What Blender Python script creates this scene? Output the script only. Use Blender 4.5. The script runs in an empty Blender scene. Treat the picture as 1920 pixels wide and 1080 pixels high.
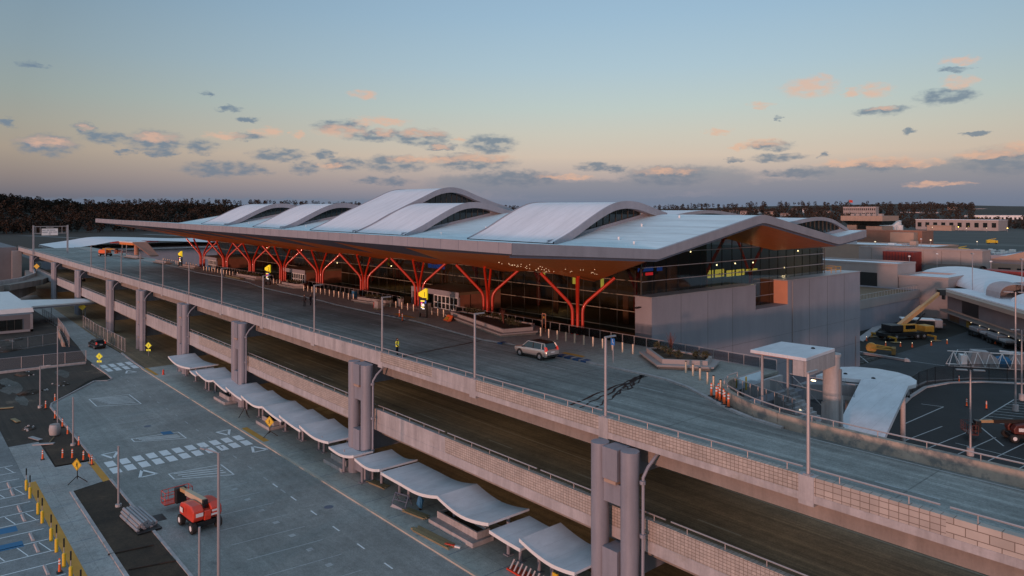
import bpy, math, random
from mathutils import Vector, Matrix
R = math.radians
rnd = random.Random(7)
S = bpy.context.scene
COL = S.collection
# ------------------------------------------------------------------ survey frame
# world: X along the viaduct, Y away from the car park towards the terminal, Z up; the drone hovers above the origin
F = 1356.0; HY = 395.0; CX = 960.0; H = 27.0
A0 = math.atan(1170 / F)
FW = (-math.cos(A0), math.sin(A0)); RT = (math.sin(A0), math.cos(A0))
def at(x, y, z=0.0):
    d = (H - z) * F / (y - HY); s = (x - CX) / F * d
    return (FW[0] * d + RT[0] * s, FW[1] * d + RT[1] * s)
def ony(x, Y):            # X of the sight line through column x where it meets the vertical plane Y
    dx = FW[0] + RT[0] * (x - CX) / F; dy = FW[1] + RT[1] * (x - CX) / F
    return Y * dx / dy
# ------------------------------------------------------------------ mesh builder
class MB:
    def __init__(s): s.v = []; s.f = []
    def quad(s, a, b, c, d):
        n = len(s.v); s.v += [a, b, c, d]; s.f.append((n, n+1, n+2, n+3)); return s
    def poly(s, pts):
        n = len(s.v); s.v += list(pts); s.f.append(tuple(range(n, n+len(pts)))); return s
    def hexa(s, b, t):
        n = len(s.v); s.v += list(b) + list(t)
        s.f += [(n+3, n+2, n+1, n), (n+4, n+5, n+6, n+7)]
        for i in range(4):
            j = (i+1) % 4; s.f.append((n+i, n+j, n+4+j, n+4+i))
        return s
    def box(s, x0, x1, y0, y1, z0, z1):
        return s.hexa([(x0,y0,z0),(x1,y0,z0),(x1,y1,z0),(x0,y1,z0)], [(x0,y0,z1),(x1,y0,z1),(x1,y1,z1),(x0,y1,z1)])
    def cbox(s, c, sz, rz=0, top=1.0):
        hx, hy, hz = sz[0]/2, sz[1]/2, sz[2]/2; ca, sa = math.cos(rz), math.sin(rz)
        def p(x, y, z): return (c[0]+x*ca-y*sa, c[1]+x*sa+y*ca, c[2]+z)
        return s.hexa([p(-hx,-hy,-hz),p(hx,-hy,-hz),p(hx,hy,-hz),p(-hx,hy,-hz)],
                      [p(-hx*top,-hy*top,hz),p(hx*top,-hy*top,hz),p(hx*top,hy*top,hz),p(-hx*top,hy*top,hz)])
    def prism(s, pts, z0, z1):
        n = len(s.v); k = len(pts)
        s.v += [(p[0],p[1],z0) for p in pts] + [(p[0],p[1],z1) for p in pts]
        ar = sum(pts[i][0]*pts[(i+1)%k][1]-pts[(i+1)%k][0]*pts[i][1] for i in range(k))
        lo = tuple(range(n+k-1, n-1, -1)); hi = tuple(range(n+k, n+2*k))
        if ar < 0: lo = lo[::-1]; hi = hi[::-1]
        s.f += [lo, hi]
        for i in range(k):
            j = (i+1) % k; q = (n+i, n+j, n+k+j, n+k+i)
            s.f.append(q if ar > 0 else q[::-1])
        return s
    def ext(s, prof, axis, a0, a1):      # profile in the plane normal to axis, extruded along it
        def m(p, a): return (a, p[0], p[1]) if axis == 'x' else (p[0], a, p[1])
        n = len(s.v); k = len(prof)
        s.v += [m(p, a0) for p in prof] + [m(p, a1) for p in prof]
        s.f += [tuple(range(n, n+k)), tuple(range(n+2*k-1, n+k-1, -1))]
        for i in range(k):
            j = (i+1) % k; s.f.append((n+j, n+i, n+k+i, n+k+j))
        return s
    def tube(s, pts, r, n=8, cap=True):
        pts = [Vector(p) for p in pts]; rs = r if isinstance(r, (list, tuple)) else [r]*len(pts)
        base = len(s.v)
        prev = None
        for i, p in enumerate(pts):
            if i == 0: d = pts[1]-pts[0]
            elif i == len(pts)-1: d = pts[-1]-pts[-2]
            else: d = (pts[i+1]-p).normalized() + (p-pts[i-1]).normalized()
            d.normalize()
            if prev is None:
                u = d.orthogonal().normalized()
            else:
                u = (prev - d*prev.dot(d)).normalized()
            prev = u; w = d.cross(u)
            for k in range(n):
                a = 2*math.pi*k/n; q = p + (u*math.cos(a)+w*math.sin(a))*rs[i]; s.v.append(tuple(q))
        for i in range(len(pts)-1):
            for k in range(n):
                a = base+i*n+k; b = base+i*n+(k+1)%n
                s.f.append((a, b, b+n, a+n))
        if cap:
            s.f.append(tuple(range(base+n-1, base-1, -1))); e = base+(len(pts)-1)*n; s.f.append(tuple(range(e, e+n)))
        return s
    def cyl(s, x, y, z0, z1, r, n=16, r2=None):
        return s.tube([(x,y,z0),(x,y,z1)], [r, r if r2 is None else r2], n)
    def wheel(s, x, y, z, r, w, n=16):   # axle along y
        return s.tube([(x,y-w/2,z),(x,y-w*.42,z),(x,y+w*.42,z),(x,y+w/2,z)], [r*.9, r, r, r*.9], n)
    def grid(s, rows):
        n = len(s.v); w = len(rows[0])
        for r in rows: s.v += list(r)
        for i in range(len(rows)-1):
            for j in range(w-1):
                a = n+i*w+j; s.f.append((a, a+1, a+w+1, a+w))
        return s
    def blob(s, c, r, seed=0, n=1, jit=.25):
        q = random.Random(seed); n0 = len(s.v)
        lat, lon = 4+n, 6+2*n
        for i in range(lat+1):
            t = math.pi*i/lat
            for j in range(lon):
                p = 2*math.pi*j/lon; k = 1+q.uniform(-jit, jit)
                s.v.append((c[0]+r[0]*k*math.sin(t)*math.cos(p), c[1]+r[1]*k*math.sin(t)*math.sin(p), c[2]+r[2]*k*math.cos(t)))
        for i in range(lat):
            for j in range(lon):
                a = n0+i*lon+j; b = n0+i*lon+(j+1)%lon; s.f.append((a, a+lon, b+lon, b))
        return s
    def leaves(s, c, r, n, size, seed=0, shell=.55):
        q = random.Random(seed)
        for _ in range(n):
            while True:
                d = Vector((q.uniform(-1,1), q.uniform(-1,1), q.uniform(-1,1)))
                if .05 < d.length < 1: break
            d = d.normalized()*(shell+(1-shell)*q.random())*(1-.25*q.random())
            p = Vector((c[0]+d.x*r[0], c[1]+d.y*r[1], c[2]+d.z*r[2]))
            e = size*q.uniform(.6, 1.4)
            a = Vector((q.uniform(-1,1), q.uniform(-1,1), q.uniform(-1,1))).normalized()
            b = a.orthogonal().normalized(); b = (b*math.cos(q.random()*6)+a.cross(b)*math.sin(q.random()*6)).normalized()
            s.v += [tuple(p-a*e), tuple(p+b*e*.8), tuple(p+a*e), tuple(p-b*e*.8)]
            k = len(s.v); s.f.append((k-4, k-3, k-2, k-1))
        return s
    def build(s, name, mat, parent=None, smooth=False, bevel=0, kind=None):
        me = bpy.data.meshes.new(name); me.from_pydata(s.v, [], s.f); me.update()
        if mat: me.materials.append(mat)
        if smooth:
            me.polygons.foreach_set('use_smooth', [True]*len(me.polygons))
            if smooth != 'all':
                try: me.set_sharp_from_angle(angle=R(40))
                except Exception: pass
        o = bpy.data.objects.new(name, me); COL.objects.link(o)
        if parent: o.parent = parent
        if bevel:
            b = o.modifiers.new('bevel', 'BEVEL'); b.width = bevel; b.segments = 2; b.limit_method = 'ANGLE'; b.angle_limit = R(40)
        if kind: o['kind'] = kind
        return o
def tag(o, label, cat, group=None, kind=None):
    o['label'] = label; o['category'] = cat
    if group: o['group'] = group
    if kind: o['kind'] = kind
    return o
def thing(name, label, cat, loc=(0,0,0), rz=0, group=None):
    o = bpy.data.objects.new(name, None); COL.objects.link(o)
    o.empty_display_size = .3; o.location = loc; o.rotation_euler = (0,0,rz)
    return tag(o, label, cat, group)
KIDS = {}
def kids(o):
    if o.name not in KIDS: KIDS[o.name] = [c for c in bpy.data.objects if c.parent == o]
    return KIDS[o.name]
def dup(src, loc=None, rz=None, label=None, group=None, scale=None):
    r = src.copy(); COL.objects.link(r)
    if loc is not None: r.location = loc
    if rz is not None: r.rotation_euler = (0,0,rz)
    if label: r['label'] = label
    if group: r['group'] = group
    if scale: r.scale = scale
    for c in kids(src):
        d = c.copy(); COL.objects.link(d); d.parent = r
        for g in kids(c):
            e = g.copy(); COL.objects.link(e); e.parent = d
    return r
ORD = ['first','second','third','fourth','fifth','sixth','seventh','eighth','ninth','tenth','eleventh','twelfth','thirteenth','fourteenth','fifteenth','sixteenth','seventeenth','eighteenth']
# ------------------------------------------------------------------ materials
def nt(name):
    m = bpy.data.materials.new(name); m.use_nodes = True; t = m.node_tree
    return m, t, t.nodes['Principled BSDF']
def pm(name, col, rough=.7, metal=0.0, var=.18, scale=.6, fine=12.0, bump=0.0, stretch=(1,1,1), col2=None, spec=.5, emit=None, est=0, coat=0, patch=None):
    m, t, b = nt(name); N = t.nodes.new; L = t.links.new
    tc = N('ShaderNodeTexCoord'); mp = N('ShaderNodeMapping'); mp.inputs['Scale'].default_value = stretch
    L(tc.outputs['Object'], mp.inputs['Vector'])
    n1 = N('ShaderNodeTexNoise'); n1.inputs['Scale'].default_value = scale; n1.inputs['Detail'].default_value = 5; n1.inputs['Roughness'].default_value = .6
    n2 = N('ShaderNodeTexNoise'); n2.inputs['Scale'].default_value = fine; n2.inputs['Detail'].default_value = 3
    L(mp.outputs['Vector'], n1.inputs['Vector']); L(mp.outputs['Vector'], n2.inputs['Vector'])
    ad = N('ShaderNodeMath'); ad.operation = 'MULTIPLY_ADD'; ad.inputs[1].default_value = .4
    L(n2.outputs['Fac'], ad.inputs[0]); L(n1.outputs['Fac'], ad.inputs[2])
    rp = N('ShaderNodeValToRGB')
    c = Vector(col[:3]); d = Vector(col2[:3]) if col2 else c*(1+var)
    e = c if col2 else c*(1-var)
    rp.color_ramp.elements[0].position = .45; rp.color_ramp.elements[0].color = (*e, 1)
    rp.color_ramp.elements[1].position = .95; rp.color_ramp.elements[1].color = (*d, 1)
    L(ad.outputs[0], rp.inputs['Fac'])
    outc = rp.outputs['Color']
    if patch:                            # stains / worn patches: (colour, threshold, scale)
        n3 = N('ShaderNodeTexNoise'); n3.inputs['Scale'].default_value = patch[2]; n3.inputs['Detail'].default_value = 8; n3.inputs['Roughness'].default_value = .65
        L(tc.outputs['Object'], n3.inputs['Vector'])
        mr = N('ShaderNodeMapRange'); mr.inputs['From Min'].default_value = patch[1]; mr.inputs['From Max'].default_value = patch[1]+.1
        L(n3.outputs['Fac'], mr.inputs['Value'])
        mx = N('ShaderNodeMix'); mx.data_type = 'RGBA'; L(mr.outputs['Result'], mx.inputs['Factor']); L(outc, mx.inputs[6]); mx.inputs[7].default_value = (*patch[0], 1)
        outc = mx.outputs[2]
    L(outc, b.inputs['Base Color'])
    b.inputs['Roughness'].default_value = rough; b.inputs['Metallic'].default_value = metal
    b.inputs['Specular IOR Level'].default_value = spec
    if coat: b.inputs['Coat Weight'].default_value = coat; b.inputs['Coat Roughness'].default_value = .08
    if bump:
        bp = N('ShaderNodeBump'); bp.inputs['Strength'].default_value = bump; bp.inputs['Distance'].default_value = .05
        L(ad.outputs[0], bp.inputs['Height']); L(bp.outputs['Normal'], b.inputs['Normal'])
    if emit:
        b.inputs['Emission Color'].default_value = (*emit, 1); b.inputs['Emission Strength'].default_value = est
    return m
def brickmat(name, col, mortar, bw, bh, ms, axis='xz', rough=.8, offset=.5, var=.12, rotz=0):
    m, t, b = nt(name); N = t.nodes.new; L = t.links.new
    tc = N('ShaderNodeTexCoord'); sp = N('ShaderNodeSeparateXYZ'); cb = N('ShaderNodeCombineXYZ')
    L(tc.outputs['Object'], sp.inputs[0]); ax = {'x':0,'y':1,'z':2}
    L(sp.outputs[ax[axis[0]]], cb.inputs[0]); L(sp.outputs[ax[axis[1]]], cb.inputs[1])
    br = N('ShaderNodeTexBrick'); br.offset = offset
    br.inputs['Scale'].default_value = 1.0; br.inputs['Brick Width'].default_value = bw; br.inputs['Row Height'].default_value = bh
    br.inputs['Mortar Size'].default_value = ms; br.inputs['Mortar Smooth'].default_value = .1
    c = Vector(col)
    br.inputs['Color1'].default_value = (*(c*(1+var)), 1); br.inputs['Color2'].default_value = (*(c*(1-var)), 1); br.inputs['Mortar'].default_value = (*mortar, 1)
    L(cb.outputs[0], br.inputs['Vector'])
    n1 = N('ShaderNodeTexNoise'); n1.inputs['Scale'].default_value = .8; n1.inputs['Detail'].default_value = 6
    L(tc.outputs['Object'], n1.inputs['Vector'])
    mr = N('ShaderNodeMapRange'); mr.inputs['To Min'].default_value = .72; mr.inputs['To Max'].default_value = 1.2; L(n1.outputs['Fac'], mr.inputs['Value'])
    vm = N('ShaderNodeVectorMath'); vm.operation = 'SCALE'; L(br.outputs['Color'], vm.inputs[0]); L(mr.outputs['Result'], vm.inputs['Scale'])
    L(vm.outputs[0], b.inputs['Base Color']); b.inputs['Roughness'].default_value = rough
    bp = N('ShaderNodeBump'); bp.inputs['Strength'].default_value = .5; bp.inputs['Distance'].default_value = .03; bp.invert = True
    L(br.outputs['Fac'], bp.inputs['Height']); L(bp.outputs['Normal'], b.inputs['Normal'])
    return m
def glassmat(name, tint, rough=.04, alpha=.55):
    m, t, b = nt(name); N = t.nodes.new; L = t.links.new
    out = t.nodes['Material Output']
    tr = N('ShaderNodeBsdfTransparent'); tr.inputs[0].default_value = (*tint, 1)
    gl = N('ShaderNodeBsdfGlossy'); gl.inputs['Roughness'].default_value = rough; gl.inputs['Color'].default_value = (.8,.85,.85,1)
    fr = N('ShaderNodeFresnel'); fr.inputs['IOR'].default_value = 1.6
    tc = N('ShaderNodeTexCoord'); ns = N('ShaderNodeTexNoise'); ns.inputs['Scale'].default_value = .25
    bp = N('ShaderNodeBump'); bp.inputs['Strength'].default_value = .02; L(tc.outputs['Object'], ns.inputs['Vector']); L(ns.outputs['Fac'], bp.inputs['Height'])
    L(bp.outputs['Normal'], gl.inputs['Normal'])
    mx = N('ShaderNodeMixShader'); L(fr.outputs[0], mx.inputs[0]); L(tr.outputs[0], mx.inputs[1]); L(gl.outputs[0], mx.inputs[2]); L(mx.outputs[0], out.inputs['Surface'])
    return m
def lamp(name, col, st):
    m, t, b = nt(name); b.inputs['Base Color'].default_value = (*col, 1)
    b.inputs['Emission Color'].default_value = (*col, 1); b.inputs['Emission Strength'].default_value = st
    return m
M = {}
M['road'] = pm('deck_road', (.135,.155,.165), .8, var=.3, scale=.25, fine=3, stretch=(.12,1,1), bump=.15, patch=((.075,.085,.09), .60, .12))
M['asph'] = pm('lamp_tinted_paving', (.25,.185,.11), .85, var=.25, scale=.3, fine=3, stretch=(.12,1,1), bump=.15, patch=((.16,.12,.075), .58, .15))
M['under'] = pm('lamp_tinted_underpass', (.24,.165,.09), .9, var=.25, scale=.2, fine=3, stretch=(.3,1,1), patch=((.15,.10,.06), .57, .2))
M['lot'] = pm('lot_pavement', (.185,.21,.21), .85, var=.18, scale=.12, fine=2.2, bump=.12, stretch=(.5,1,1), patch=((.12,.135,.145), .6, .09))
M['lot2'] = pm('stall_pavement', (.135,.15,.16), .85, var=.15, scale=.2, fine=4, bump=.1)
M['walk'] = pm('sidewalk_concrete', (.24,.25,.24), .85, var=.14, scale=.2, fine=4, bump=.1, patch=((.18,.185,.175), .60, .2))
M['pad'] = pm('path_concrete', (.21,.225,.23), .85, var=.13, scale=.2, fine=4, bump=.1)
M['deckwalk'] = pm('terrace_paving', (.17,.165,.15), .85, var=.15, scale=.3, fine=3, bump=.1)
M['curb'] = pm('curb_concrete', (.42,.39,.34), .8, var=.15, scale=.5)
M['conc'] = pm('cast_concrete', (.385,.365,.37), .8, var=.16, scale=.35, fine=6, bump=.1, patch=((.31,.285,.265), .60, .5))
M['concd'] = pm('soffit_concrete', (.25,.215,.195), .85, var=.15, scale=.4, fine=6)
M['cap'] = pm('pier_paint', (.235,.237,.275), .55, var=.08, scale=.5, fine=6)
M['grid'] = brickmat('square_stone_panel', (.41,.365,.33), (.19,.15,.125), .27, .2, .016, 'xz', offset=0)
M['blocks'] = brickmat('large_stone_panel', (.42,.37,.33), (.18,.14,.115), .95, .42, .02, 'xz', offset=.5)
M['grid2'] = brickmat('medium_stone_panel', (.42,.37,.335), (.19,.15,.125), .46, .31, .018, 'xz', offset=0)
M['roofw'] = pm('white_roof_membrane', (.73,.73,.77), .5, var=.06, scale=.15, fine=3, stretch=(1,.3,1), spec=.4)
M['rooft'] = pm('blue_roof_membrane', (.64,.74,.78), .5, var=.07, scale=.12, fine=2, stretch=(.3,1,1), spec=.4)
M['fascia'] = pm('fascia_metal', (.31,.30,.335), .5, metal=.1, var=.06, scale=.3)
M['soffd'] = pm('dark_soffit_metal', (.105,.13,.185), .6, var=.06)
M['wood'] = pm('orange_wood_soffit', (.66,.20,.04), .5, var=.16, scale=2.0, fine=14, stretch=(3,.15,1))
M['red'] = pm('red_column_paint', (.50,.034,.013), .36, var=.06, scale=.5, coat=.4)
M['glass'] = glassmat('tinted_glass', (.34,.36,.33))
M['glassd'] = pm('dark_glass', (.012,.016,.016), .06, var=.3, scale=.4, spec=.7)
M['mullh'] = pm('transom_metal', (.30,.26,.20), .5, metal=.2, var=.08)
M['mull'] = pm('mullion_metal', (.075,.07,.062), .5, metal=.3, var=.1)
M['wall'] = pm('grey_wall_panel', (.27,.27,.31), .7, var=.07, scale=.25, fine=6)
M['orangewall'] = pm('terracotta_wall', (.50,.24,.155), .75, var=.1, scale=.4)
M['brownwall'] = pm('brown_brick_wall', (.24,.125,.09), .8, var=.1, scale=.3)
M['darkwall'] = pm('shaded_grey_wall', (.15,.15,.165), .8, var=.12, scale=.3)  # grey darkened so the colour carries hillside shade on the left-edge walls
M['brown'] = pm('brown_interior', (.17,.11,.065), .8, var=.2, scale=.3)
M['black'] = pm('black_paint', (.012,.012,.013), .45, var=.1)
M['rubber'] = pm('tyre_rubber', (.018,.018,.018), .85, var=.2)
M['steel'] = pm('brushed_steel', (.66,.54,.42), .38, metal=.45, var=.08, scale=3, stretch=(1,1,.1))
M['galv'] = pm('galvanised_metal', (.36,.345,.36), .45, metal=.35, var=.08, scale=1)
M['rail'] = pm('rail_metal', (.42,.38,.38), .4, metal=.4, var=.06)
M['white'] = pm('white_paint', (.72,.72,.72), .6, var=.06)
M['mark'] = pm('white_road_marking', (.74,.77,.79), .7, var=.1, scale=1.5, patch=((.42,.45,.47), .66, 1.2))
M['faint'] = pm('worn_road_marking', (.40,.42,.43), .8, var=.12, scale=.5, patch=((.28,.29,.295), .54, .8))
M['ymark'] = pm('yellow_tactile_paving', (.55,.27,.045), .8, var=.12, scale=1)
M['bmark'] = pm('blue_road_marking', (.03,.15,.30), .7, var=.1)
M['canopy'] = pm('canopy_white', (.60,.62,.66), .5, var=.05, scale=.3)
M['soil'] = pm('bare_soil', (.040,.024,.014), .95, var=.5, scale=.6, fine=5, bump=.6, patch=((.055,.045,.02), .58, .35))
M['dirt'] = pm('trampled_dirt', (.036,.029,.024), .95, var=.5, scale=.15, fine=3, bump=.5, patch=((.11,.10,.09), .57, .10))
M['dark'] = pm('dark_asphalt', (.021,.024,.027), .85, var=.25, scale=.15, fine=3, bump=.1, patch=((.033,.036,.04), .6, .1))
M['yard'] = pm('worn_yard_asphalt', (.042,.047,.052), .85, var=.3, scale=.12, fine=3, bump=.1, patch=((.075,.08,.085), .60, .15))
M['land'] = pm('far_land', (.016,.015,.011), .95, var=.5, scale=.01, fine=.1, patch=((.03,.026,.02), .58, .006))
M['grass'] = pm('mown_grass', (.030,.042,.018), .95, var=.3, scale=.05, fine=1)
M['forest'] = pm('autumn_foliage', (.016,.011,.007), .95, scale=.02, fine=.15, col2=(.042,.021,.010))
M['forest2'] = pm('dark_foliage', (.017,.014,.010), .95, scale=.02, fine=.15, col2=(.045,.026,.016))
M['trunk'] = pm('bark', (.035,.025,.02), .95)
M['leaf'] = pm('shrub_leaf', (.030,.045,.016), .8, col2=(.09,.06,.025), scale=1.2, fine=6)
M['twig'] = pm('red_twig', (.16,.05,.035), .8)
M['plank'] = pm('timber_plank', (.26,.20,.11), .8, var=.3, scale=1, fine=8, stretch=(.2,3,1))
M['lift'] = pm('lift_red_paint', (.62,.055,.025), .38, var=.08, scale=1, coat=.3)
M['liftboom'] = pm('lift_boom_cream', (.52,.43,.31), .5, var=.08)
M['cream'] = pm('cream_boom_side', (.50,.30,.14), .5, var=.08)
M['yel'] = pm('safety_yellow', (.72,.47,.03), .5, var=.06)
M['signy'] = pm('sign_yellow', (.85,.68,.02), .4, var=.02, emit=(.9,.7,.02), est=.45)
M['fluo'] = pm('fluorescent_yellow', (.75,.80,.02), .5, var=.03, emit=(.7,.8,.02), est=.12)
M['orange'] = pm('safety_orange', (.75,.13,.03), .5, var=.06)
M['crane'] = pm('crane_yellow', (.46,.25,.035), .5, var=.2, scale=.8)
M['silver'] = pm('silver_car_paint', (.52,.47,.44), .3, metal=.55, var=.03, coat=.6)
M['carglass'] = pm('car_glass', (.012,.02,.024), .05, var=.2, spec=.8)
M['tail'] = pm('tail_lamp_red', (.55,.02,.015), .3, emit=(.9,.05,.02), est=.35)
M['blackcar'] = pm('black_car_paint', (.02,.018,.022), .25, coat=.6)
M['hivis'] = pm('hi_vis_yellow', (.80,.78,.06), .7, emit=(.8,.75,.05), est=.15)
M['cloth'] = pm('dark_clothing', (.014,.014,.018), .9)
M['cloth2'] = pm('navy_clothing', (.02,.022,.035), .9)
M['skin'] = pm('skin', (.45,.26,.19), .6)
M['hair'] = pm('dark_hair', (.02,.014,.01), .7)
M['redbox'] = pm('red_container', (.26,.028,.02), .6, var=.2, scale=.4)
M['redbox2'] = pm('maroon_container', (.11,.02,.025), .6, var=.2, scale=.4)
M['pink'] = pm('tan_precast', (.33,.285,.275), .8, var=.1, scale=.2)
M['tan'] = pm('tan_stone', (.37,.26,.205), .8, var=.1, scale=.2)
M['lampw'] = lamp('warm_lamp', (1.0,.75,.40), 9)
M['lamps'] = lamp('soft_warm_lamp', (1.0,.82,.55), 1.0)
M['lampy'] = lamp('sodium_lamp', (1.0,.62,.10), 12)
M['lampred'] = lamp('red_signal_lamp', (1.0,.08,.04), 10)
M['scrb'] = lamp('blue_screen', (.02,.07,.35), .7)
M['scry'] = lamp('yellow_screen', (.9,.75,.12), .75)
M['scrr'] = lamp('red_screen', (.9,.03,.04), 1.2)
M['scrw'] = lamp('white_screen', (.85,.88,.9), 1.0)
M['scrp'] = lamp('magenta_screen', (.8,.05,.3), .8)
M['green'] = pm('lime_tube', (.35,.62,.08), .5)

def gm(name, col, streak=0.0, rough=.85, blot=.35, blots=.07, grain=.30, stain=None, joints=None):
    """worn paving: big blotches, tyre streaks along X, fine grain, stains and slab joints"""
    m, t, b = nt(name); N = t.nodes.new; L = t.links.new
    tc = N('ShaderNodeTexCoord'); acc = None
    def noise(sc, det, st, ro=.6):
        mp = N('ShaderNodeMapping'); mp.inputs['Scale'].default_value = st; L(tc.outputs['Object'], mp.inputs['Vector'])
        n = N('ShaderNodeTexNoise'); n.inputs['Scale'].default_value = sc; n.inputs['Detail'].default_value = det; n.inputs['Roughness'].default_value = ro; L(mp.outputs['Vector'], n.inputs['Vector']); return n.outputs['Fac']
    def mul(v, amp, a):
        mr = N('ShaderNodeMapRange'); mr.inputs['From Min'].default_value = .3; mr.inputs['From Max'].default_value = .7; mr.inputs['To Min'].default_value = 1-amp; mr.inputs['To Max'].default_value = 1+amp; L(v, mr.inputs['Value'])
        if a is None: return mr.outputs['Result']
        q = N('ShaderNodeMath'); q.operation = 'MULTIPLY'; L(a, q.inputs[0]); L(mr.outputs['Result'], q.inputs[1]); return q.outputs[0]
    acc = mul(noise(blots, 6, (1,1,1)), blot, acc)
    acc = mul(noise(.5, 5, (1,1,1), .7), .16, acc); acc = mul(noise(2.4, 4, (1,1,1), .7), .16, acc)
    fg = noise(9, 4, (1,1,1), .75); acc = mul(fg, grain, acc)
    if streak: acc = mul(noise(1.0, 4, (.018,1.5,1)), streak, acc); acc = mul(noise(1.0, 3, (.06,4.5,1)), streak*.6, acc)
    if stain:
        s_ = noise(stain[1], 7, (1,1,1), .68); mr = N('ShaderNodeMapRange'); mr.inputs['From Min'].default_value = .61; mr.inputs['From Max'].default_value = .70; mr.inputs['To Min'].default_value = 1; mr.inputs['To Max'].default_value = stain[0]; L(s_, mr.inputs['Value'])
        q = N('ShaderNodeMath'); q.operation = 'MULTIPLY'; L(acc, q.inputs[0]); L(mr.outputs['Result'], q.inputs[1]); acc = q.outputs[0]
    if joints:
        br = N('ShaderNodeTexBrick'); br.offset = 0; br.inputs['Scale'].default_value = 1; br.inputs['Brick Width'].default_value = joints[0]; br.inputs['Row Height'].default_value = joints[1]; br.inputs['Mortar Size'].default_value = joints[2]; br.inputs['Mortar Smooth'].default_value = .2
        br.inputs['Color1'].default_value = (1,1,1,1); br.inputs['Color2'].default_value = (.93,.93,.93,1); br.inputs['Mortar'].default_value = (joints[3],)*3+(1,); L(tc.outputs['Object'], br.inputs['Vector'])
        q = N('ShaderNodeMath'); q.operation = 'MULTIPLY'; L(acc, q.inputs[0]); L(br.outputs['Color'], q.inputs[1]); acc = q.outputs[0]
    vm = N('ShaderNodeVectorMath'); vm.operation = 'SCALE'; vm.inputs[0].default_value = col; L(acc, vm.inputs['Scale'])
    L(vm.outputs[0], b.inputs['Base Color']); b.inputs['Roughness'].default_value = rough
    bp = N('ShaderNodeBump'); bp.inputs['Strength'].default_value = .2; bp.inputs['Distance'].default_value = .03; L(fg, bp.inputs['Height']); L(bp.outputs['Normal'], b.inputs['Normal'])
    return m
M['road'] = gm('deck_road', (.225,.232,.222), streak=.30, stain=(.72,.25), joints=(15.5,30,.05,.6))
M['asph'] = gm('lamp_tinted_paving', (.21,.155,.10), streak=.34, stain=(.7,.25))  # warm lamp light on the lower road is put into this brown
M['under'] = gm('lamp_tinted_underpass', (.21,.145,.085), streak=.2, stain=(.65,.3))  # brown base colour includes the warm lamp glow below the decks
M['lot'] = gm('lot_pavement', (.262,.27,.262), streak=.08, blot=.24, grain=.30, stain=(.70,.22), joints=(5.5,5.3,.03,.86))
M['lot2'] = gm('stall_pavement', (.20,.21,.215), blot=.2, grain=.30, stain=(.7,.3))
M['walk'] = gm('sidewalk_concrete', (.37,.375,.35), blot=.18, grain=.24, stain=(.66,.35), joints=(4.4,2.2,.03,.7))
M['pad'] = gm('path_concrete', (.32,.325,.32), blot=.2, grain=.24, stain=(.7,.35), joints=(3.2,3.0,.03,.8))
M['deckwalk'] = gm('terrace_paving', (.31,.305,.28), blot=.2, grain=.22, stain=(.7,.3), joints=(3.4,2.4,.03,.75))
M['dark'] = gm('dark_asphalt', (.016,.018,.020), blot=.35, grain=.3, stain=(1.7,.1))
M['yard'] = gm('worn_yard_asphalt', (.038,.043,.048), blot=.5, grain=.3, stain=(2.2,.14))
M['dirt'] = gm('trampled_dirt', (.042,.030,.022), blot=.5, blots=.05, grain=.5, streak=.25, stain=(2.9,.12))
M['soil'] = gm('bare_soil', (.046,.028,.016), blot=.5, blots=.25, grain=.55, stain=(1.9,.5))
def seam(m, axis, sp, w, k):
    """thin dark joint lines every sp metres along an axis of the object's own space"""
    t = m.node_tree; N = t.nodes.new; L = t.links.new; b = t.nodes['Principled BSDF']; src = b.inputs['Base Color'].links[0].from_socket
    tc = N('ShaderNodeTexCoord'); sx = N('ShaderNodeSeparateXYZ'); L(tc.outputs['Object'], sx.inputs[0])
    d = N('ShaderNodeMath'); d.operation = 'DIVIDE'; d.inputs[1].default_value = sp; L(sx.outputs[axis], d.inputs[0])
    f = N('ShaderNodeMath'); f.operation = 'FRACT'; L(d.outputs[0], f.inputs[0])
    c = N('ShaderNodeMath'); c.operation = 'LESS_THAN'; c.inputs[1].default_value = w/sp; L(f.outputs[0], c.inputs[0])
    mr = N('ShaderNodeMapRange'); mr.inputs['To Min'].default_value = 1; mr.inputs['To Max'].default_value = k; L(c.outputs[0], mr.inputs['Value'])
    v = N('ShaderNodeVectorMath'); v.operation = 'SCALE'; L(src, v.inputs[0]); L(mr.outputs['Result'], v.inputs['Scale']); L(v.outputs[0], b.inputs['Base Color'])
def dirty(m, st, sc, lo, hi):
    """streaks of grime stretched along one direction"""
    t = m.node_tree; N = t.nodes.new; L = t.links.new; b = t.nodes['Principled BSDF']; src = b.inputs['Base Color'].links[0].from_socket
    tc = N('ShaderNodeTexCoord'); mp = N('ShaderNodeMapping'); mp.inputs['Scale'].default_value = st; L(tc.outputs['Object'], mp.inputs['Vector'])
    n = N('ShaderNodeTexNoise'); n.inputs['Scale'].default_value = sc; n.inputs['Detail'].default_value = 6; n.inputs['Roughness'].default_value = .7; L(mp.outputs['Vector'], n.inputs['Vector'])
    mr = N('ShaderNodeMapRange'); mr.inputs['From Min'].default_value = .35; mr.inputs['From Max'].default_value = .65; mr.inputs['To Min'].default_value = lo; mr.inputs['To Max'].default_value = hi; L(n.outputs['Fac'], mr.inputs['Value'])
    v = N('ShaderNodeVectorMath'); v.operation = 'SCALE'; L(src, v.inputs[0]); L(mr.outputs['Result'], v.inputs['Scale']); L(v.outputs[0], b.inputs['Base Color'])
seam(M['roofw'], 0, 2.4, .05, .80); dirty(M['roofw'], (1,.08,.3), 1.2, .90, 1.05)
seam(M['rooft'], 1, 3.0, .06, .80); dirty(M['rooft'], (.15,1,1), .8, .86, 1.08)
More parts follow.
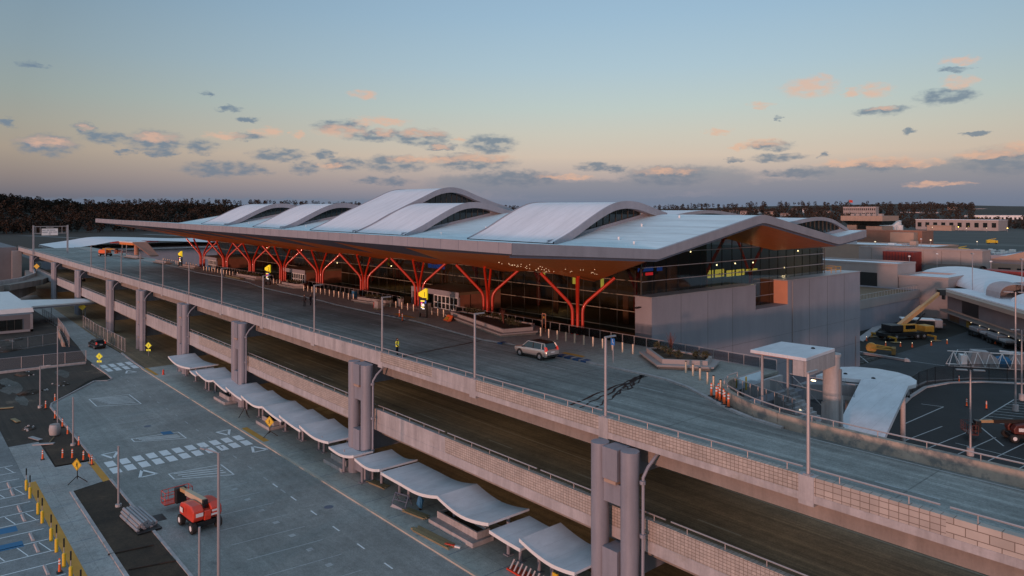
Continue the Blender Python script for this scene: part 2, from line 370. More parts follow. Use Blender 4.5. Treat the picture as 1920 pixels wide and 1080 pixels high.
dirty(M['wall'], (.5,.5,.10), 1.0, .94, 1.05); dirty(M['conc'], (1,1,.12), 1.6, .80, 1.12); dirty(M['cap'], (1,1,.10), 1.5, .86, 1.08); dirty(M['concd'], (1,1,.15), 1.2, .84, 1.1)
seam(M['canopy'], 0, 1.45, .03, .80); dirty(M['canopy'], (1,.4,1), .9, .86, 1.06); dirty(M['fascia'], (.6,.6,.2), 1.0, .9, 1.06)
def sheet(name, pts, z, mat):
    o = MB().poly([(p[0],p[1],z) for p in pts]).build(name, mat); o['kind'] = 'structure'
    if o.data.polygons[0].normal.z < 0: o.data.flip_normals()
    return o
def rect(x0, x1, y0, y1): return [(x0,y0),(x1,y0),(x1,y1),(x0,y1)]
def textmesh(body, size, mat, name, parent, M4, align='CENTER'):
    cu = bpy.data.curves.new('lettering', 'FONT'); cu.body = body; cu.size = size; cu.align_x = align; cu.align_y = 'CENTER'; cu.extrude = .004
    o = bpy.data.objects.new('lettering', cu); COL.objects.link(o)
    dg = bpy.context.evaluated_depsgraph_get(); me = bpy.data.meshes.new_from_object(o.evaluated_get(dg))
    bpy.data.objects.remove(o); me.name = name; me.materials.clear(); me.materials.append(mat); me.transform(M4)
    q = bpy.data.objects.new(name, me); COL.objects.link(q); q.parent = parent
    return q
FACE_S = Matrix(((1,0,0,0),(0,0,-1,0),(0,1,0,0),(0,0,0,1)))     # lettering standing up, read from -Y
def faceM(x, y, z, rz=0): return Matrix.Translation((x,y,z)) @ Matrix.Rotation(rz,4,'Z') @ FACE_S
# ================================================================== GROUND
def terrain():
    rows = []
    xs = [-9000,-6000,-4000,-3000,-2400,-2000,-1700,-1500,-1350,-1250,-1150,-1050,-980,-900,-820,-740,-660,-580,-500,-440,-400,-300,-200,-100,0,200,600,1500,4000]
    ys = [-3000,-1200,-500,-200,-60,0,60,120,180,240,300,360,420,480,560,640,720,800,900,1000,1100,1250,1400,1600,1800,2100,2500,3000,3600,4500,6000,9000]
    def h(x, y):
        r = math.hypot(x, y)
        z = -.12
        d = math.hypot(x+1300, y-160)                     # wooded hill at the far left end of the approach road
        t = max(0, 1-math.hypot((x+1330)/420, (y-330)/520)); z += 27*t*t*(3-2*t)
        t = max(0, 1-math.hypot((x+1500)/500, (y+40)/330)); z += 46*t*t*(3-2*t)
        if r > 1400: z += 34*min(1,(r-1400)/1500)*(1+.35*math.sin(x*.0021+y*.0013)+.25*math.sin(x*.0051-y*.0037))
        return z
    for y in ys: rows.append([(x, y, h(x,y)) for x in xs])
    o = MB().grid(rows).build('ground', M['land'], kind='structure', smooth='all')
    return h
HGT = terrain()
sheet('dirt_ground', [(-300,-60),(20,-60),(20,17),(-96,17),(-118,17),(-131,24),(-134,27.5),(-144,27.2),(-150,28),(-230,33),(-300,34)], -.06, M['dirt'])
sheet('underpass_ground', rect(-330, 30, 33.5, 72), -.03, M['under'])
lot = [(30,17),(30,33),(-148,33.4),(-165,33.2),(-195,33.9),(-230,34.6),(-275,36),(-275,30),(-230,30),(-195,30.4),(-165,28.6),(-150,27.4),(-134,27.5),(-129.6,27.3),(-128.6,26.3),(-129.6,24.6),(-118.4,17.4),(-116.5,17)]
sheet('car_park', lot, 0.0, M['lot'])
sheet('side_road', [(-151,27.2),(-165,28.4),(-171,27),(-166,14),(-161,-20),(-146,-20),(-147,14)], -.004, M['dark'])
sheet('path', rect(-100, 30, 10.4, 13.3), .02, M['pad'])
sheet('path_link', [(-89,13.3),(-80.2,13.3),(-81.5,17),(-88.6,17)], .016, M['pad'])
sheet('parking_bays', rect(-120, 30, -60, 10.4), -.01, M['lot2'])
MB().box(-134.4, 30, 33.0, 39.6, -.05, .12).build('sidewalk', M['walk'], kind='structure')
sheet('soil_bed', [(-80,13.4),(-81.2,16.8),(30,16.8),(30,13.4)], .05, M['soil'])
sheet('soil_patch', [(-101.5,16.8),(-96,16.8),(-89,16.8),(-89.3,13.4),(-97.2,13.5)], .05, M['soil'])
k = MB()
k.box(-134.6, 30, 32.72, 32.998, -.03, .14)
k.build('kerb', M['curb'], kind='structure')
k = MB()
def strip(mb, pts, w, z0, z1):
    for (a, b) in zip(pts[:-1], pts[1:]):
        d = Vector((b[0]-a[0], b[1]-a[1])); n = Vector((-d.y, d.x)).normalized()*w/2
        mb.hexa([(a[0]-n.x,a[1]-n.y,z0),(b[0]-n.x,b[1]-n.y,z0),(b[0]+n.x,b[1]+n.y,z0),(a[0]+n.x,a[1]+n.y,z0)],
                [(a[0]-n.x,a[1]-n.y,z1),(b[0]-n.x,b[1]-n.y,z1),(b[0]+n.x,b[1]+n.y,z1),(a[0]+n.x,a[1]+n.y,z1)])
    return mb
strip(k, [(-144.4,27.15),(-134,27.35),(-129.7,27.2),(-128.8,26.4),(-129.7,24.7),(-118.5,17.3),(-116.6,16.9),(-88.8,16.9)], .22, -.05, .13)
strip(k, [(-81.2,16.9),(30,16.9)], .24, -.05, .13)
strip(k, [(-80.1,13.3),(30,13.3)], .28, -.05, .15)
strip(k, [(-152,33.5),(-142,33.15),(-134.6,33.0)], .25, -.05, .13)
k.build('kerb', M['conc'], kind='structure')
# joints in the pavements
k = MB()
for i in range(40):
    x = -134+4.4*i; k.box(x-.03, x+.03, 33.05, 39.5, .115, .1225)
for i in range(26):
    x = -100+4.6*i; k.box(x-.025, x+.025, 10.45, 13.2, .01, .023)
k.build('pavement_joint', M['soffd'], kind='structure')
# painted markings -------------------------------------------------
def quadm(mb, x0, x1, y0, y1, z=.006, sk=0): mb.poly([(x0,y0,z),(x1,y0,z),(x1+sk,y1,z),(x0+sk,y1,z)])
def linem(mb, a, b, w=.12, z=.006):
    d = Vector((b[0]-a[0], b[1]-a[1])); n = Vector((-d.y, d.x)).normalized()*w/2
    mb.poly([(a[0]-n.x,a[1]-n.y,z),(b[0]-n.x,b[1]-n.y,z),(b[0]+n.x,b[1]+n.y,z),(a[0]+n.x,a[1]+n.y,z)])
k = MB()
for i in range(11):
    y = 17.5+1.36*i
    quadm(k, -87.3, -85.35, y, y+.88); quadm(k, -84.85, -82.9, y, y+.88)
for i in range(4):
    y = 27.9+1.32*i
    quadm(k, -142.6, -139.6, y, y+.86); quadm(k, -138.9, -136.0, y, y+.86)
for (x, y, s) in ((-89.4,18.6,-1),(-80.9,20.0,1),(-89.4,31.0,-1),(-80.9,31.6,1),(-133.6,30.6,1)):
    linem(k, (x+1.3*s*-1, y), (x+.9*s, y-.7), .28); linem(k, (x+1.3*s*-1, y), (x+.9*s, y+.9), .28); linem(k, (x+.9*s, y-.7), (x+.9*s, y+.9), .22)
k.build('crosswalk_marking', M['mark'], kind='structure')
k = MB()
for x0, x1 in ((-118,-110.4),(-94.2,-90.2),(-79.2,-74.6)):
    for a, b in (((x0,21.8),(x0+.8,26.8)),((x0+.8,26.8),(x1,26.8)),((x1,26.8),(x1-2.6,21.8)),((x1-2.6,21.8),(x0,21.8))): linem(k, a, b, .12)
    n = 6 if x1-x0 > 6 else 3
    for i in range(n): linem(k, (x0+.3+i*(x1-x0-2.4)/n, 22.2+i*.2), (x0+1.9+i*(x1-x0-2.4)/n, 26.4), .16)
k.build('hatched_bay_marking', M['mark'], kind='structure')
k = MB()
for i in range(17): linem(k, (-72.2+3.3*i, 21.0), (-71.6+3.3*i, 27.0), .10)
for i in range(4): linem(k, (-105.5+3.4*i, 21.5), (-105+3.4*i, 26.8), .10)
for i in range(14): k.poly([(x, y, .007) for x, y in ((-70.9+3.3*i, 25.2), (-70.4+3.3*i, 25.2), (-70.4+3.3*i, 25.7), (-70.9+3.3*i, 25.7))])
for i in range(16):
    x = -131.4+4.25*i
    linem(k, (x, 28.8), (x+1.1, 28.8), .12)
k.build('stall_marking', M['faint'], kind='structure')
k = MB()
for i in range(10): linem(k, (-69.6+4.25*i, 28.8), (-68.4+4.25*i, 28.8), .13, .009)
k.build('lane_dash_marking', M['mark'], kind='structure')
k = MB()
k.poly([(x,y,.008) for x,y in ((-94.8,25.1),(-93.4,25.1),(-92.9,26.2),(-94.4,26.2))])
for x in (-74.5, -70.8): k.poly([(x+a,y,-.002) for a,y in ((-.4,6.4),(.9,6.4),(1.1,8.3),(-.2,8.3))])
k.build('blue_bay_marking', M['bmark'], kind='structure')
k = MB()
quadm(k, -85.6, 20, 10.42, 11.15, .026)
k.poly([(-88.4,16.2,.03),(-80.9,16.2,.03),(-81.0,16.85,.03),(-88.6,16.85,.03)])
k.poly([(x,y,.126) for x,y in ((-89.5,33.05),(-82.5,33.05),(-82.5,33.75),(-89.5,33.75))])
k.poly([(x,y,.126) for x,y in ((-134.3,33.05),(-127.5,33.05),(-127.5,33.6),(-134.3,33.6))])
k.build('tactile_marking', M['ymark'], kind='structure')
k = MB()
for i in range(6):
    x = -92.6+7.55*i
    linem(k, (x,10.0), (x-.9,-6), .12, -.002); linem(k, (x+2.6,10.0), (x+1.7,-6), .12, -.002)
    for j in range(7): linem(k, (x+.25-.06*j*2,9.3-j*1.5), (x+2.5-.06*j*2,10.2-j*1.5-.4), .08, -.002)
    linem(k, (x+5.0,10.0), (x+4.1,-6), .12, -.002)
k.build('bay_line_marking', M['mark'], kind='structure')
k = MB()
for y0 in (41.0,): 
    for i in range(3):
        for j in range(2): quadm(k, -92.6+2.3*j, -90.8+2.3*j, y0+1.6*i, y0+1.6*i+1.05, -.02)
for i in range(4):
    for j in range(2): quadm(k, -131.5+2.8*j, -129.2+2.8*j, 40.2+1.5*i, 41.2+1.5*i, -.02)
linem(k, (-160,47.2), (20,46.6), .12, -.02); linem(k, (-64,41.2), (-8,41.0), .12, -.02)
k.build('underpass_marking', pm('brown_road_marking', (.30,.23,.14), .8, var=.15, scale=1), kind='structure')  # even brown tone for the markings below the deck
MB().poly([(-69.3,17.4,.005),(-67.7,17.4,.005),(-67.6,18.5,.005),(-69.2,18.5,.005)]).build('storm_drain', M['black'], kind='structure')

# ================================================================== VIADUCT
E_ = [(25,37.0),(-33,37.0),(-63,37.2),(-78.6,37.3),(-94.5,37.6),(-127,38.0),(-190,38.2),(-270,38.4),(-339,38.2)]
def edge(X):
    for a, b in zip(E_[:-1], E_[1:]):
        if b[0] <= X <= a[0]:
            t = (X-a[0])/(b[0]-a[0]); return a[1]+t*(b[1]-a[1])
    return 37.0
outer = [(x, y) for x, y in E_]
CURB = [(-339,57.5),(-210,58.2),(-181,56.6),(-165,57.2),(-150,57.0),(-140,55.4),(-136.4,55.1),(-111,54.5),(-105.3,54.0),(-93.5,53.8),(-82.5,54.1),(-75,53.2),(-65.6,52.2),(-61.4,52.9),(-55.2,53.0),(-48.5,52.2),(-42.3,52.3),(-39.6,52.2),(-36.5,51.2),(-33.6,49.6),(-30.4,47.9),(-28.0,47.0),(-25.5,46.6)]
sheet('upper_road', outer + [(x, y) for x, y in CURB] + [(25,46.6)], 12.0, M['road'])
walk = [(x, y) for x, y in CURB if x < -33] + [(-33.2,51.0),(-33.9,52.6),(-34.6,55.6),(-34.6,62.5),(-339,62.5)]
w = MB().prism(walk, 11.9, 12.13).build('terrace', M['deckwalk'], kind='structure')
k = strip(MB(), [(x, y-.02) for x, y in CURB], .3, 11.95, 12.15); k.build('kerb', M['conc'], kind='structure')
k = MB()
for i, x in enumerate((-96,-79,-71,-55,-44)):
    d = rnd.uniform(.2,.5); linem(k, (x, 53.8 if x < -60 else 52.4), (x+d, 62.3), .05, 12.136)
for y in (56.0, 59.6): linem(k, (-300,y), (-35,y), .04, 12.136)
k.build('paving_joint', M['soffd'], kind='structure')
# the deck bodies
vt = thing('viaduct', 'two-level concrete road viaduct with pink lit parapets running past the terminal', 'viaduct', (0,0,0))
def slab(z0, z1, inset, name, yb, mat):
    pts = [(x, y+inset) for x, y in E_] + [(-339,yb),(25,yb)]
    return MB().prism(pts, z0, z1).build(name, mat, vt)
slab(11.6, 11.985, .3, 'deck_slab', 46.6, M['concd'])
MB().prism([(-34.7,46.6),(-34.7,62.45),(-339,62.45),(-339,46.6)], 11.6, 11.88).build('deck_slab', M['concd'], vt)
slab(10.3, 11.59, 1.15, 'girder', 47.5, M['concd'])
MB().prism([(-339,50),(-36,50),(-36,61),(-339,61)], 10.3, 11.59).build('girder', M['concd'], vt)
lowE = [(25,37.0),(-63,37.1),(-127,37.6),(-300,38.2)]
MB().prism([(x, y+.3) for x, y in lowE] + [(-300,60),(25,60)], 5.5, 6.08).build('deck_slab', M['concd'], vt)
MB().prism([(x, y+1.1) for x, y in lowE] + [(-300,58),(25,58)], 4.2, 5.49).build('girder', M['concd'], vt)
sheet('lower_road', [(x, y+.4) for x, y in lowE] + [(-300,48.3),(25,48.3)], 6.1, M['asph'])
MB().box(-300, 25, 48.3, 60, 6.08, 6.24).build('lower_sidewalk', pm('underpass_walk', (.17,.15,.12), .85), kind='structure')
k = MB()
linem(k, (25,47.45), (-300,48.0), .12, 6.106)
for i in range(24): linem(k, (-14.3-11.25*i, 41.5), (-17.6-11.25*i, 41.5), .14, 6.106)
linem(k, (-96,44.6), (-40,44.3), .1, 6.106)
k.build('lane_marking', pm('lower_road_marking', (.36,.32,.25), .8), kind='structure')
k = MB()
linem(k, (-23.5,46.0), (25,46.0), .13, 12.006)
for i in range(26): linem(k, (-13.9-11.4*i, 41.4), (-17.2-11.4*i, 41.4), .13, 12.006)
for i in range(16): linem(k, (-37-11.4*i, 48.4), (-39.5-11.4*i, 48.4), .11, 12.006)
k.build('lane_marking', M['faint'], kind='structure')
k = MB()
for i, x in enumerate((-62.5,-57.6,-53.0,-51.9,-50.7,-49.6)): k.poly([(x-.35,52.28,12.155),(x+.35,52.28,12.155),(x+.35,52.95,12.155),(x-.35,52.95,12.155)])
for i in range(7): x = -92.5+1.35*i; k.poly([(x-.3,53.55,12.155),(x+.3,53.55,12.155),(x+.3,54.2,12.155),(x-.3,54.2,12.155)])
for x in (-62.5,-53.0,-51.9,-50.7,-49.6): k.box(x-.35, x+.35, 52.05, 52.2, 12.0, 12.16)
k.build('kerb_marking', pm('blue_kerb_paint', (.02,.075,.19), .7), kind='structure')
k = MB()
k.poly([(-53.8,53.2,12.14),(-50.8,53.2,12.14),(-51.0,53.9,12.14),(-53.9,53.9,12.14)])
k.poly([(-90,55.0,12.14),(-85,55.0,12.14),(-85,55.7,12.14),(-90,55.7,12.14)])
k.build('tactile_marking', M['ymark'], kind='structure')
# tar joints wandering across the upper road
k = MB(); q = random.Random(3)
def crack(a, b, w, jag):
    n = 14; p = [(a[0]+(b[0]-a[0])*i/n+q.uniform(-jag,jag)*(0<i<n), a[1]+(b[1]-a[1])*i/n) for i in range(n+1)]
    for i in range(n): linem(k, p[i], p[i+1], w*q.uniform(.6,1.3), 12.004+.0006*i)
crack((-39.0,38.6),(-42.2,52.2),.22,.12); crack((-38.1,38.8),(-42.0,52.2),.17,.24); crack((-37.4,40.2),(-41.6,52.0),.15,.36); crack((-38.6,44),(-41.9,51.6),.18,.32); crack((-40.2,47),(-42.3,52.0),.3,.2)
crack((-63.6,39.6),(-65.6,52.0),.30,.10); crack((-66.8,46.8),(-68.3,52.4),.08,.05); crack((-101.4,39.8),(-102.6,53.6),.12,.05); crack((-137,39.8),(-139,54),.1,.05); crack((-174,40),(-176,55),.1,.05)
k.build('tar_joint', M['black'], kind='structure')
# parapets: one panel run per bay, its hand rail a sub-part
PX = [-18.9,-33.3,-48.0,-63.2,-78.6,-94.5,-110.8,-127.1] + [ony(x, 38.1) for x in (304,261,225,195,168)]
cuts = [25,-12.2] + PX + [-259,-282,-310,-339]
def parapet(x0, x1, z0, z1, y0, y1, mat, rz, thick=.42, bandz=None, name='parapet_wall'):
    m = MB(); zb = z0 if bandz is None else bandz
    m.hexa([(x1,y1,zb),(x0,y0,zb),(x0,y0+thick,zb),(x1,y1+thick,zb)], [(x1,y1,z1),(x0,y0,z1),(x0,y0+thick,z1),(x1,y1+thick,z1)])
    o = m.build(name, mat, vt)
    if bandz is not None:
        MB().hexa([(x1,y1-.03,z0),(x0,y0-.03,z0),(x0,y0+thick,z0),(x1,y1+thick,z0)], [(x1,y1-.03,bandz),(x0,y0-.03,bandz),(x0,y0+thick,bandz),(x1,y1+thick,bandz)]).build('base_band', M['conc'], o)
    r = MB().tube([(x1+.12,y1+.2,z1+rz),(x0-.3,y0+.2,z1+rz)], .05, 6)
    n = max(2, int(abs(x1-x0)/2.4))
    for i in range(n):
        t = (i+.5)/n; r.tube([(x0+(x1-x0)*t, y0+.2+(y1-y0)*t, z1-.02),(x0+(x1-x0)*t, y0+.2+(y1-y0)*t, z1+rz)], .03, 5)
    r.build('hand_rail', M['rail'], o)
    return o
for i, (a, b) in enumerate(zip(cuts[:-1], cuts[1:])):
    mat = M['blocks'] if a > -5 else M['grid2'] if a > -15 else M['grid'] if a > -40 else M['conc']
    parapet(a, b, 11.55, 12.9, edge(a), edge(b), mat, .38, bandz=11.95 if a > -60 else None)
MB().box(-63.1,-48.2, edge(-55)-.006, edge(-55)+.2, 11.98, 12.86).build('stone_facing', M['grid'], vt)
for x in PX:
    y = edge(x); MB().box(x-.42, x+.42, y-.06, y+.5, 11.35, 12.91).build('pilaster', M['conc'], vt)
lc = [25,-12,-28,-40,-52,-64,-80,-100,-120,-140,-165,-190,-220,-255,-300]
def ledge(X):
    for a, b in zip(lowE[:-1], lowE[1:]):
        if b[0] <= X <= a[0]: return a[1]+(X-a[0])/(b[0]-a[0])*(b[1]-a[1])
    return 37.0
for a, b in zip(lc[:-1], lc[1:]):
    parapet(a, b, 5.0, 7.08, ledge(a), ledge(b), M['grid'] if -52 < a < 0 or -100 <= a <= -64 else M['conc'], .36, bandz=5.75)
# parapet on the far side of the upper road past the stair head
FP = [(-34.0,54.6),(-33.9,53.0),(-33.2,51.4),(-32.0,50.0),(-30.4,48.9),(-28.4,47.9),(-26.0,47.1),(-23.5,46.75),(-20,46.65),(25,46.6)]
m = MB(); strip(m, FP, .42, 11.4, 12.92)
wallr = pm('stained_parapet', (.36,.30,.25), .8, var=.25, scale=.6, fine=5, patch=((.17,.17,.165), .50, .7))
fo = m.build('parapet_wall', wallr, vt)
r = MB()
r.tube([(x, y, 13.28) for x, y in FP], .05, 6)
for i in range(16):
    x = -22+2.8*i; r.tube([(x,46.63,12.9),(x,46.63,13.28)], .03, 5)
for x, y in FP[:8]: r.tube([(x,y,12.9),(x,y,13.28)], .03, 5)
r.build('hand_rail', M['rail'], fo)
# piers ------------------------------------------------------------
PIERX = [-31.65,-65.9,-100.8,-127.0,-153.8,-180.1,-216.5,-253.2,-296.4]
def pier(x, y, label):
    t = thing('bridge_pier', label, 'bridge pier', (x,y,0), 0, 'twin column piers along the viaduct')
    for s in (-1, 1): MB().cyl(1.29*s, 0, -.1, 11.5, .61, 24).build('column', M['cap'], t, smooth=True)
    MB().box(-.72,.72,-.28,.6,7.8,9.15).build('cross_beam', M['cap'], t)
    MB().box(-.72,.72,-.28,.6,.5,2.3).build('cross_beam', M['cap'], t)
    MB().box(-.64,.64,-.52,24,9.4,11.45).build('cap_beam', M['cap'], t)
    MB().box(-.64,.64,-.52,23,2.6,4.85).build('cap_beam', M['cap'], t)
    MB().box(-.5,.5,-.5,.3,9.16,9.38).build('bearing', M['tan'], t); MB().box(-.5,.5,-.5,.3,2.31,2.58).build('bearing', M['tan'], t)
    p = MB().tube([(2.6,1.5,11.6),(2.35,.5,10.6),(2.25,.15,10.0),(2.25,.1,0)], .105, 8)
    for z in (9.6,6.2,3.0): p.cyl(2.25,.1,z,z+.22,.2,8)
    p.build('drainpipe', M['cap'], t, smooth=True)
    for yy in (12, 22): MB().cyl(0, yy, -.1, 9.4, .6, 16).build('inner_column', M['cap'], t, smooth=True)
    return t
PL = ['tall twin column pier nearest the camera, beside the last white canopies','twin column pier behind the small white canopy, left of the nearest pier','twin column pier above the middle of the canopy row',
      'twin column pier behind the first white canopy and red hydrant','twin column pier just right of the fenced ramp','twin column pier where the white footbridge roof ends','twin column pier standing over the fenced ramp beyond the footbridge roof',
      'blue-grey column pier near the yellow warning signs, second from the gantry','farthest blue-grey pier standing below the sign gantry']
for x, l in zip(PIERX, PL): pier(x, edge(x)-.75, l)
# light poles on the parapet
def light_pole(loc, h, label, group, arm=1.0, rz=0, base=True):
    t = thing('light_pole', label, 'light pole', loc, rz, group)
    MB().tube([(0,0,0),(0,0,h)], [.11,.09], 8).build('pole', M['galv'], t, smooth=True)
    m = MB().box(-.07,.07,-.08,arm,h-.02,h+.08); m.build('lamp_head', M['galv'], t)
    MB().box(-.2,.2,-.2,.2,0,.08).build('base_plate', M['galv'], t)
    return t
names = ['light pole on the parapet nearest the camera, in front of the white stair canopy','light pole in front of the blue sign and bollard row','light pole in front of the long planter beside the silver car','light pole on the parapet beside the person in the yellow vest',
 'light pole in front of the group of three people','light pole on the parapet left of the sign marked 2','light pole on the parapet below the left edge of entrance two','light pole on the parapet right of the sign marked 3']
for i, x in enumerate(PX):
    l = names[i] if i < 8 else f'thin light pole on the far parapet, {ORD[i-8]} one left of the sign marked 3'
    light_pole((x, edge(x)+.2, 12.9), 5.4, l, 'light poles along the viaduct parapet')

# strip lights fixed under both decks, the row that shows lit at the far end
for k in range(11):
    x = -24-25.0*k
    for z, y, e in ((10.28, 44.5, 60), (4.17, 45.5, 70)):
        MB().box(x-1.2,x+1.2,y-.12,y+.12,z-.12,z).build('strip_light', M['lamps'], vt)
        al = bpy.data.lights.new('strip_light_glow','AREA'); al.shape = 'RECTANGLE'; al.size = 22; al.size_y = 4; al.energy = e; al.color = (1.0,.66,.34)
        ao = bpy.data.objects.new('strip_light_glow', al); COL.objects.link(ao); ao.parent = vt; ao.location = (x,y,z-.2)
# ================================================================== TERMINAL
XL, XR = -216.0, -48.0
tm = thing('terminal', 'long airport terminal with wavy white roof, orange soffit and red branching columns', 'terminal', (0,0,0))
def tilt(X): return .0045*(XR-X)
BP = [(41.4,24.1),(52,23.45),(61,22.87),(62,22.82),(63,22.98),(66,23.5),(74,24.9),(79,25.8),(81.7,26.28),(82.7,26.41),(83.5,26.41),(84.5,26.28),(87,25.86),(95,24.5),(102,23.35),(103.5,23.15),(105,23.25),(112.5,24.0)]
def bz(Y):
    for a, b in zip(BP[:-1], BP[1:]):
        if a[0] <= Y <= b[0]: return a[1]+(b[1]-a[1])*(Y-a[0])/(b[0]-a[0])
    return BP[-1][1]
NX = 30
xs = [XL+(XR-XL)*i/NX for i in range(NX+1)]
m = MB().grid([[(x, y, z+tilt(x)) for y, z in BP] for x in xs])
ro = m.build('roof', M['rooft'], tm, smooth=True); ro.data.flip_normals() if ro.data.polygons[0].normal.z < 0 else None
# underside of the roof slab
MB().grid([[(x, y, z+tilt(x)-.9) for y, z in BP if y >= 62] for x in xs]).build('roof_underside', M['wood'], tm)
FH = .98
f = MB()
f.grid([[(x, 41.38, 24.16+tilt(x)) for x in xs], [(x, 41.38, 24.16-FH+tilt(x)) for x in xs]])
f.grid([[(x, 41.38, 24.16+tilt(x)) for x in xs], [(x, 41.75, 24.16+tilt(x)) for x in xs]])
f.build('front_fascia', M['fascia'], tm)
for X, s, nm in ((XR, 1, 'end_fascia'), (XL, -1, 'end_fascia')):
    f = MB(); t = tilt(X)
    f.grid([[(X+.02*s, y, z+t+.06) for y, z in BP], [(X+.02*s, y, z+t-FH) for y, z in BP]])
    f.grid([[(X+.02*s, y, z+t+.06) for y, z in BP], [(X-.35*s, y, z+t+.06) for y, z in BP]])
    f.grid([[(X+.02*s, y, z+t-FH) for y, z in BP], [(X-.35*s, y, z+t-FH) for y, z in BP]])
    f.build(nm, M['fascia'], tm)
f = MB()
f.grid([[(XR-.3, y, z+tilt(XR)-FH-.28) for y, z in BP], [(XR-.3, y, z+tilt(XR)-FH) for y, z in BP]])
f.grid([[(XR-.3, y, z+tilt(XR)-FH-.28) for y, z in BP], [(XR-1.2, y, z+tilt(XR)-FH-.28) for y, z in BP]])
f.build('drip_edge', M['soffd'], tm)
j = MB()
for i in range(56):
    x = XL+3*i+1.2; j.box(x-.015, x+.015, 41.372, 41.39, 24.16-FH+tilt(x), 24.16+tilt(x))
j.build('fascia_joint', M['soffd'], tm)
# roof wave strips -------------------------------------------------
W1 = [(61.6,22.95),(64.69,24.17),(68.34,25.97),(70.88,27.12),(72.98,27.82),(75.14,28.08),(77.36,27.96),(79.08,27.64),(81.42,27.05),(84.0,26.46)]
W3 = [(61.6,22.95),(64.69,24.17),(68.34,25.97),(72.7,27.85),(76.09,29.3),(78.51,30.35),(80.36,30.87),(82.56,31.06),(85.13,30.64),(88.09,29.64),(93.2,28.1),(97.5,26.9),(103.4,23.3)]
def dens(P, n=3):        # smooth the surveyed profile (Catmull-Rom)
    out = []
    for i in range(len(P)-1):
        p0, p1, p2, p3 = P[max(0,i-1)], P[i], P[i+1], P[min(len(P)-1,i+2)]
        for k in range(n):
            t = k/n
            out.append(tuple(.5*(2*p1[c]+(p2[c]-p0[c])*t+(2*p0[c]-5*p1[c]+4*p2[c]-p3[c])*t*t+(3*p1[c]-p0[c]-3*p2[c]+p3[c])*t**3) for c in (0,1)))
    return out+[P[-1]]
def wave(x0, x1, P, ov=1.5, RIM=.86):
    P = dens(P); t0, t1 = tilt(x0), tilt(x1)
    def c(y, z): return max(z, bz(y)+.01)
    r = MB().grid([[(x, y, c(y,z)+tilt(x)) for y, z in P] for x in (x0, (x0+x1)/2, x1-.25)]).build('roof_wave', M['roofw'], tm, smooth=True)
    if r.data.polygons[5].normal.z < 0: r.data.flip_normals()
    e = MB()
    e.grid([[(x1-.25, y, c(y,z)+t1) for y, z in P], [(x1-.25, y, c(y,z)+t1+.16) for y, z in P], [(x1, y, c(y,z)+t1+.16) for y, z in P], [(x1, y, c(y, z-RIM)+t1) for y, z in P], [(x1-ov, y, c(y, z-RIM)+t1+.05) for y, z in P]])
    e2 = MB(); e2.grid([[(x0, y, c(y,z)+t0) for y, z in P], [(x0-.05, y, bz(y)+t0-.05) for y, z in P]])
    e2.build('end_wall', M['fascia'], r); e2 = MB()
    e2.grid([[(x0+.25, y, c(y,z)+t0+.01) for y, z in P], [(x0+.25, y, c(y,z)+t0+.10) for y, z in P], [(x0-.05, y, c(y,z)+t0+.10) for y, z in P], [(x0-.05, y, bz(y)+t0) for y, z in P]])
    e.build('wave_rim', M['fascia'], r); e2.build('edge_trim', M['fascia'], r)
    gp = [(y, z) for y, z in P if z-RIM > bz(y)+.42]
    g = MB(); xw = x1-ov
    g.grid([[(xw, y, z-RIM+t1+.06) for y, z in gp], [(xw, y, bz(y)+.40+t1) for y, z in gp]])
    w = g.build('clerestory_window', M['glassd'], r)
    s = MB()
    s.grid([[(xw+.3, y, bz(y)+.44+t1) for y, z in P], [(xw+.3, y, bz(y)+t1) for y, z in P]])
    s.grid([[(xw+.3, y, bz(y)+.44+t1) for y, z in P], [(xw-.02, y, bz(y)+.44+t1) for y, z in P]])
    s.build('sill', M['fascia'], r)
    mu = MB(); y = gp[0][0]+1.2
    def zt(yy):
        for a, b in zip(P[:-1], P[1:]):
            if a[0] <= yy <= b[0]: return a[1]+(b[1]-a[1])*(yy-a[0])/(b[0]-a[0])
    while y < gp[-1][0]:
        mu.box(xw, xw+.1, y-.05, y+.05, bz(y)+.4+t1, zt(y)-RIM+t1+.05); y += 1.25
    mu.build('window_frame', M['mull'], w)
    # triangular cheek wall where the wave meets the valley
    lowp = [(y, z) for y, z in P if y < gp[0][0]+.6]
    k = MB(); k.grid([[(xw+.12, y, c(y, z-.1)+t1) for y, z in lowp], [(xw+.12, y, bz(y)+t1) for y, z in lowp]])
    hip = [(y, z) for y, z in P if y > gp[-1][0]-.5]
    k.grid([[(xw+.12, y, c(y, z-.1)+t1) for y, z in hip], [(xw+.12, y, bz(y)+t1) for y, z in hip]])
    k.build('cheek_wall', M['roofw'], r)
    return r
wave(-81.0, -63.5, W1); wave(-113.0, -97.0, W1); wave(-131.0, -113.0, W3); wave(-160.0, -144.0, W1); wave(-195.0, -177.0, W1)
wave(-72.0, -50.6, [(91,25.2),(94,25.25),(97,25.5),(100,25.78),(103.5,25.9),(107,25.55),(110,24.75),(112.3,24.02)], .5, .35)
s = MB()
for (x, y) in ((-57,66),(-60,74),(-58.5,80),(-91,64.2),(-86,69),(-139,64.5),(-135,69),(-170,64.6),(-53,64)):
    s.cyl(x, y, bz(y)+tilt(x), bz(y)+tilt(x)+.35, .12, 8)
s.build('roof_vent', M['white'], tm)
s = MB()
for i in range(4):
    y = 66+4.2*i; s.quad((XR-.5,y,bz(y)+.012),(XR-.5,y+.06,bz(y+.06)+.012),(-63.2,y+.06,bz(y+.06)+tilt(-63.2)+.012),(-63.2,y,bz(y)+tilt(-63.2)+.012))
s.build('roof_seam', M['galv'], tm)
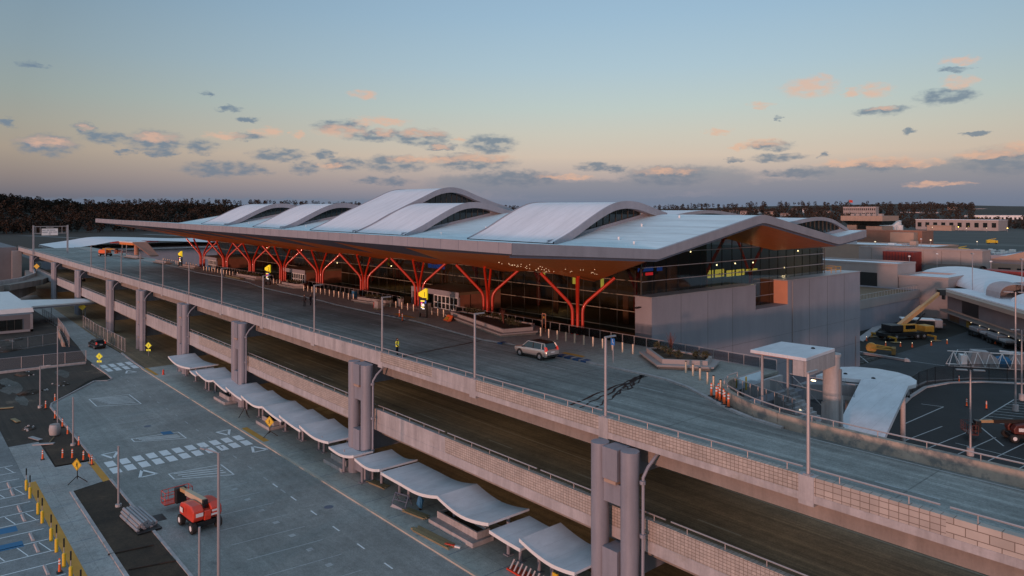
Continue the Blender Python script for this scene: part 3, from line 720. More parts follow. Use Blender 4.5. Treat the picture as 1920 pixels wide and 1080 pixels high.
# soffit -----------------------------------------------------------
COLX = [-60.9-17.2*i for i in range(9)]
TREEY = 63.0
zig = [(XR+.0-.3, 42.3, 22.95)]
nodes = []                                # (x, y, z) along the zigzag from right to left
for i, cx in enumerate(COLX):
    nodes.append((cx, 43.0 if i == 0 else 55.0, (22.75 if i == 0 else 20.4)+tilt(cx)))
    nodes.append((cx-8.6, 44.0, 22.75+tilt(cx-8.6)))
nodes = [(XR-.6, 42.4, 22.95), (-52.3, 42.6, 22.9)] + [n for n in nodes if n[0] > XL+1] + [(XL+.3, 46, 22.4+tilt(XL))]
d = MB()
for a, b in zip(nodes[:-1], nodes[1:]):
    d.quad((a[0],41.6,24.16-FH+tilt(a[0])), (b[0],41.6,24.16-FH+tilt(b[0])), b, a)
d.quad((XR-.2,41.6,23.12),(XR-.2,62.2,21.85),(XR-1.1,62.0,21.75),(XR-.6,42.4,22.95))
d.build('soffit_border', M['soffd'], tm)
inner = []
for n in nodes:
    i = min(range(9), key=lambda k: abs(COLX[k]-n[0])); dx = abs(COLX[i]-n[0])/8.6
    inner.append((n[0], 66.0, 18.3+.75*min(1, dx)+tilt(n[0])*.5))
o = MB()
for k in range(2, len(nodes)-1):
    a, b, c, e = nodes[k], nodes[k+1], inner[k+1], inner[k]
    if (k % 2) == 0: o.poly([a, b, e]); o.poly([b, c, e])
    else: o.poly([a, b, c]); o.poly([a, c, e])
tip = (-60.9, 66.0, 18.25)
o.poly([nodes[0], nodes[1], tip]); o.poly([nodes[1], nodes[2], tip]); o.poly([(XR-1.1,62.0,21.75), nodes[0], tip])
o.poly([(XR-1.1,62.0,21.75), tip, (-58.0,71.4,20.3)])
for k in range(2, len(nodes)-1):
    a, b = inner[k], inner[k+1]; o.quad(a, b, (b[0],71.6,20.2+tilt(b[0])), (a[0],71.6,20.2+tilt(a[0])))
so = o.build('soffit', M['wood'], tm)
q = random.Random(11)
dl = None
for i in range(46):
    u = q.uniform(0, 1); v = q.uniform(.28, .62)
    a = Vector(nodes[2]).lerp(Vector(nodes[0]), min(1, u*1.05)) if u < .8 else Vector(nodes[0]).lerp(Vector((XR-1.1,62,21.75)), (u-.8)*3)
    p = a.lerp(Vector(tip), v) - Vector((0, 0, .05))
    if dl is None: dl = MB().cyl(0,0,-.02,.02,.032,8).build('downlight', M['lamps'], tm); dl.location = p
    else:
        c = dl.copy(); COL.objects.link(c); c.parent = tm; c.location = p
# facade -----------------------------------------------------------
YF = 71.5
MB().quad((-212,YF,0),(-58.0,YF,0),(-58.0,YF,21.4),(-212,YF,21.4)).build('front_glazing', M['glass'], tm)
h = MB()
for z in (7.5,10.0,12.0,14.2,16.2,18.1,19.8): h.box(-212,-58.05,YF-.09,YF-.01,z-.045,z+.045)
h.build('transom', M['mullh'], tm); h = MB()
for i in range(52): h.box(-212+3*i-.03,-212+3*i+.03,YF-.05,YF-.012,0,20.2)
h.box(-58.12,-57.98,YF-.1,YF+.05,0,21.7)
h.build('mullion_frame', M['mull'], tm)
ends = [(71.5, 121.0)]
g = MB(); XG = -58.0
pr = [(y, z) for y, z in BP if 71.5 < y < 121]
ys = [71.5, 74, 79, 81.3, 83, 85, 87, 95, 102, 103.5, 112.4]
for a, b in zip(ys[:-1], ys[1:]): g.quad((XG,a,11.5),(XG,b,11.5),(XG,b,bz(b)-.9),(XG,a,bz(a)-.9))
g.quad((XG,112.4,11.5),(XG,119.4,11.5),(XG,119.4,20.6),(XG,112.4,22.8))
g.build('end_glazing', M['glass'], tm)
h = MB()
for z in (12.0,14.2,16.2,18.06,19.8,21.6,23.4):
    y1 = 119.4
    y0 = 71.5
    if z > 22: y0, y1 = 73.5, 97
    elif z > 21: y0, y1 = 71.5, 110
    h.box(XG,XG+.09,y0,y1,z-.045,z+.045)
h.build('transom', M['galv'], tm); h = MB()
for i in range(19):
    y = 74.0+2.55*i; h.box(XG-.1,XG-.01,y-.06,y+.06,11.5,(bz(y)-.92 if y < 112 else 20.7))
h.build('mullion_frame', M['mull'], tm)
e = MB(); ye = [79.5,81.7,82.7,83.5,84.5,87,91,95,99,102,103.5]
e.grid([[(XR-.3, y, bz(y)-1.27) for y in ye], [(-58.1, y, bz(y)-1.27-1.0*min(1,(y-79.5)/2.2)) for y in ye]])
e.quad((XR-.3,103.5,bz(103.5)-1.27),(XR-.3,112,bz(112)-1.27),(-58.1,112,bz(112)-1.27),(-58.1,103.5,bz(103.5)-2.27))
e.build('end_soffit', M['wood'], tm)
# rooms behind the glass
MB().box(-212,-58.4,71.8,119,11.4,11.95).build('floor', M['brown'], tm)
MB().box(-212,-58.6,86,86.4,0,22.6).build('inner_wall', M['brown'], tm)
MB().box(-212,-58.6,71.8,119,5.4,5.9).build('floor', M['brown'], tm)
MB().box(-212.3,-212,71.5,112,0,21.5).build('side_wall', M['wall'], tm)
MB().box(-212,-58.2,119,119.4,0,20.6).build('back_wall', M['wall'], tm)
MB().box(-211,-70,92,118,11.95,15.3).build('inner_block', pm('interior_teal', (.10,.15,.15), .7), tm)
for i, (x, y) in enumerate(((-66,80),(-66,97),(-66,110),(-84,78),(-100,78),(-118,78),(-136,78))):
    c = MB(); 
    c.tube([(x,y,12),(x,y,17),(x+1.5,y+3.2,23)], .26, 8); c.tube([(x,y,16),(x-.4,y-3.4,22.4)], .22, 8); c.tube([(x,y,12),(x,y,16.8)], .3, 8)
    c.build('inner_column', M['red'], tm, smooth=True)
for (y0,y1,z0,z1,mk) in ((80.5,84,18.3,18.9,'scrb'),(84.8,89,18.2,18.8,'scrb'),(89.2,91,18.2,18.5,'scrr'),(80.4,81.4,17.7,18.1,'scrr'),(82.2,83.8,17.7,18.1,'scrr'),(91.4,96.5,16.6,17.7,'scrb'),(96.8,99,16.4,17.6,'scry'),(99.6,102,16.4,17.6,'scry'),(102.8,105,16.3,17.3,'scry'),(105.6,108,16.3,17.3,'scry'),(108.6,112,16.9,17.2,'scry')):
    MB().box(-66,-65.9,y0,y1,z0,z1).build('screen', M[mk], tm)
for y0 in (97.2, 100.2, 106.0):
    b = MB()
    for k in range(4): b.box(-65.89,-65.87,y0+.4*k,y0+.4*k+.22,16.7,16.7+.25+.1*(k%2))
    b.build('screen_lettering', M['black'], tm)
for i, (x, y, z) in enumerate(((-61,88,19.1),(-61,92.5,19.0),(-61,97.4,19.0),(-61,102.4,18.9),(-61,79.5,20.6),(-61,112,17.6),(-61,116.5,20.2),(-61,86,21.2),(-76,74,15.2),(-101,73.5,18.3),(-121,73.4,17.9),(-138,73.4,18.6),(-149,73.3,18.2),(-166,73.2,18.0),(-120,73,16.4),(-142,73,15.8),(-180,73,17.6))):
    MB().blob((x,y,z),(.11,.11,.11),i,0,0).build('room_lamp', M['lampw'], tm)
    if i in (0,3,5,8,9,10,12,14,16):
        pl = bpy.data.lights.new('room_lamp_glow','POINT'); pl.energy = 150; pl.color = (1,.72,.40); pl.shadow_soft_size = .3; po = bpy.data.objects.new('room_lamp_glow', pl); COL.objects.link(po); po.parent = tm; po.location = (x-1.5, y+2.5, z-.3)
MB().box(-109,-104,74,74.1,16.7,17.9).build('screen', M['scrb'], tm)
textmesh('C', 1.7, M['scry'], 'gate_letter', tm, faceM(-104.0, 73.9, 18.9))
textmesh('C', 1.7, M['scry'], 'gate_letter', tm, faceM(-110.6, 73.9, 18.7))
for x, z in ((-71.3,17.8),(-77.5,18.4),(-66,17.4)): MB().box(x-.25,x+.25,73,73.1,z-1.1,z+.7).build('screen', M['scry'], tm)
for x in (-92,-95,-75,-62): MB().box(x,x+.9,72.6,72.7,12.3,16).build('inner_post', M['orangewall'], tm)
# end block
MB().box(-58.3,-55.7,70.6,94.2,-.1,16.3).build('wall', M['wall'], tm)
MB().box(-58.3,-55.7,94.2,103.3,-.1,12.8).build('wall', M['wall'], tm)
MB().box(-60.3,-55.7,103.3,128,-.1,16.35).build('wall', M['wall'], tm)
MB().box(-61.5,-60.31,103.2,119,11.9,16.2).build('wall', M['orangewall'], tm)
MB().box(-60.3,-55.72,103.26,103.298,12.82,16.3).build('terracotta_panel', M['orangewall'], tm)
c = MB(); c.box(-58.45,-55.62,70.5,94.25,16.3,16.42); c.box(-60.4,-55.62,103.2,128.1,16.35,16.47); c.build('wall_coping', M['galv'], tm)
s = MB()
for y in (76.5,82.4,88.3,110,116,122): s.box(-55.7,-55.688,y-.02,y+.02,0,16.3)
for z in (4.2,8.4): s.box(-55.7,-55.688,70.6,128,z-.012,z+.012)
s.build('panel_joint', M['mull'], tm)
s = MB(); s.box(-55.7,-55.6,112,113.3,0,2.2); s.build('service_door', M['galv'], tm)
s = MB(); s.box(-55.7,-55.62,79,82,1.2,2.6); [s.box(-55.62,-55.58,79.05,81.95,1.25+.2*k,1.33+.2*k) for k in range(7)]; s.build('louvre', M['mull'], tm)
s = MB(); s.tube([(-55.62,126.2,.3),(-55.62,126.2,5.4)], .07, 6); s.tube([(-55.6,104.6,0),(-55.6,104.6,16.2)], .06, 6); s.build('downpipe', M['galv'], tm)
s = MB(); s.box(-57.6,-57.3,69.9,70.6,15.0,15.12).box(-57.7,-57.2,69.6,70.1,14.95,15.08); s.build('wall_lamp', M['black'], tm)
y = MB()
for a, b in (((-59.6,120.5),(-57.2,120.5)),((-59.6,124),(-57.2,124)),((-59.6,120.5),(-59.6,124)),((-57.2,120.5),(-57.2,124))):
    for z in (16.9,17.4): y.tube([(a[0],a[1],z),(b[0],b[1],z)], .05, 6)
for x_, y_ in ((-59.6,120.5),(-57.2,120.5),(-59.6,124),(-57.2,124),(-59.6,122.2),(-57.2,122.2)): y.tube([(x_,y_,16.4),(x_,y_,17.45)], .05, 6)
y.build('roof_guard_rail', M['crane'], tm)
# entrance lobbies
def lobby(x0, x1):
    b = MB().box(x0,x1,63.4,71.4,14.55,14.95).build('entrance_roof', M['brown'], tm)
    f = MB(); f.box(x0-.02,x1+.02,63.3,63.4,14.2,14.97); f.box(x0,x0+.35,63.32,63.6,12.1,14.2); f.box(x1-.3,x1,63.32,63.6,12.1,14.2); f.build('entrance_frame', M['fascia'], b)
    MB().box(x1-.12,x1-.02,63.6,71.4,12.1,14.55).build('entrance_wall', pm('brown_brick', (.26,.10,.06), .8), b)
    MB().box(x0,x1,65.5,65.6,12.1,14.55).build('entrance_glass', M['glassd'], b)
    MB().box(x0-.2,x1+.2,60.6,63.4,12.13,12.16).build('entrance_floor', M['conc'], b)
    n = 6; xd = x1-6.4
    for i in range(n):
        a = xd+i*1.02
        d = MB(); d.box(a,a+.07,63.36,63.46,12.15,14.2); d.box(a+.95,a+1.02,63.36,63.46,12.15,14.2); d.box(a+.07,a+.95,63.36,63.46,14.08,14.2); d.box(a+.07,a+.95,63.36,63.46,13.0,13.1); d.box(a+.07,a+.95,63.36,63.46,12.15,12.28)
        d.build('door', M['white'], b)
    MB().box(xd,x1-.3,63.50,63.53,12.15,14.2).build('door_glass', M['glassd'], b)
for k in range(3): lobby(-98.0-51.6*k, -85.4-51.6*k)
# branching columns -------------------------------------------------
def tree_column(cx):
    base = MB()
    for sx in (-1,1):
        for sy in (-1,1):
            base.cyl(cx+.42*sx, TREEY+.42*sy, 5, 12.2, .2, 12)
    tr = base.build('branching_column', M['red'], tm, smooth=True)
    for sx in (-1,1):
        for sy in (-1,1):
            p = [(.42,12.0),(.42,14.6),(.45,15.1),(.58,15.6),(.82,16.05),(3.15,19.45 if sy < 0 else 18.9)]
            MB().tube([(cx+sx*a, TREEY+sy*a, z+tilt(cx)*.3*(i == 5)) for i, (a, z) in enumerate(p)], .2, 12).build('branch', M['red'], tr, smooth=True)
for cx in COLX: tree_column(cx)
# ================================================================== THINGS ON THE UPPER DECK
DZ = 12.13
bol = thing('bollard', 'x', 'bollard', (0,0,DZ))
MB().cyl(0,0,0,1.04,.105,14).build('post', M['steel'], bol, smooth=True); MB().cyl(0,0,1.04,1.1,.11,14,.07).build('cap', M['black'], bol, smooth=True)
BG = 'steel bollards along the terminal kerb'
used = [False]
def bollards(pts, fmt):
    n = len(pts)
    for i, (x, y) in enumerate(pts):
        l = fmt % ORD[i]
        if not used[0]: used[0] = True; bol.location = (x, y, DZ); tag(bol, l, 'bollard', BG)
        else: dup(bol, (x, y, DZ), label=l, group=BG)
bollards([(-62.6+1.4*i, 58.5) for i in range(11)], 'steel bollard, %s from the left in the row behind the silver car')
bollards([(-39.8,55.4),(-38.6,54.8),(-37.3,54.0),(-36.0,53.2),(-34.8,52.3),(-33.6,51.5)], 'steel bollard, %s in the diagonal row ending at the orange cones')
bollards([(-96.9,58.8),(-95.3,58.8),(-93.6,58.8),(-92.0,58.8),(-90.4,58.8)], 'lit bollard, %s from the left in the row before the sign marked 1')
bollards([(-85.8,58.9),(-84.3,58.9),(-82.9,58.9)], 'lit bollard, %s of three between the sign marked 1 and long planter')
bollards([(-127.0+1.72*i, 58.5) for i in range(12)], 'lit bollard, %s from the left in the row behind the three people')
bollards([(-150.2,60.0),(-143.3,59.5),(-141.8,59.5),(-140.2,59.5),(-138.8,60.4),(-137.2,60.8)], 'lit steel bollard, %s from the left around the sign marked 2')
bollards([(-186.3+2.0*i, 59.5) for i in range(11)] + [(-163.6,59.6),(-161.8,59.7)], 'small lit bollard, %s from the left between the signs marked 2 and 3')
bollards([(-224.5+1.95*i, 60.5) for i in range(8)], 'tiny lit bollard, %s from the left before the sign marked 3')
bollards([(-204.6,60.8),(-199.0,60.2),(-196.8,60.2),(-194.4,60.2)], 'small lit bollard, %s to the right of the sign marked 3')
# planters with a bench ledge
def inset(P, d):
    c = Vector((sum(p[0] for p in P)/len(P), sum(p[1] for p in P)/len(P))); out = []
    n = len(P)
    for i in range(n):
        a, b, e = Vector(P[i-1]), Vector(P[i]), Vector(P[(i+1)%n])
        d1 = (b-a).normalized(); d2 = (e-b).normalized(); n1 = Vector((-d1.y,d1.x)); n2 = Vector((-d2.y,d2.x))
        k = n1+n2; k = k/max(.35, k.length_squared)*2
        if k.length > 2.2: k = k.normalized()*2.2
        out.append(tuple(b+k*d))
    return out
def ccw(P): return P if sum(P[i][0]*P[(i+1)%len(P)][1]-P[(i+1)%len(P)][0]*P[i][1] for i in range(len(P))) > 0 else P[::-1]
def planter(P, label, z=DZ, grp='planters with bench ledges'):
    P = ccw(P); c = (P[0][0], P[0][1]); L = [(x-c[0], y-c[1]) for x, y in P]
    t = thing('planter', label, 'planter', (c[0], c[1], z), 0, grp)
    MB().prism(inset(L, .25), 0, .28).build('bench_base', M['concd'], t)
    MB().prism(L, .28, .44).build('bench_ledge', M['pink'], t)
    W = inset(L, .65); I = inset(L, .95)
    w = MB(); n = len(W)
    for i in range(n):
        j = (i+1)%n; w.hexa([(*W[i],.44),(*W[j],.44),(*I[j],.44),(*I[i],.44)],[(*W[i],.86),(*W[j],.86),(*I[j],.86),(*I[i],.86)])
    w.build('planter_wall', M['pink'], t)
    MB().poly([(x, y, .7) for x, y in I]).build('soil', M['soil'], t)
    return t
def shrub(x, y, z, r, h, seed, label, grp=None, mat='leaf', n=170):
    t = thing('shrub', label, 'shrub', (x,y,z), 0, grp)
    m = MB()
    for k in range(5):
        a = 1.26*k+seed; m.tube([(0,0,0),(math.cos(a)*r*.3,math.sin(a)*r*.3,h*.55)], [.03,.012], 5)
    m.build('stem', M['trunk'], t)
    f = MB().leaves((0,0,h*.6), (r,r,h*.5), n, .075, seed, .35); f.build('foliage', M[mat], t)
    return t
planter([(-82.4,58.7),(-64.9,54.2),(-63.6,59.0),(-66,61.6),(-81.6,61.4)], 'long pale planter with bench ledge left of the silver car')
planter([(-47.6,58.3),(-42.4,54.5),(-38.3,57.6),(-39.6,60.6),(-47.2,60.8)], 'five sided pale planter with round shrubs near the diagonal bollards')
planter([(-106.2,57.1),(-97.6,58.1),(-97.4,60.6),(-106,61)], 'pale planter between the people and the sign marked 1')
planter([(-138.0,58.0),(-131.4,58.2),(-129.2,59.8),(-131,61.4),(-138,61.2)], 'pale planter just right of the sign marked 2')
planter([(-163.2,58.2),(-151.4,58.6),(-151,61),(-162.6,61.4)], 'long pale planter left of the sign marked 2')
planter([(-200.3,57.6),(-191.6,58.6),(-191.6,60.6),(-200,60.4)], 'small pale planter right of the sign marked 3')
planter([(-224,57.2),(-213.6,57.6),(-213.4,60),(-223.8,59.8)], 'small pale planter beside the far bollards left of the sign marked 3')
planter([(-255,56.6),(-243,57.6),(-243,60),(-254.6,59.6)], 'farthest pale planter at the edge of the orange stair canopy')
q = random.Random(5)
for i in range(9):
    t = (i+.5)/9; x = -80.2+t*14.6; y = 60.5-t*2.2+q.uniform(-.4,.4)
    shrub(x, y, DZ+.7, .75, .8+.2*q.random(), i, f'low dark shrub, {ORD[i]} from the left in the long planter left of the silver car', 'shrubs in the planters')
shrub(-67.6, 57.9, DZ+.7, .7, .9, 21, 'reddish shrub at the right corner of the long planter', 'shrubs in the planters')
for i, (x, y) in enumerate(((-46.0,59.2),(-44.6,58.6),(-43.2,57.6),(-42.0,57.2),(-40.9,58.6),(-40.1,58.9))):
    shrub(x, y, DZ+.7, .5+.1*(i%2), .8, 31+i, f'rounded shrub, {ORD[i]} from the left in the five sided planter', 'shrubs in the planters')
for i in range(5): shrub(-104.6+1.6*i, 59.3, DZ+.7, .65, .7, 41+i, f'low shrub, {ORD[i]} from the left in the planter left of the sign marked 1', 'shrubs in the planters')
for i in range(4): shrub(-136.4+1.5*i, 59.8, DZ+.7, .65, .7, 51+i, f'low shrub, {ORD[i]} from the left in the planter right of the sign marked 2', 'shrubs in the planters')
for i in range(6): shrub(-161.6+1.8*i, 59.9, DZ+.7, .7, .7, 61+i, f'low shrub, {ORD[i]} from the left in the planter left of the sign marked 2', 'shrubs in the planters')
def twigtree(x, y, h, label):
    t = thing('sapling', label, 'sapling', (x,y,DZ+.7)); m = MB(); q = random.Random(int(-x))
    for k in range(16):
        a = q.uniform(0,6.28); r = q.uniform(.1,.55); m.tube([(0,0,0),(math.cos(a)*r*.45,math.sin(a)*r*.45,h*.5),(math.cos(a)*r,math.sin(a)*r,h*q.uniform(.75,1))], [.03,.02,.008], 4)
    m.build('branch_bundle', M['twig'], t)
twigtree(-69.3, 58.4, 2.1, 'bare red-stemmed sapling in the long planter left of the silver car'); twigtree(-44.9, 60.0, 1.9, 'bare grey-red sapling in the five sided planter')
# glass guard rail at the edge of the terrace
gl_r = glassmat('rail_glass', (.62,.64,.66), .1)
def guard(x0, x1, label):
    t = thing('guard_rail', label, 'guard rail', (x0,62.3,DZ), 0, 'glass guard rails along the terrace edge'); Ln = x1-x0
    MB().tube([(0,0,1.06),(Ln,0,1.06)], .035, 6).build('hand_rail', M['rail'], t)
    MB().box(0,Ln,-.01,.01,.12,.96).build('glass_panel', gl_r, t)
    n = max(2, int(Ln/1.6))
    for i in range(n+1): MB().box(Ln*i/n-.03,Ln*i/n+.03,-.03,.05,0,1.06).build('post', M['rail'], t)
guard(-84.6, -60, 'glass guard rail behind the long planter left of the silver car'); guard(-60, -34.7, 'glass guard rail behind the bollards and the five sided planter')
guard(-133, -98.8, 'glass guard rail between entrance two and the sign marked 1'); guard(-186, -150.4, 'glass guard rail left of the sign marked 2')
# numbered totems
def totem(x, y, num, label):
    t = thing('wayfinding_sign', label, 'sign', (x,y,DZ), R(22), 'numbered wayfinding signs')
    MB().box(-.62,.62,-.16,.16,.62,2.75).build('panel', M['black'], t)
    f = MB(); f.box(-.62,-.5,-.16,.16,0,.62); f.box(.5,.62,-.16,.16,0,.62); f.box(-.5,.5,-.16,.16,0,.1); f.build('foot', M['black'], t)
    h = MB(); h.ext([(-.72,3.42),(-.72,2.98),(.66,2.5),(.66,4.0),(.42,4.05)], 'y', -.14, .14); h.build('head', M['signy'], t)
    textmesh(num, .95, M['black'], 'numeral', t, faceM(.3, -.15, 3.2))
    b = MB().box(-.34,.30,-.166,-.161,2.2,2.38).build('heading_bar', M['scry'], t)
    MB().box(.32,.58,-.166,-.161,1.98,2.34).build('blue_symbol', M['scrb'], t)
    q = random.Random(int(num))
    for k, mk in enumerate(('scrp','scrw','scrw','scry','scrw')):
        w = q.uniform(.25,.55); MB().box(-.32+.06*k,-.32+.06*k+w,-.166,-.161,1.98-.2*k,2.1-.2*k).build('listing_line', M[mk], t)
    for k in range(4): MB().box(-.3,-.12,-.169,-.166,2.02-.2*k-.1,2.12-.2*k-.1).build('airline_mark', M[('scrp','scrr','scry','scrw')[k]], t)
totem(-84.4, 56.5, '1', 'tall black sign with yellow head numbered 1'); totem(-141.6, 57.6, '2', 'tall black sign with yellow head numbered 2'); totem(-205.0, 59.4, '3', 'tall black sign with yellow head numbered 3')
# people -----------------------------------------------------------
def person(x, y, z, rz, label, cloth, h=1.75, vest=None, pose=0, bare=False):
    t = thing('person', label, 'person', (x,y,z), R(rz)); k = h/1.75
    a = .16+.05*pose
    V = [(0,0,.95),(0,0,1.15),(0,.0,1.38),(0,.01,1.50),(0,.0,1.60),
         (-.10,0,.90),(-.11,.02+.06*pose,.50),(-.12,-.03-.05*pose,.09),(-.13,-.16-.05*pose,.04),
         (.10,0,.90),(.11,.03-.06*pose,.50),(.12,-.02+.08*pose,.09),(.13,-.15+.08*pose,.04),
         (-.20,0,1.40),(-.26,.03,1.13),(-.24,-.10*a*8,.93),(.20,0,1.40),(.26,.03,1.13),(.24,-.08*a*8,.92)]
    E = [(0,1),(1,2),(2,3),(3,4),(0,5),(5,6),(6,7),(7,8),(0,9),(9,10),(10,11),(11,12),(2,13),(13,14),(14,15),(2,16),(16,17),(17,18)]
    Rr = [.15,.14,.16,.07,.07,.095,.07,.05,.04,.095,.07,.05,.04,.075,.055,.04,.075,.055,.04]
    me = bpy.data.meshes.new('body'); me.from_pydata([(p[0]*k,p[1]*k,p[2]*k) for p in V], E, []); me.materials.append(cloth)
    o = bpy.data.objects.new('body', me); COL.objects.link(o); o.parent = t
    o.modifiers.new('skin','SKIN'); sk = me.skin_vertices[0].data
    for i, r in enumerate(Rr): sk[i].radius = (r*k, r*.8*k if i in (1,2) else r*k)
    sk[0].use_root = True
    o.modifiers.new('sub','SUBSURF').levels = 1
    # head with face, joined on the neck
    hd = MB(); c = (0,-.015*k,1.66*k)
    hd.blob(c, (.075*k,.092*k,.115*k), 1, 3, .0)
    hd.blob((0,-.105*k,1.645*k), (.014*k,.02*k,.02*k), 2, 0, 0); hd.blob((-.077*k,0,1.65*k), (.012*k,.02*k,.03*k), 3, 0, 0); hd.blob((.077*k,0,1.65*k), (.012*k,.02*k,.03*k), 3, 0, 0)
    hd.build('head', M['skin'], t, smooth='all')
    e = MB(); e.blob((-.03*k,-.1*k,1.67*k),(.012*k,.008*k,.008*k),1,0,0); e.blob((.03*k,-.1*k,1.67*k),(.012*k,.008*k,.008*k),1,0,0); e.box(-.025*k,.025*k,-.102*k,-.092*k,1.597*k,1.605*k); e.build('face_detail', M['hair'], t)
    MB().blob((0,.012*k,1.695*k), (.083*k,.098*k,.10*k), 4, 2, .03).build('hair', M['hair'], t, smooth='all')
    for s, w in ((-1, V[15]), (1, V[18])):
        hm = MB(); b = Vector(w)*k
        hm.blob((b.x, b.y-.01, b.z-.05), (.018,.035,.045), 1, 0, .02)
        for j in range(4): hm.tube([(b.x, b.y-.035+.02*j, b.z-.085),(b.x-.006*s, b.y-.037+.02*j, b.z-.12-.006*(j in (1,2))),(b.x-.02*s, b.y-.035+.02*j, b.z-.145-.006*(j in (1,2)))], [.010,.009,.007], 5)
        hm.tube([(b.x,b.y-.04,b.z-.04),(b.x-.01*s,b.y-.062,b.z-.07),(b.x-.015*s,b.y-.064,b.z-.095)], [.011,.010,.008], 5)
        hm.build('hand', M['skin'], t, smooth='all')
    if vest:
        v = MB(); n = 14
        rows = []
        for z, r1, r2 in ((.93,.20,.165),(1.1,.205,.17),(1.25,.215,.18),(1.4,.22,.17),(1.47,.16,.13)):
            rows.append([(math.cos(6.2832*i/n)*r1*k, math.sin(6.2832*i/n)*r2*k, z*k) for i in range(n+1)])
        v.grid(rows); vo = v.build('vest', vest, t, smooth='all')
        b = MB(); b.grid([[(math.cos(6.2832*i/n)*.213*k, math.sin(6.2832*i/n)*.178*k, z*k) for i in range(n+1)] for z in (1.12,1.17)]); b.build('reflective_band', M['white'], vo)
    return t
person(-107.0, 49.4, 12.0, 25, 'person in dark clothes, leftmost of the three standing on the road', M['cloth'], 1.8)
person(-107.2, 50.5, 12.0, -60, 'person in dark clothes, middle of the three standing on the road', M['cloth2'], 1.72, pose=1)
person(-107.6, 51.4, 12.0, 200, 'person in dark clothes, right of the three, half behind the light pole', M['cloth'], 1.76)
person(-64.4, 39.9, 12.0, 140, 'person in a yellow high visibility vest on the upper road near the parapet', M['cloth'], 1.8, vest=M['hivis'], pose=1)
# silver car -------------------------------------------------------
def car_body(mb, st):
    rows = []
    for x, zb, w, zs, zt, wt in st:       # sill height, half width, shoulder height, top height, top half width
        rows.append([(x,-w*.90,zb),(x,-w*.99,zb+.14),(x,-w,(zb+zs)/2+.08),(x,-w*.985,zs-.06),(x,-w*.95,zs),(x,-wt,zt),(x,0,zt+.015),(x,wt,zt),(x,w*.95,zs),(x,w*.985,zs-.06),(x,w,(zb+zs)/2+.08),(x,w*.99,zb+.14),(x,w*.90,zb),(x,-w*.90,zb)])
    mb.grid(rows); mb.poly(rows[0][:-1]); mb.poly(rows[-1][:-1][::-1])
    return mb
def suv(loc, rz, label, paint, roofmat, plate=True):
    t = thing('parked_car', label, 'car', loc, rz)
    st = [(-2.46,.45,.70,.74,.80,.55),(-2.40,.36,.84,.82,.90,.70),(-2.2,.32,.93,.90,.98,.80),(-1.6,.30,.96,.97,1.04,.82),(-1.15,.30,.965,1.0,1.08,.84),(-.9,.30,.965,1.02,1.05,.90),(.6,.30,.965,1.05,1.08,.90),(1.6,.30,.965,1.08,1.11,.90),(2.1,.33,.95,1.08,1.12,.88),(2.36,.38,.91,1.04,1.08,.84),(2.46,.46,.84,.92,.98,.76)]
    b = car_body(MB(), st).build('body', paint, t, smooth=True)
    bot = [(-1.25,-.90,1.04),(2.28,-.90,1.08),(2.28,.90,1.08),(-1.25,.90,1.04)]; top = [(-.42,-.70,1.70),(1.95,-.70,1.68),(1.95,.70,1.68),(-.42,.70,1.70)]
    MB().hexa(bot, top).build('window_glass', M['carglass'], t, bevel=.04)
    r = MB(); r.hexa([(-.50,-.72,1.67),(2.02,-.72,1.65),(2.02,.72,1.65),(-.50,.72,1.67)], [(-.30,-.62,1.76),(1.90,-.62,1.74),(1.90,.62,1.74),(-.30,.62,1.76)]); r.build('roof', roofmat, t, bevel=.04)
    p = MB()
    for s in (-1, 1):
        p.tube([(-1.22,.905*s,1.05),(-.45,.715*s,1.685)], .04, 5); p.tube([(-.45,.715*s,1.69),(1.98,.715*s,1.68)], .045, 5); p.tube([(2.30,.885*s,1.09),(1.98,.71*s,1.68)], .075, 6)
        p.tube([(1.75,.925*s,1.08),(1.65,.73*s,1.66)], .05, 5)
    p.build('pillar', paint, t)
    p = MB()
    for s in (-1, 1): p.tube([(.45,.915*s,1.07),(.38,.73*s,1.66)], .035, 5); p.tube([(-.2,.6*s,1.80),(1.8,.6*s,1.78)], .022, 5)
    p.build('trim', M['black'], t)
    for s in (-1, 1):
        MB().hexa([(2.30,.70*s,.98),(2.45,.66*s,.98),(2.40,.90*s,.98),(2.22,.93*s,.98)] if s > 0 else [(2.22,-.93,.98),(2.40,-.90,.98),(2.45,-.66,.98),(2.30,-.70,.98)],
                  [(2.22,.72*s,1.38),(2.30,.70*s,1.38),(2.28,.87*s,1.38),(2.12,.89*s,1.38)] if s > 0 else [(2.12,-.89,1.38),(2.28,-.87,1.38),(2.30,-.70,1.38),(2.22,-.72,1.38)]).build('tail_light', M['tail'], t)
        MB().cbox((-2.30,.68*s,.80),(.16,.34,.13)).build('headlight', M['white'], t, bevel=.03)
        MB().cbox((-.98,1.03*s,1.10),(.12,.18,.14)).build('side_mirror', M['black'], t, bevel=.03)
    if plate: MB().cbox((2.455,0,.86),(.03,.5,.13)).build('licence_plate', M['white'], t)
    MB().cbox((2.42,0,.52),(.14,1.6,.16)).build('bumper', M['black'], t, bevel=.03)
    MB().box(-2.0,2.1,-.94,.94,.26,.42).build('sill_trim', M['black'], t)
    for x in (-1.48, 1.5):
        for s in (-1, 1):
            w = MB().wheel(x,.85*s,.37,.37,.26,20).build('wheel', M['rubber'], t, smooth=True)
            a = MB(); a.cyl(0,0,0,.01,.05,6)
            a = MB().wheel(x,.97*s,.37,.20,.04,14); a.build('rim', M['galv'], w)
            MB().wheel(x,.925*s,.38,.44,.09,20).build('wheel_arch', M['black'], w)
    return t
suv((-54.55,50.35,12.0), 0, 'silver estate car with black roof parked at the kerb', M['silver'], M['black'])
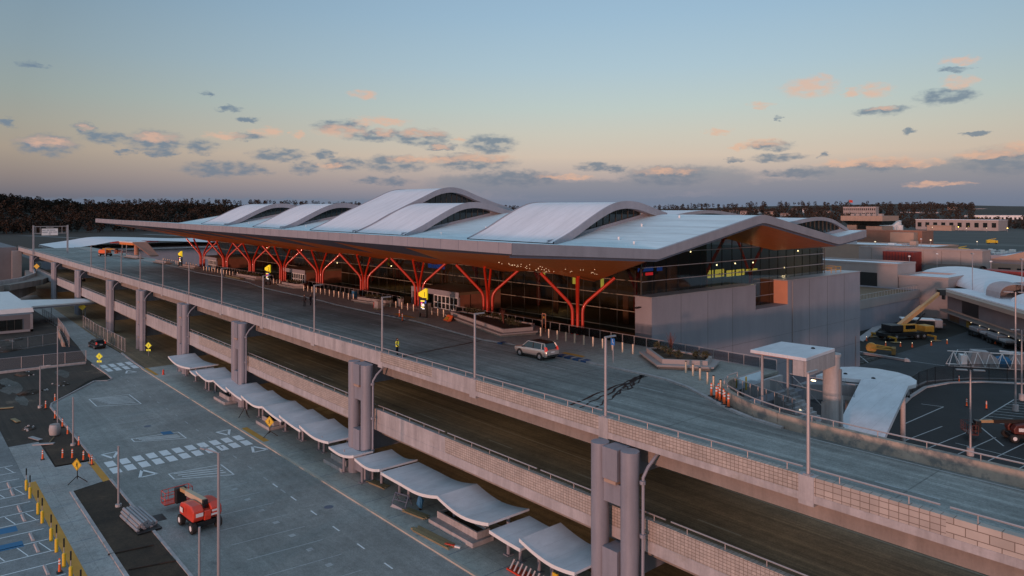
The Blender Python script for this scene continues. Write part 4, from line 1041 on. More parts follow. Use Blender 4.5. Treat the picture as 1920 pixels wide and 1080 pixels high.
# traffic cones and channelisers -----------------------------------
def channeliser(loc, label, grp='orange channeliser posts', h=1.05):
    t = thing('traffic_cone', label, 'traffic cone', loc, 0, grp)
    MB().cbox((0,0,.04),(.42,.42,.08),0,.85).build('rubber_base', M['black'], t)
    MB().tube([(0,0,.08),(0,0,.5),(0,0,h)], [.11,.085,.055], 10).build('post', M['orange'], t, smooth=True)
    for z in (.62,.84): MB().cyl(0,0,z*h/1.05,z*h/1.05+.11,.088,10,.078).build('reflective_band', M['white'], t)
    return t
CH = channeliser((-33.4,49.9,12.15), 'orange and white cone post, first in the cluster at the end of the diagonal bollards')
pts = [(-33.0,50.3),(-32.6,49.4),(-32.1,49.1),(-31.7,49.0),(-31.3,48.5),(-30.7,48.1)]
for i, (x, y) in enumerate(pts): dup(CH, (x, y, 12.15), label=f'orange and white cone post, {ORD[i+1]} in the cluster at the end of the diagonal bollards')
dup(CH, (-86.6,54.0,12.15), label='orange and white cone post on the kerb left of the sign marked 1'); dup(CH, (-84.1,52.9,12.0), label='orange and white cone post standing in the road below the sign marked 1')
# temporary barrier panel lying against the planter, stacked things at the kerb
t = thing('barrier', 'tilted orange plastic barrier leaning on the long planter', 'barrier', (-79.6,57.3,DZ), R(-14))
b = MB(); b.hexa([(-.9,-.45,.0),(.9,-.45,.0),(.9,.05,.0),(-.9,.05,.0)],[(-.8,.25,.75),(.8,.25,.75),(.8,.42,.75),(-.8,.42,.75)]); b.build('panel', M['orange'], t, bevel=.05)
b = MB(); b.hexa([(-.5,-.40,.2),(.5,-.40,.2),(.5,-.3,.2),(-.5,-.3,.2)],[(-.45,-.12,.5),(.45,-.12,.5),(.45,0,.5),(-.45,0,.5)]); b.build('reflector', M['crane'], t)
t = thing('wrapped_pallet', 'plastic wrapped pallet at the right end of the planter left of the sign marked 1', 'pallet', (-95.9,56.1,DZ))
MB().box(-.6,.6,-.5,.5,0,.14).build('pallet', M['plank'], t); MB().cbox((0,0,.7),(1.1,.95,1.1),0,.92).build('load', M['pink'], t, bevel=.05); MB().box(-.75,-.62,-.4,.4,.1,1.0).build('red_board', M['lift'], t)
t = thing('plank_stack', 'low stack of boards at the kerb near the sign marked 2', 'lumber', (-165.4,57.9,DZ))
for k in range(3): MB().box(0,9,-.5+.05*k,.5-.05*k,.12*k,.12*k+.1).build('board', M['plank'], t)
t = thing('sign_post', 'blue accessible parking sign on a thin post in front of the bollard row', 'sign', (-47.0,53.6,DZ))
MB().cyl(0,0,0,2.3,.04,8).build('post', M['galv'], t); MB().box(-.25,.25,-.07,-.045,1.75,2.4).build('plate', pm('sign_blue', (.03,.17,.5), .5), t)
s = MB(); s.blob((-.02,-.08,2.27),(.045,.01,.045),1,0,0); s.box(-.05,-.005,-.08,-.07,2.03,2.22); s.box(-.05,.1,-.08,-.07,2.0,2.05); s.box(.06,.1,-.08,-.07,1.88,2.02); s.build('pictogram', M['white'], t)
t = thing('info_stand', 'narrow orange framed notice stand behind the guard rail', 'notice stand', (-64.9,61.2,DZ))
f = MB(); f.box(-.32,-.26,-.04,.04,0,2.2); f.box(.26,.32,-.04,.04,0,2.2); f.box(-.26,.26,-.04,.04,2.12,2.2); f.build('frame', M['orangewall'], t); MB().box(-.26,.26,-.02,.02,.9,2.12).build('panel', M['black'], t); MB().box(-.12,.12,-.03,-.021,1.6,1.85).build('symbol', M['crane'], t)
for i, (x, y, mk, l) in enumerate(((-111.6,60.6,'bmark','blue panel sign on the guard rail behind the three people'),(-96.6,60.4,'pink','pale box on the terrace behind the planter left of the sign marked 1'),(-89.4,60.6,'pink','pale box beside the sign marked 1'),(-187,61,'bmark','blue covered cart beside the far red column'))):
    t = thing('utility_box', l, 'utility box', (x,y,DZ)); MB().box(-.45,.45,-.3,.3,0,1.1).build('cabinet', M[mk], t, bevel=.04); MB().box(-.48,.48,-.33,.33,1.1,1.18).build('lid', M['galv'], t)
# boom lifts -------------------------------------------------------
def boom_lift(loc, rz, label, paint, ext=0.0, boomz=0.0, boom='liftboom'):
    t = thing('boom_lift', label, 'boom lift', loc, rz)
    MB().box(-1.5,1.5,-.8,.8,.42,.86).build('chassis', M['black'], t, bevel=.05)
    for x in (-1.25,1.25):
        for s in (-1,1):
            w = MB().wheel(x,1.05*s,.47,.47,.42,20).build('wheel', M['rubber'], t, smooth=True)
            MB().wheel(x,1.2*s,.47,.23,.14,14).build('rim', M['white'], w)
    MB().cyl(0,0,.86,1.02,.7,20).build('turntable', M['black'], t)
    hood = MB()
    hood.ext([(-1.3,1.0),(1.5,1.0),(1.75,1.35),(1.7,1.9),(1.2,2.25),(-.2,2.2),(-1.1,2.0),(-1.4,1.5)], 'y', -1.2, -.28)
    hood.build('engine_cover', paint, t, bevel=.1)
    MB().ext([(-1.3,1.0),(1.5,1.0),(1.75,1.35),(1.7,1.9),(1.2,2.25),(-.2,2.2),(-1.1,2.0),(-1.4,1.5)], 'y', .28, 1.2).build('engine_cover', paint, t, bevel=.1)
    MB().ext([(1.1,1.0),(1.72,1.0),(1.8,1.4),(1.72,1.8),(1.1,1.8)], 'y', -.28, .28).build('counterweight', paint, t, bevel=.05)
    d = MB(); d.box(1.755,1.775,-1.0,-.4,1.45,1.75); d.box(1.755,1.775,.2,.9,1.3,1.45); d.box(1.755,1.775,.35,.95,1.6,1.75); d.box(-.9,-.3,-1.315,-1.302,1.35,1.75); d.build('decal', M['white'], t)
    a = Vector((1.3,0,2.35)); e = Vector((-4.1-ext,0,2.0+boomz)); dn = (e-a).normalized()
    MB().tube([a, a+dn*.9], .26, 4).build('boom_pivot', M['black'], t)
    MB().tube([a+dn*.3, a.lerp(e,.75)], .3, 4).build('boom', M[boom], t)
    MB().tube([a.lerp(e,.6), e], .21, 4).build('boom_tip', M['cream'], t)
    MB().tube([a+Vector((-.4,0,-.9)), a.lerp(e,.4)], .09, 8).build('lift_cylinder', M['black'], t)
    MB().box(e.x-.55,e.x+.05,-.45,.45,e.z-1.25,e.z+.12).build('rotator', M['black'], t, bevel=.06)
    b = MB(); x0, x1, z0 = e.x-1.55, e.x-.6, e.z-1.35
    for z in (z0+.05, z0+.5, z0+1.1):
        for p, q_ in (((x0,-1.2),(x1,-1.2)),((x1,-1.2),(x1,1.2)),((x1,1.2),(x0,1.2)),((x0,1.2),(x0,-1.2))): b.tube([(*p,z),(*q_,z)], .032, 6)
    for p in ((x0,-1.2),(x1,-1.2),(x1,1.2),(x0,1.2),(x0,0),(x1,-.4),(x1,.4),(x0,-.6),(x0,.6)): b.tube([(*p,z0),(*p,z0+1.1)], .03, 6)
    b.box(x0,x1,-1.2,1.2,z0-.03,z0+.04); b.build('basket', paint, t)
    MB().box(x1-.2,x1,-.35,.35,z0+.8,z0+1.15).build('control_box', M['black'], t)
    return t
boom_lift((-64.5,20.25,0), R(4), 'red boom lift with cream boom parked in the open car park', M['lift'])
boom_lift((-268,54.2,12.0), R(-150), 'orange boom lift parked at the far end of the upper road', M['orange'], .5, .4, 'crane')
boom_lift((-25.2,100.9,0), R(38), 'dark red boom lift in the dark lot at the right edge', pm('dull_red_paint', (.10,.02,.014), .5), .4, 0, 'trunk')
# ================================================================== LEFT CAR PARK AND ISLAND
CN = [
 ([(-124.4,3.55),(-119.9,3.0),(-113.2,3.5)], 'first white canopy roof next to the red hydrant', 38.3),
 ([(-113.4,3.1),(-110.6,2.85)], 'small low white canopy tucked behind the first one', 37.6),
 ([(-110.5,3.5),(-106.1,3.0),(-103.05,3.5)], 'third white canopy from the hydrant, beside the fourth pier', 38.3),
 ([(-102.95,3.5),(-97.9,2.95)], 'fourth white canopy from the hydrant, sloping down to the right', 38.3),
 ([(-98.1,3.45),(-92.4,2.95)], 'fifth white canopy from the hydrant, in front of a pier', 38.3),
 ([(-92.6,3.4),(-88.5,3.0),(-85.65,3.4)], 'folded white canopy left of the yellow walking sign', 38.3),
 ([(-85.55,3.4),(-80.2,2.9)], 'white canopy right behind the yellow walking sign', 38.3),
 ([(-80.7,3.4),(-75.1,2.95)], 'white canopy one right of the yellow walking sign', 38.3),
 ([(-75.3,3.45),(-71.5,3.0),(-68.4,3.3)], 'wide white canopy left of the second pier', 38.3),
 ([(-68.3,2.85),(-66,2.7),(-63.1,3.25)], 'small white canopy with a lamp in front of the second pier', 36.3),
 ([(-62.9,3.05),(-60.6,2.8),(-58.2,3.25)], 'white canopy just right of the second pier', 38.3),
 ([(-58.0,3.05),(-54.7,3.0),(-52.6,2.95),(-49.0,3.55),(-45.7,3.0),(-42.3,3.5)], 'long rolling white canopy of three folds above the planter box', 38.3),
 ([(-42.2,3.0),(-38.7,2.85)], 'white canopy over the stack of crates left of the last one', 38.2),
 ([(-38.8,3.55),(-35.5,2.95),(-33.3,3.2)], 'last white canopy, beside the nearest pier', 38.3)]
for P, l, yb in CN:
    x0 = P[0][0]
    t = thing('walkway_canopy', l, 'canopy', (x0,34.2,.12), 0, 'folded white canopies over the walkway')
    D = []
    for (xa, za), (xb, zb) in zip(P[:-1], P[1:]):        # sagging sheets with a crease at every crest
        for k in range(5):
            u = k/5; w_ = 1-(1-u)**1.7 if za > zb else u**1.7
            D.append((xa+(xb-xa)*u, za+(zb-za)*w_))
    D.append(P[-1])
    L = [(x-x0, z-.12) for x, z in D]; w = yb-34.2
    MB().ext([(x,z) for x,z in L] + [(x,z-.17) for x,z in L[::-1]], 'y', 0, w).build('roof_panel', M['canopy'], t)
    MB().ext([(x,z+.035) for x,z in L] + [(x,z-.22) for x,z in L[::-1]], 'y', -.06, -.002).build('edge_trim', M['white'], t)
    ns = max(1, round((P[-1][0]-x0)/6.5)); 
    for i in range(ns+1):
        fx = .7+(P[-1][0]-x0-1.4)*i/ns; X = x0+fx
        z = [a[1]+(b[1]-a[1])*(X-a[0])/(b[0]-a[0]) for a, b in zip(P[:-1], P[1:]) if a[0]-1e-6 <= X <= b[0]+1e-6][0]
        c = MB().cyl(fx, w*.62, 0, z-.30, .15, 12).build('post', M['cap'], t, smooth=True)
        MB().box(fx-.3,fx+.3,w*.62-.3,w*.62+.3,0,.06).build('foot', M['cap'], c)
        MB().box(fx-.09,fx+.09,.3,w-.3,z-.42,z-.29).build('beam', M['cap'], t)
for i, (x, z) in enumerate(((-66.2,2.55),(-71.1,2.7),(-95.0,2.6))):
    t = thing('canopy_lamp', ('lit lamp under the small canopy at the second pier','lit lamp at the right corner of the wide canopy','lit lamp below the fifth canopy roof')[i], 'lamp', (x,34.8,z), 0, 'lamps below the canopies')
    MB().blob((0,0,0),(.12,.12,.12),1,0,0).build('bulb', M['lampw'], t); MB().cyl(0,0,.08,.4,.05,6).build('holder', M['galv'], t)
def bench_planter(x0, x1, label):
    t = thing('planter_box', label, 'planter', (x0,35.2,.12), 0, 'concrete planter boxes below the canopies'); w = x1-x0
    MB().box(0,w,0,2.2,0,.38).build('bench_base', M['conc'], t, bevel=.02)
    b = MB(); 
    for a in ((.3,w-.3,.7,.85),(.3,w-.3,1.85,2.0),(.3,.45,.85,1.85),(w-.45,w-.3,.85,1.85)): b.box(a[0],a[1],a[2],a[3],.385,.95)
    b.build('wall', M['conc'], t); MB().box(.45,w-.45,.85,1.85,.385,.7).build('soil', M['soil'], t)
bench_planter(-51.8,-45.6,'long concrete planter box under the rolling canopy'); bench_planter(-71.6,-67.6,'short concrete planter box under the wide canopy by the second pier')
bench_planter(-90.4,-86.2,'concrete planter box under the folded canopy left of the walking sign'); bench_planter(-106,-101.6,'concrete planter box under the third and fourth canopies'); bench_planter(-36.6,-33.2,'concrete planter box under the last canopy')
def lumber(x, y, z, n, Ln, rz, label, mat='plank'):
    t = thing('lumber_stack', label, 'lumber', (x,y,z), R(rz)); q = random.Random(int(x*7))
    for k in range(n):
        a = q.uniform(-.3,.3); MB().box(a,Ln+a,-.45+.16*(k%6),-.31+.16*(k%6),.07*(k//6),.07*(k//6)+.06).build('board', M[mat], t)
lumber(-51.6,33.7,.125,12,4.7,4,'long pile of pale planks near the kerb with a red tool beside it'); lumber(-55.4,35.2,.125,9,2.7,10,'short pile of planks below the rolling canopy'); lumber(-63.4,36.3,.125,7,2.4,8,'small pile of planks at the foot of the second pier')
t = thing('toolbox', 'red and white tool lying beside the long plank pile', 'tool', (-46.9,34.2,.12), R(25)); MB().box(-.7,.2,-.12,.12,0,.18).build('body', M['lift'], t, bevel=.03); MB().box(.2,.7,-.1,.1,.02,.15).build('handle', M['white'], t)
t = thing('trestle', 'dark metal trestle lying on the walkway below the rolling canopy', 'trestle', (-57.3,35.3,.12), R(15))
m = MB()
for a in ((0,0),(1.6,0)):
    m.tube([(a[0],-.5,0),(a[0],0,1.0),(a[0],.5,0)], .05, 6)
m.tube([(0,0,1.0),(1.6,0,1.0)], .06, 6); m.tube([(0,-.25,.5),(1.6,-.25,.5)], .04, 6); m.build('frame', M['soffd'], t); MB().hexa([(.2,-.9,.02),(2.0,-.9,.02),(2.0,-.3,.02),(.2,-.3,.02)],[(.4,-.8,.3),(1.6,-.8,.12),(1.6,-.5,.12),(.4,-.5,.3)]).build('sheet_metal', M['galv'], t)
t = thing('crate_stack', 'row of white tubes in a red rack under the canopy left of the last one', 'crate', (-41.2,35.0,.12))
MB().box(0,4.0,0,.8,.05,.18).build('rack', M['lift'], t)
for k in range(8): MB().tube([(.3+.46*k,.1,.18),(.36+.46*k,.5,.8)], .08, 8).build('tube', M['galv'], t)
t = thing('panel_stack', 'yellow upright panel beside the crates at the last canopy', 'panel', (-36.9,35.6,.12)); MB().box(0,.5,0,.12,.05,1.3).build('panel', M['yel'], t); MB().box(-.05,.55,-.1,.22,0,.05).build('foot', M['galv'], t)
t = thing('hose_reel', 'blue wrapped bundle hanging below the rolling canopy', 'bundle', (-54.6,36.2,.12)); MB().blob((0,0,.7),(.35,.3,.6),3,1,.15).build('bundle', M['bmark'], t); MB().cyl(0,0,0,.3,.12,8).build('stand', M['black'], t)
# fire hydrant
t = thing('fire_hydrant', 'red fire hydrant on the pavement left of the first canopy', 'fire hydrant', (-127.2,34.2,.12)); m = MB().tube([(0,0,0),(0,0,.12),(0,0,.13),(0,0,.62),(0,0,.74),(0,0,.84)], [.2,.2,.14,.14,.12,.03], 12); m.build('barrel', M['lift'], t, smooth=True)
for s in (-1,1): MB().tube([(.1*s,0,.5),(.24*s,0,.5)], .07, 8).build('outlet', M['lift'], t)
# warning signs ----------------------------------------------------
def walker(mb, y, s, zc):
    mb.blob((0,y,zc+.34*s),(.07*s,.006,.07*s),1,0,0)
    def bar(a, b, w): 
        a = Vector(a); b = Vector(b); d = (b-a).normalized(); n = Vector((-d.y,d.x))*w/2
        p = [(a-n),(a+n),(b+n),(b-n)]; mb.hexa([(v.x*s,y-.006,zc+v.y*s) for v in p],[(v.x*s,y+.0,zc+v.y*s) for v in p])
    bar((0,.25),(-.02,-.05),.15); bar((-.02,-.03),(-.16,-.38),.08); bar((0,-.03),(.10,-.22),.08); bar((.10,-.2),(.14,-.40),.07); bar((0,.2),(-.17,.05),.055); bar((0,.2),(.17,.06),.055)
def warn_sign(loc, rz, label, mat, zc, s, tripod=False, plaque=False, grp=None):
    t = thing('warning_sign', label, 'traffic sign', loc, R(rz), grp)
    if tripod:
        MB().cyl(0,.06,.35,zc-.3,.045,8).build('mast', M['trunk'], t)
        for a in (20, 140, 260): MB().tube([(0,.06,.62),(math.cos(R(a))*.95,.06+math.sin(R(a))*.95,.04)], .04, 6).build('leg', M['trunk'], t)
    else: MB().cyl(0,.05,0,zc+.5*s,.04,8).build('post', M['galv'], t)
    p = MB().ext([(-s,zc),(0,zc-s),(s,zc),(0,zc+s)], 'y', -.02, .01).build('plate', mat, t)
    m = MB(); walker(m, -.024, s, zc); m.build('pictogram', M['black'], p)
    b = MB()
    k = .9*s
    for a, c in (((-k,0),(0,-k)),((0,-k),(k,0)),((k,0),(0,k)),((0,k),(-k,0))):
        a = Vector(a); c = Vector(c); n = Vector((a.y-c.y, c.x-a.x)).normalized()*.02*s
        b.hexa([(v.x,-.026,zc+v.y) for v in (a-n,a+n,c+n,c-n)],[(v.x,-.0205,zc+v.y) for v in (a-n,a+n,c+n,c-n)])
    b.build('border', M['black'], p)
    if plaque:
        q_ = MB().box(-.42,.42,-.02,.01,zc-s-.42,zc-s-.08).build('arrow_plaque', mat, t)
        m = MB(); m.hexa([(-.18,-.026,zc-s-.16),(-.12,-.026,zc-s-.12),(.2,-.026,zc-s-.34),(.14,-.026,zc-s-.38)],[(-.18,-.021,zc-s-.16),(-.12,-.021,zc-s-.12),(.2,-.021,zc-s-.34),(.14,-.021,zc-s-.38)]); m.build('arrow', M['black'], q_)
    return t
warn_sign((-84.1,34.4,.12), 30, 'orange-yellow walking sign on a tripod in front of the canopies', M['yel'], 1.75, .66, True)
warn_sign((-82.6,14.2,.02), 32, 'orange-yellow walking sign on a tripod near the soil bed', M['yel'], 1.75, .62, True)
warn_sign((-140.0,27.4,0), 45, 'lime yellow walking sign at the near corner of the far crosswalk', M['fluo'], 2.05, .62, plaque=True, grp='lime pedestrian signs')
warn_sign((-145.7,36.6,0), 45, 'lime yellow walking sign under the viaduct beyond the far crosswalk', M['fluo'], 2.0, .62, plaque=True, grp='lime pedestrian signs')
t = thing('tripod_stand', 'dark wooden tripod stand below the fifth and sixth canopies', 'stand', (-94.0,35.2,.12))
for a in (20,140,260): MB().tube([(0,0,1.3),(math.cos(R(a))*.8,math.sin(R(a))*.8,0)], .045, 6).build('leg', M['trunk'], t)
MB().cyl(0,0,1.2,1.9,.05,6).build('mast', M['trunk'], t)
# car park lamp posts
def lot_pole(x, y, h, label, arm=None, r=.1):
    t = thing('lamp_post', label, 'lamp post', (x,y,0), 0, 'car park lamp posts')
    MB().tube([(0,0,.25),(0,0,h)], [r,r*.8], 8).build('pole', M['galv'], t, smooth=True); MB().cyl(0,0,-.05,.28,.27,12).build('footing', M['conc'], t)
    if arm: m = MB().tube([(0,0,h-.05),(arm[0],arm[1],h)], .05, 6); m.cbox((arm[0],arm[1],h),(.5,.28,.1), math.atan2(arm[1],arm[0])); m.build('lamp_head', M['galv'], t)
lot_pole(-73.3,15.9,5.6,'bare lamp post in the soil bed left of the red boom lift'); lot_pole(-95.8,16.1,5.6,'bare lamp post at the corner of the trampled soil patch'); lot_pole(-117.4,15.8,5.7,'lamp post with a short arm on the dirt left of the car park',(0.4,.9)); lot_pole(-102.6,15.6,13,'tall thin pole on the dirt next to the white barrel',None,.07)
lot_pole(ony(374,16.4),16.4,5.0,'lamp post in front of the red boom lift'); lot_pole(ony(410,17.6),17.6,10.0,'tall lamp post with side arm to the right of the red boom lift',(-1.6,-.5),.12)
t = thing('rubble_pile', 'heap of dark rubble at the foot of the tall lamp post', 'rubble', (ony(381,16.9)+.2,16.3,.05)); MB().blob((0,0,.15),(.7,.5,.35),5,2,.3).build('rubble', M['black'], t)
# pile of metal pipes
t = thing('pipe_pile', 'bundle of galvanised metal tubes lying on the soil bed', 'pipes', (-68.6,16.4,.05), R(4)); q = random.Random(2)
for k in range(15):
    r_, c_ = k//6, k%6; MB().tube([(-2.2+q.uniform(-.2,.2),-.75+.28*c_+.14*r_,.14+.23*r_),(2.2+q.uniform(-.2,.2),-.75+.28*c_+.14*r_,.14+.23*r_)], .135, 8).build('pipe', M['galv'], t, smooth=True)
MB().box(1.0,2.9,-.9,1.0,.02,.12).build('black_sheet', M['black'], t)
for i, (x, y, rz, l) in enumerate(((-63.2,14.6,80,'first timber lying across the soil bed'),(-59.4,15.2,75,'second timber lying across the soil bed, nearer the camera'))):
    t = thing('timber', l, 'timber', (x,y,.06), R(rz), 'loose timbers on the soil bed'); MB().box(-1.6,1.6,-.05,.05,0,.09).build('beam', M['trunk'], t)
# yellow bollards with rods and the wheel stops
YB = [-83.4,-81.0,-76.2,-73.9,-69.4,-66.9,-63.7,-61.0,-57.4]
yb0 = None
for i, x in enumerate(YB):
    l = f'yellow bollard with a dark sign rod, {ORD[i]} from the top of the tactile strip'
    if yb0 is None:
        yb0 = thing('yellow_bollard', l, 'bollard', (x,10.1,0), 0, 'yellow bollards with rods')
        MB().cyl(0,0,0,1.0,.13,12).build('post', M['yel'], yb0, smooth=True); MB().cyl(0,0,1.0,1.06,.12,12,.05).build('cap', M['yel'], yb0); MB().cyl(0,0,1.06,1.75,.03,6).build('rod', M['galv'], yb0); MB().box(-.05,.05,-.05,.05,1.5,2.15).build('sign_blade', M['black'], yb0)
    else: dup(yb0, (x,10.1,0), label=l)
ws0 = None
for i, x in enumerate((-86.0,-83.6,-78.6,-76.1,-71.2,-68.6,-63.9,-61.6)):
    l = f'concrete wheel stop, {ORD[i]} from the top along the yellow bollards'
    if ws0 is None: ws0 = MB().hexa([(-.9,-.12,0),(.9,-.12,0),(.9,.12,0),(-.9,.12,0)],[(-.85,-.07,.14),(.85,-.07,.14),(.85,.07,.14),(-.85,.07,.14)]).build('wheel_stop', M['conc'], None); ws0.location = (x,9.0,0); tag(ws0, l, 'wheel stop', 'concrete wheel stops')
    else:
        c = ws0.copy(); COL.objects.link(c); c.location = (x,9.0,0); c['label'] = l
# cones around the soil patch
cl = [(-92.6,12.7,'orange cone post on the path left of the soil patch'),(-91.6,14.4,'orange cone post on the soil patch, left of the three'),(-90.9,15.2,'orange cone post on the soil patch, middle of the three'),(-89.4,16.0,'orange cone post on the soil patch, right of the three'),
 (-95.4,16.6,'orange cone post by the lamp post at the kerb of the soil patch'),(-87.3,16.4,'orange post with a small board at the yellow kerb strip'),(-116.3,16.3,'orange cone post at the far corner of the car park, left one'),(-119.8,17.9,'orange cone post at the far corner of the car park, right one'),
 (-109.7,16.4,'orange cone post on the kerb left of the tall thin pole'),(-105.0,16.5,'orange cone post on the kerb right of the tall thin pole'),(-101.0,16.4,'orange cone post on the kerb beside the white barrel'),(-62.9,9.7,'orange cone post among the yellow bollards')]
for x, y, l in cl: dup(CH, (x, y, .02), label=l)
t = thing('pavement_board', 'small orange board on the cone post at the yellow kerb strip', 'board', (-87.6,16.2,.05)); MB().box(-.4,.4,-.03,.03,.75,1.05).build('board', M['orange'], t); MB().cyl(0,.05,0,.8,.03,6).build('stake', M['galv'], t)
t = thing('barrel', 'pale barrel on the dirt beside the tall thin pole', 'barrel', (-101.9,15.2,0)); m = MB().tube([(0,0,0),(0,0,.1),(0,0,.7),(0,0,1.2),(0,0,1.25)], [.5,.55,.62,.55,.5], 16); m.build('body', M['conc'], t, smooth=True); MB().cyl(0,0,1.25,1.3,.5,16).build('lid', M['pink'], t)
for i, (x, y, rz) in enumerate(((-101.5,13.2,20),(-98.5,13.6,60),(-99.8,14.6,-20),(-112,12.4,10),(-120,12,70))):
    t = thing('debris_board', ('grey board on the dirt near the barrel','broken pale board at the edge of the soil patch','thin long stake leaning over the soil patch','pale plank lying on the dirt left of the poles','farther pale plank on the dirt')[i], 'debris', (x,y,.0), R(rz), 'loose boards on the dirt')
    MB().cbox((0,0,.08),(2.2,.5 if i != 2 else .08,.1)).build('board', M['galv'] if i < 2 else M['plank'], t)
# ------------------------------------------------------------------ the ramp at the far left
road_e = None
def mesh_fence(P, h, label, mat='galv', spacing=3.0, netm=None):
    t = thing('mesh_fence', label, 'fence', (P[0][0],P[0][1],0), 0, 'chain link fences'); o = P[0]
    L = [(x-o[0], y-o[1]) for x, y in P]
    m = MB()
    for a, b in zip(L[:-1], L[1:]): m.quad((a[0],a[1],.1),(b[0],b[1],.1),(b[0],b[1],h),(a[0],a[1],h))
    m.build('mesh', netm, t)
    r = MB()
    for a, b in zip(L[:-1], L[1:]):
        r.tube([(*a,h),(*b,h)], .035, 5); r.tube([(*a,.1),(*b,.1)], .03, 5)
        n = max(1, round(math.hypot(b[0]-a[0], b[1]-a[1])/spacing))
        for i in range(n+1):
            x = a[0]+(b[0]-a[0])*i/n; y = a[1]+(b[1]-a[1])*i/n
            MB().cyl(x,y,-.1,h+.05,.045,6).build('post', M[mat], t)
    r.build('top_rail', M[mat], t)
    return t
def netmat(name, col, dens_):
    m, t, b = nt(name); N = t.nodes.new; L = t.links.new
    b.inputs['Base Color'].default_value = (*col, 1); b.inputs['Roughness'].default_value = .7
    tr = N('ShaderNodeBsdfTransparent'); mx = N('ShaderNodeMixShader'); mx.inputs[0].default_value = dens_
    L(tr.outputs[0], mx.inputs[1]); L(b.outputs[0], mx.inputs[2]); L(mx.outputs[0], t.nodes['Material Output'].inputs['Surface'])
    return m
NET = netmat('chain_link_mesh', (.2,.19,.19), .28); NETB = netmat('black_mesh', (.008,.008,.009), .55)
mesh_fence([(-152.5,34.2),(-163,34.1),(-176,33.9),(-192,34.3)], 2.6, 'chain link fence along the right side of the ramp', netm=NET)
mesh_fence([(-166,27.2),(-178,28.4),(-195,29.6),(-215,29.4)], 2.4, 'chain link fence along the left side of the ramp', netm=NET)
t = thing('jersey_barrier', 'tan concrete barrier row along the left side of the ramp', 'barrier', (-166.5,26.4,0))
for k in range(5):
    x = -.2-4.2*k; MB().ext([(-.3,0),(.3,0),(.18,.3),(.1,.85),(-.1,.85),(-.18,.3)], 'x', x-3.9, x).build('segment', M['tan'], t)
    t.rotation_euler[2] = R(-6)
t = suv((-161.5,31.2,0), R(6), 'black pickup-like car seen from behind on the fenced ramp', M['blackcar'], M['black'])
t = suv((-246,43.2,6.1), R(0), 'small black car on the lower road near the gantry', M['blackcar'], M['black'])
# low guard building
t = thing('guard_building', 'low grey building with white roof at the left edge', 'building', (-193,24.6,0)); 
MB().box(-46,0,-14,0,0,3.9).build('wall', M['darkwall'], t); MB().hexa([(-47,-15,3.9),(-3.2,-15,3.9),(-3.2,.6,3.9),(-47,.6,3.9)],[(-46.8,-14.8,4.9),(-3.4,-14.8,4.9),(-3.4,.4,4.9),(-46.8,.4,4.9)]).build('roof', M['white'], t)
MB().box(.0,.04,-9,-2,.6,2.9).build('window', M['glassd'], t); f = MB(); [f.box(.04,.09,-9+k*1.4-.04,-9+k*1.4+.04,.6,2.9) for k in range(6)]; f.build('window_frame', M['mull'], t); f = MB().box(.02,.1,-.5,0,0,3.9); f.box(.02,.1,-14,0,0,.5); f.build('corner_trim', M['galv'], t)
t = thing('footbridge_roof', 'thin white bent roof spanning from the guard building to the piers', 'canopy', (-205,22,0))
P = [(-12,-1,4.6),(2,2.6,4.2),(0,19.2,4.2),(-5.5,19.2,4.2),(-14,4,4.6)]
m = MB(); m.hexa([(-12,-1,4.5),(2,2.6,4.1),(0,19.2,4.1),(-5.5,19.2,4.1)],[(-12,-1,4.9),(2,2.6,4.45),(0,19.2,4.45),(-5.5,19.2,4.45)]); m.build('roof_panel', M['white'], t); m = MB(); m.hexa([(-11.8,-.7,4.1),(1.8,2.8,3.7),(-.2,19,3.7),(-5.3,19,3.7)],[(-11.8,-.7,4.49),(1.8,2.8,4.09),(-.2,19,4.09),(-5.3,19,4.09)]); m.build('fascia', M['fascia'], t)
for x, y in ((-2,4),(-2.5,15.5),(-9,5)): MB().cyl(x,y,0,3.75,.16,10).build('post', M['conc'], t)
# sign gantry over the upper road
t = thing('sign_gantry', 'grey sign gantry spanning the upper road with a white direction board', 'sign gantry', (-297,38.9,12.0)); W = 9.3
for y in (-.9, W): 
    MB().box(-.25,.25,y-.25,y+.25,-.2,9.9).build('post', M['galv'], t)
g = MB(); 
for z in (9.5, 7.1): g.box(-.12,.12,-.9,W,z-.1,z+.1)
for k in range(8): y = -.2+1.3*k; g.box(-.1,.1,y-.06,y+.06,7.1,9.5)
g.build('truss', M['galv'], t)
b = MB().box(.18,.3,1.5,6.3,6.4,8.75).build('sign_board', M['white'], t); MB().box(.18,.32,1.5,6.3,8.75,9.4).build('header_board', M['black'], t)
def facex(x, y, z): return Matrix.Translation((x,y,z)) @ Matrix.Rotation(R(90),4,'Z') @ FACE_S
textmesh('Departures', .5, M['white'], 'lettering', b, facex(.33, 3.9, 9.07))
for z, segs in ((8.2,((1.7,2.8),(2.95,3.8),(3.95,5.6))),(7.5,((1.7,3.4),(3.7,4.8),(4.95,6.1))),(6.85,((3.6,4.2),))):
    m = MB()
    for y0, y1 in segs:
        y = y0
        while y < y1-.1: m.box(.3,.31,y,y+.14,z-.14,z+.15); y += .2
    m.build('direction_text', M['soffd'], b)
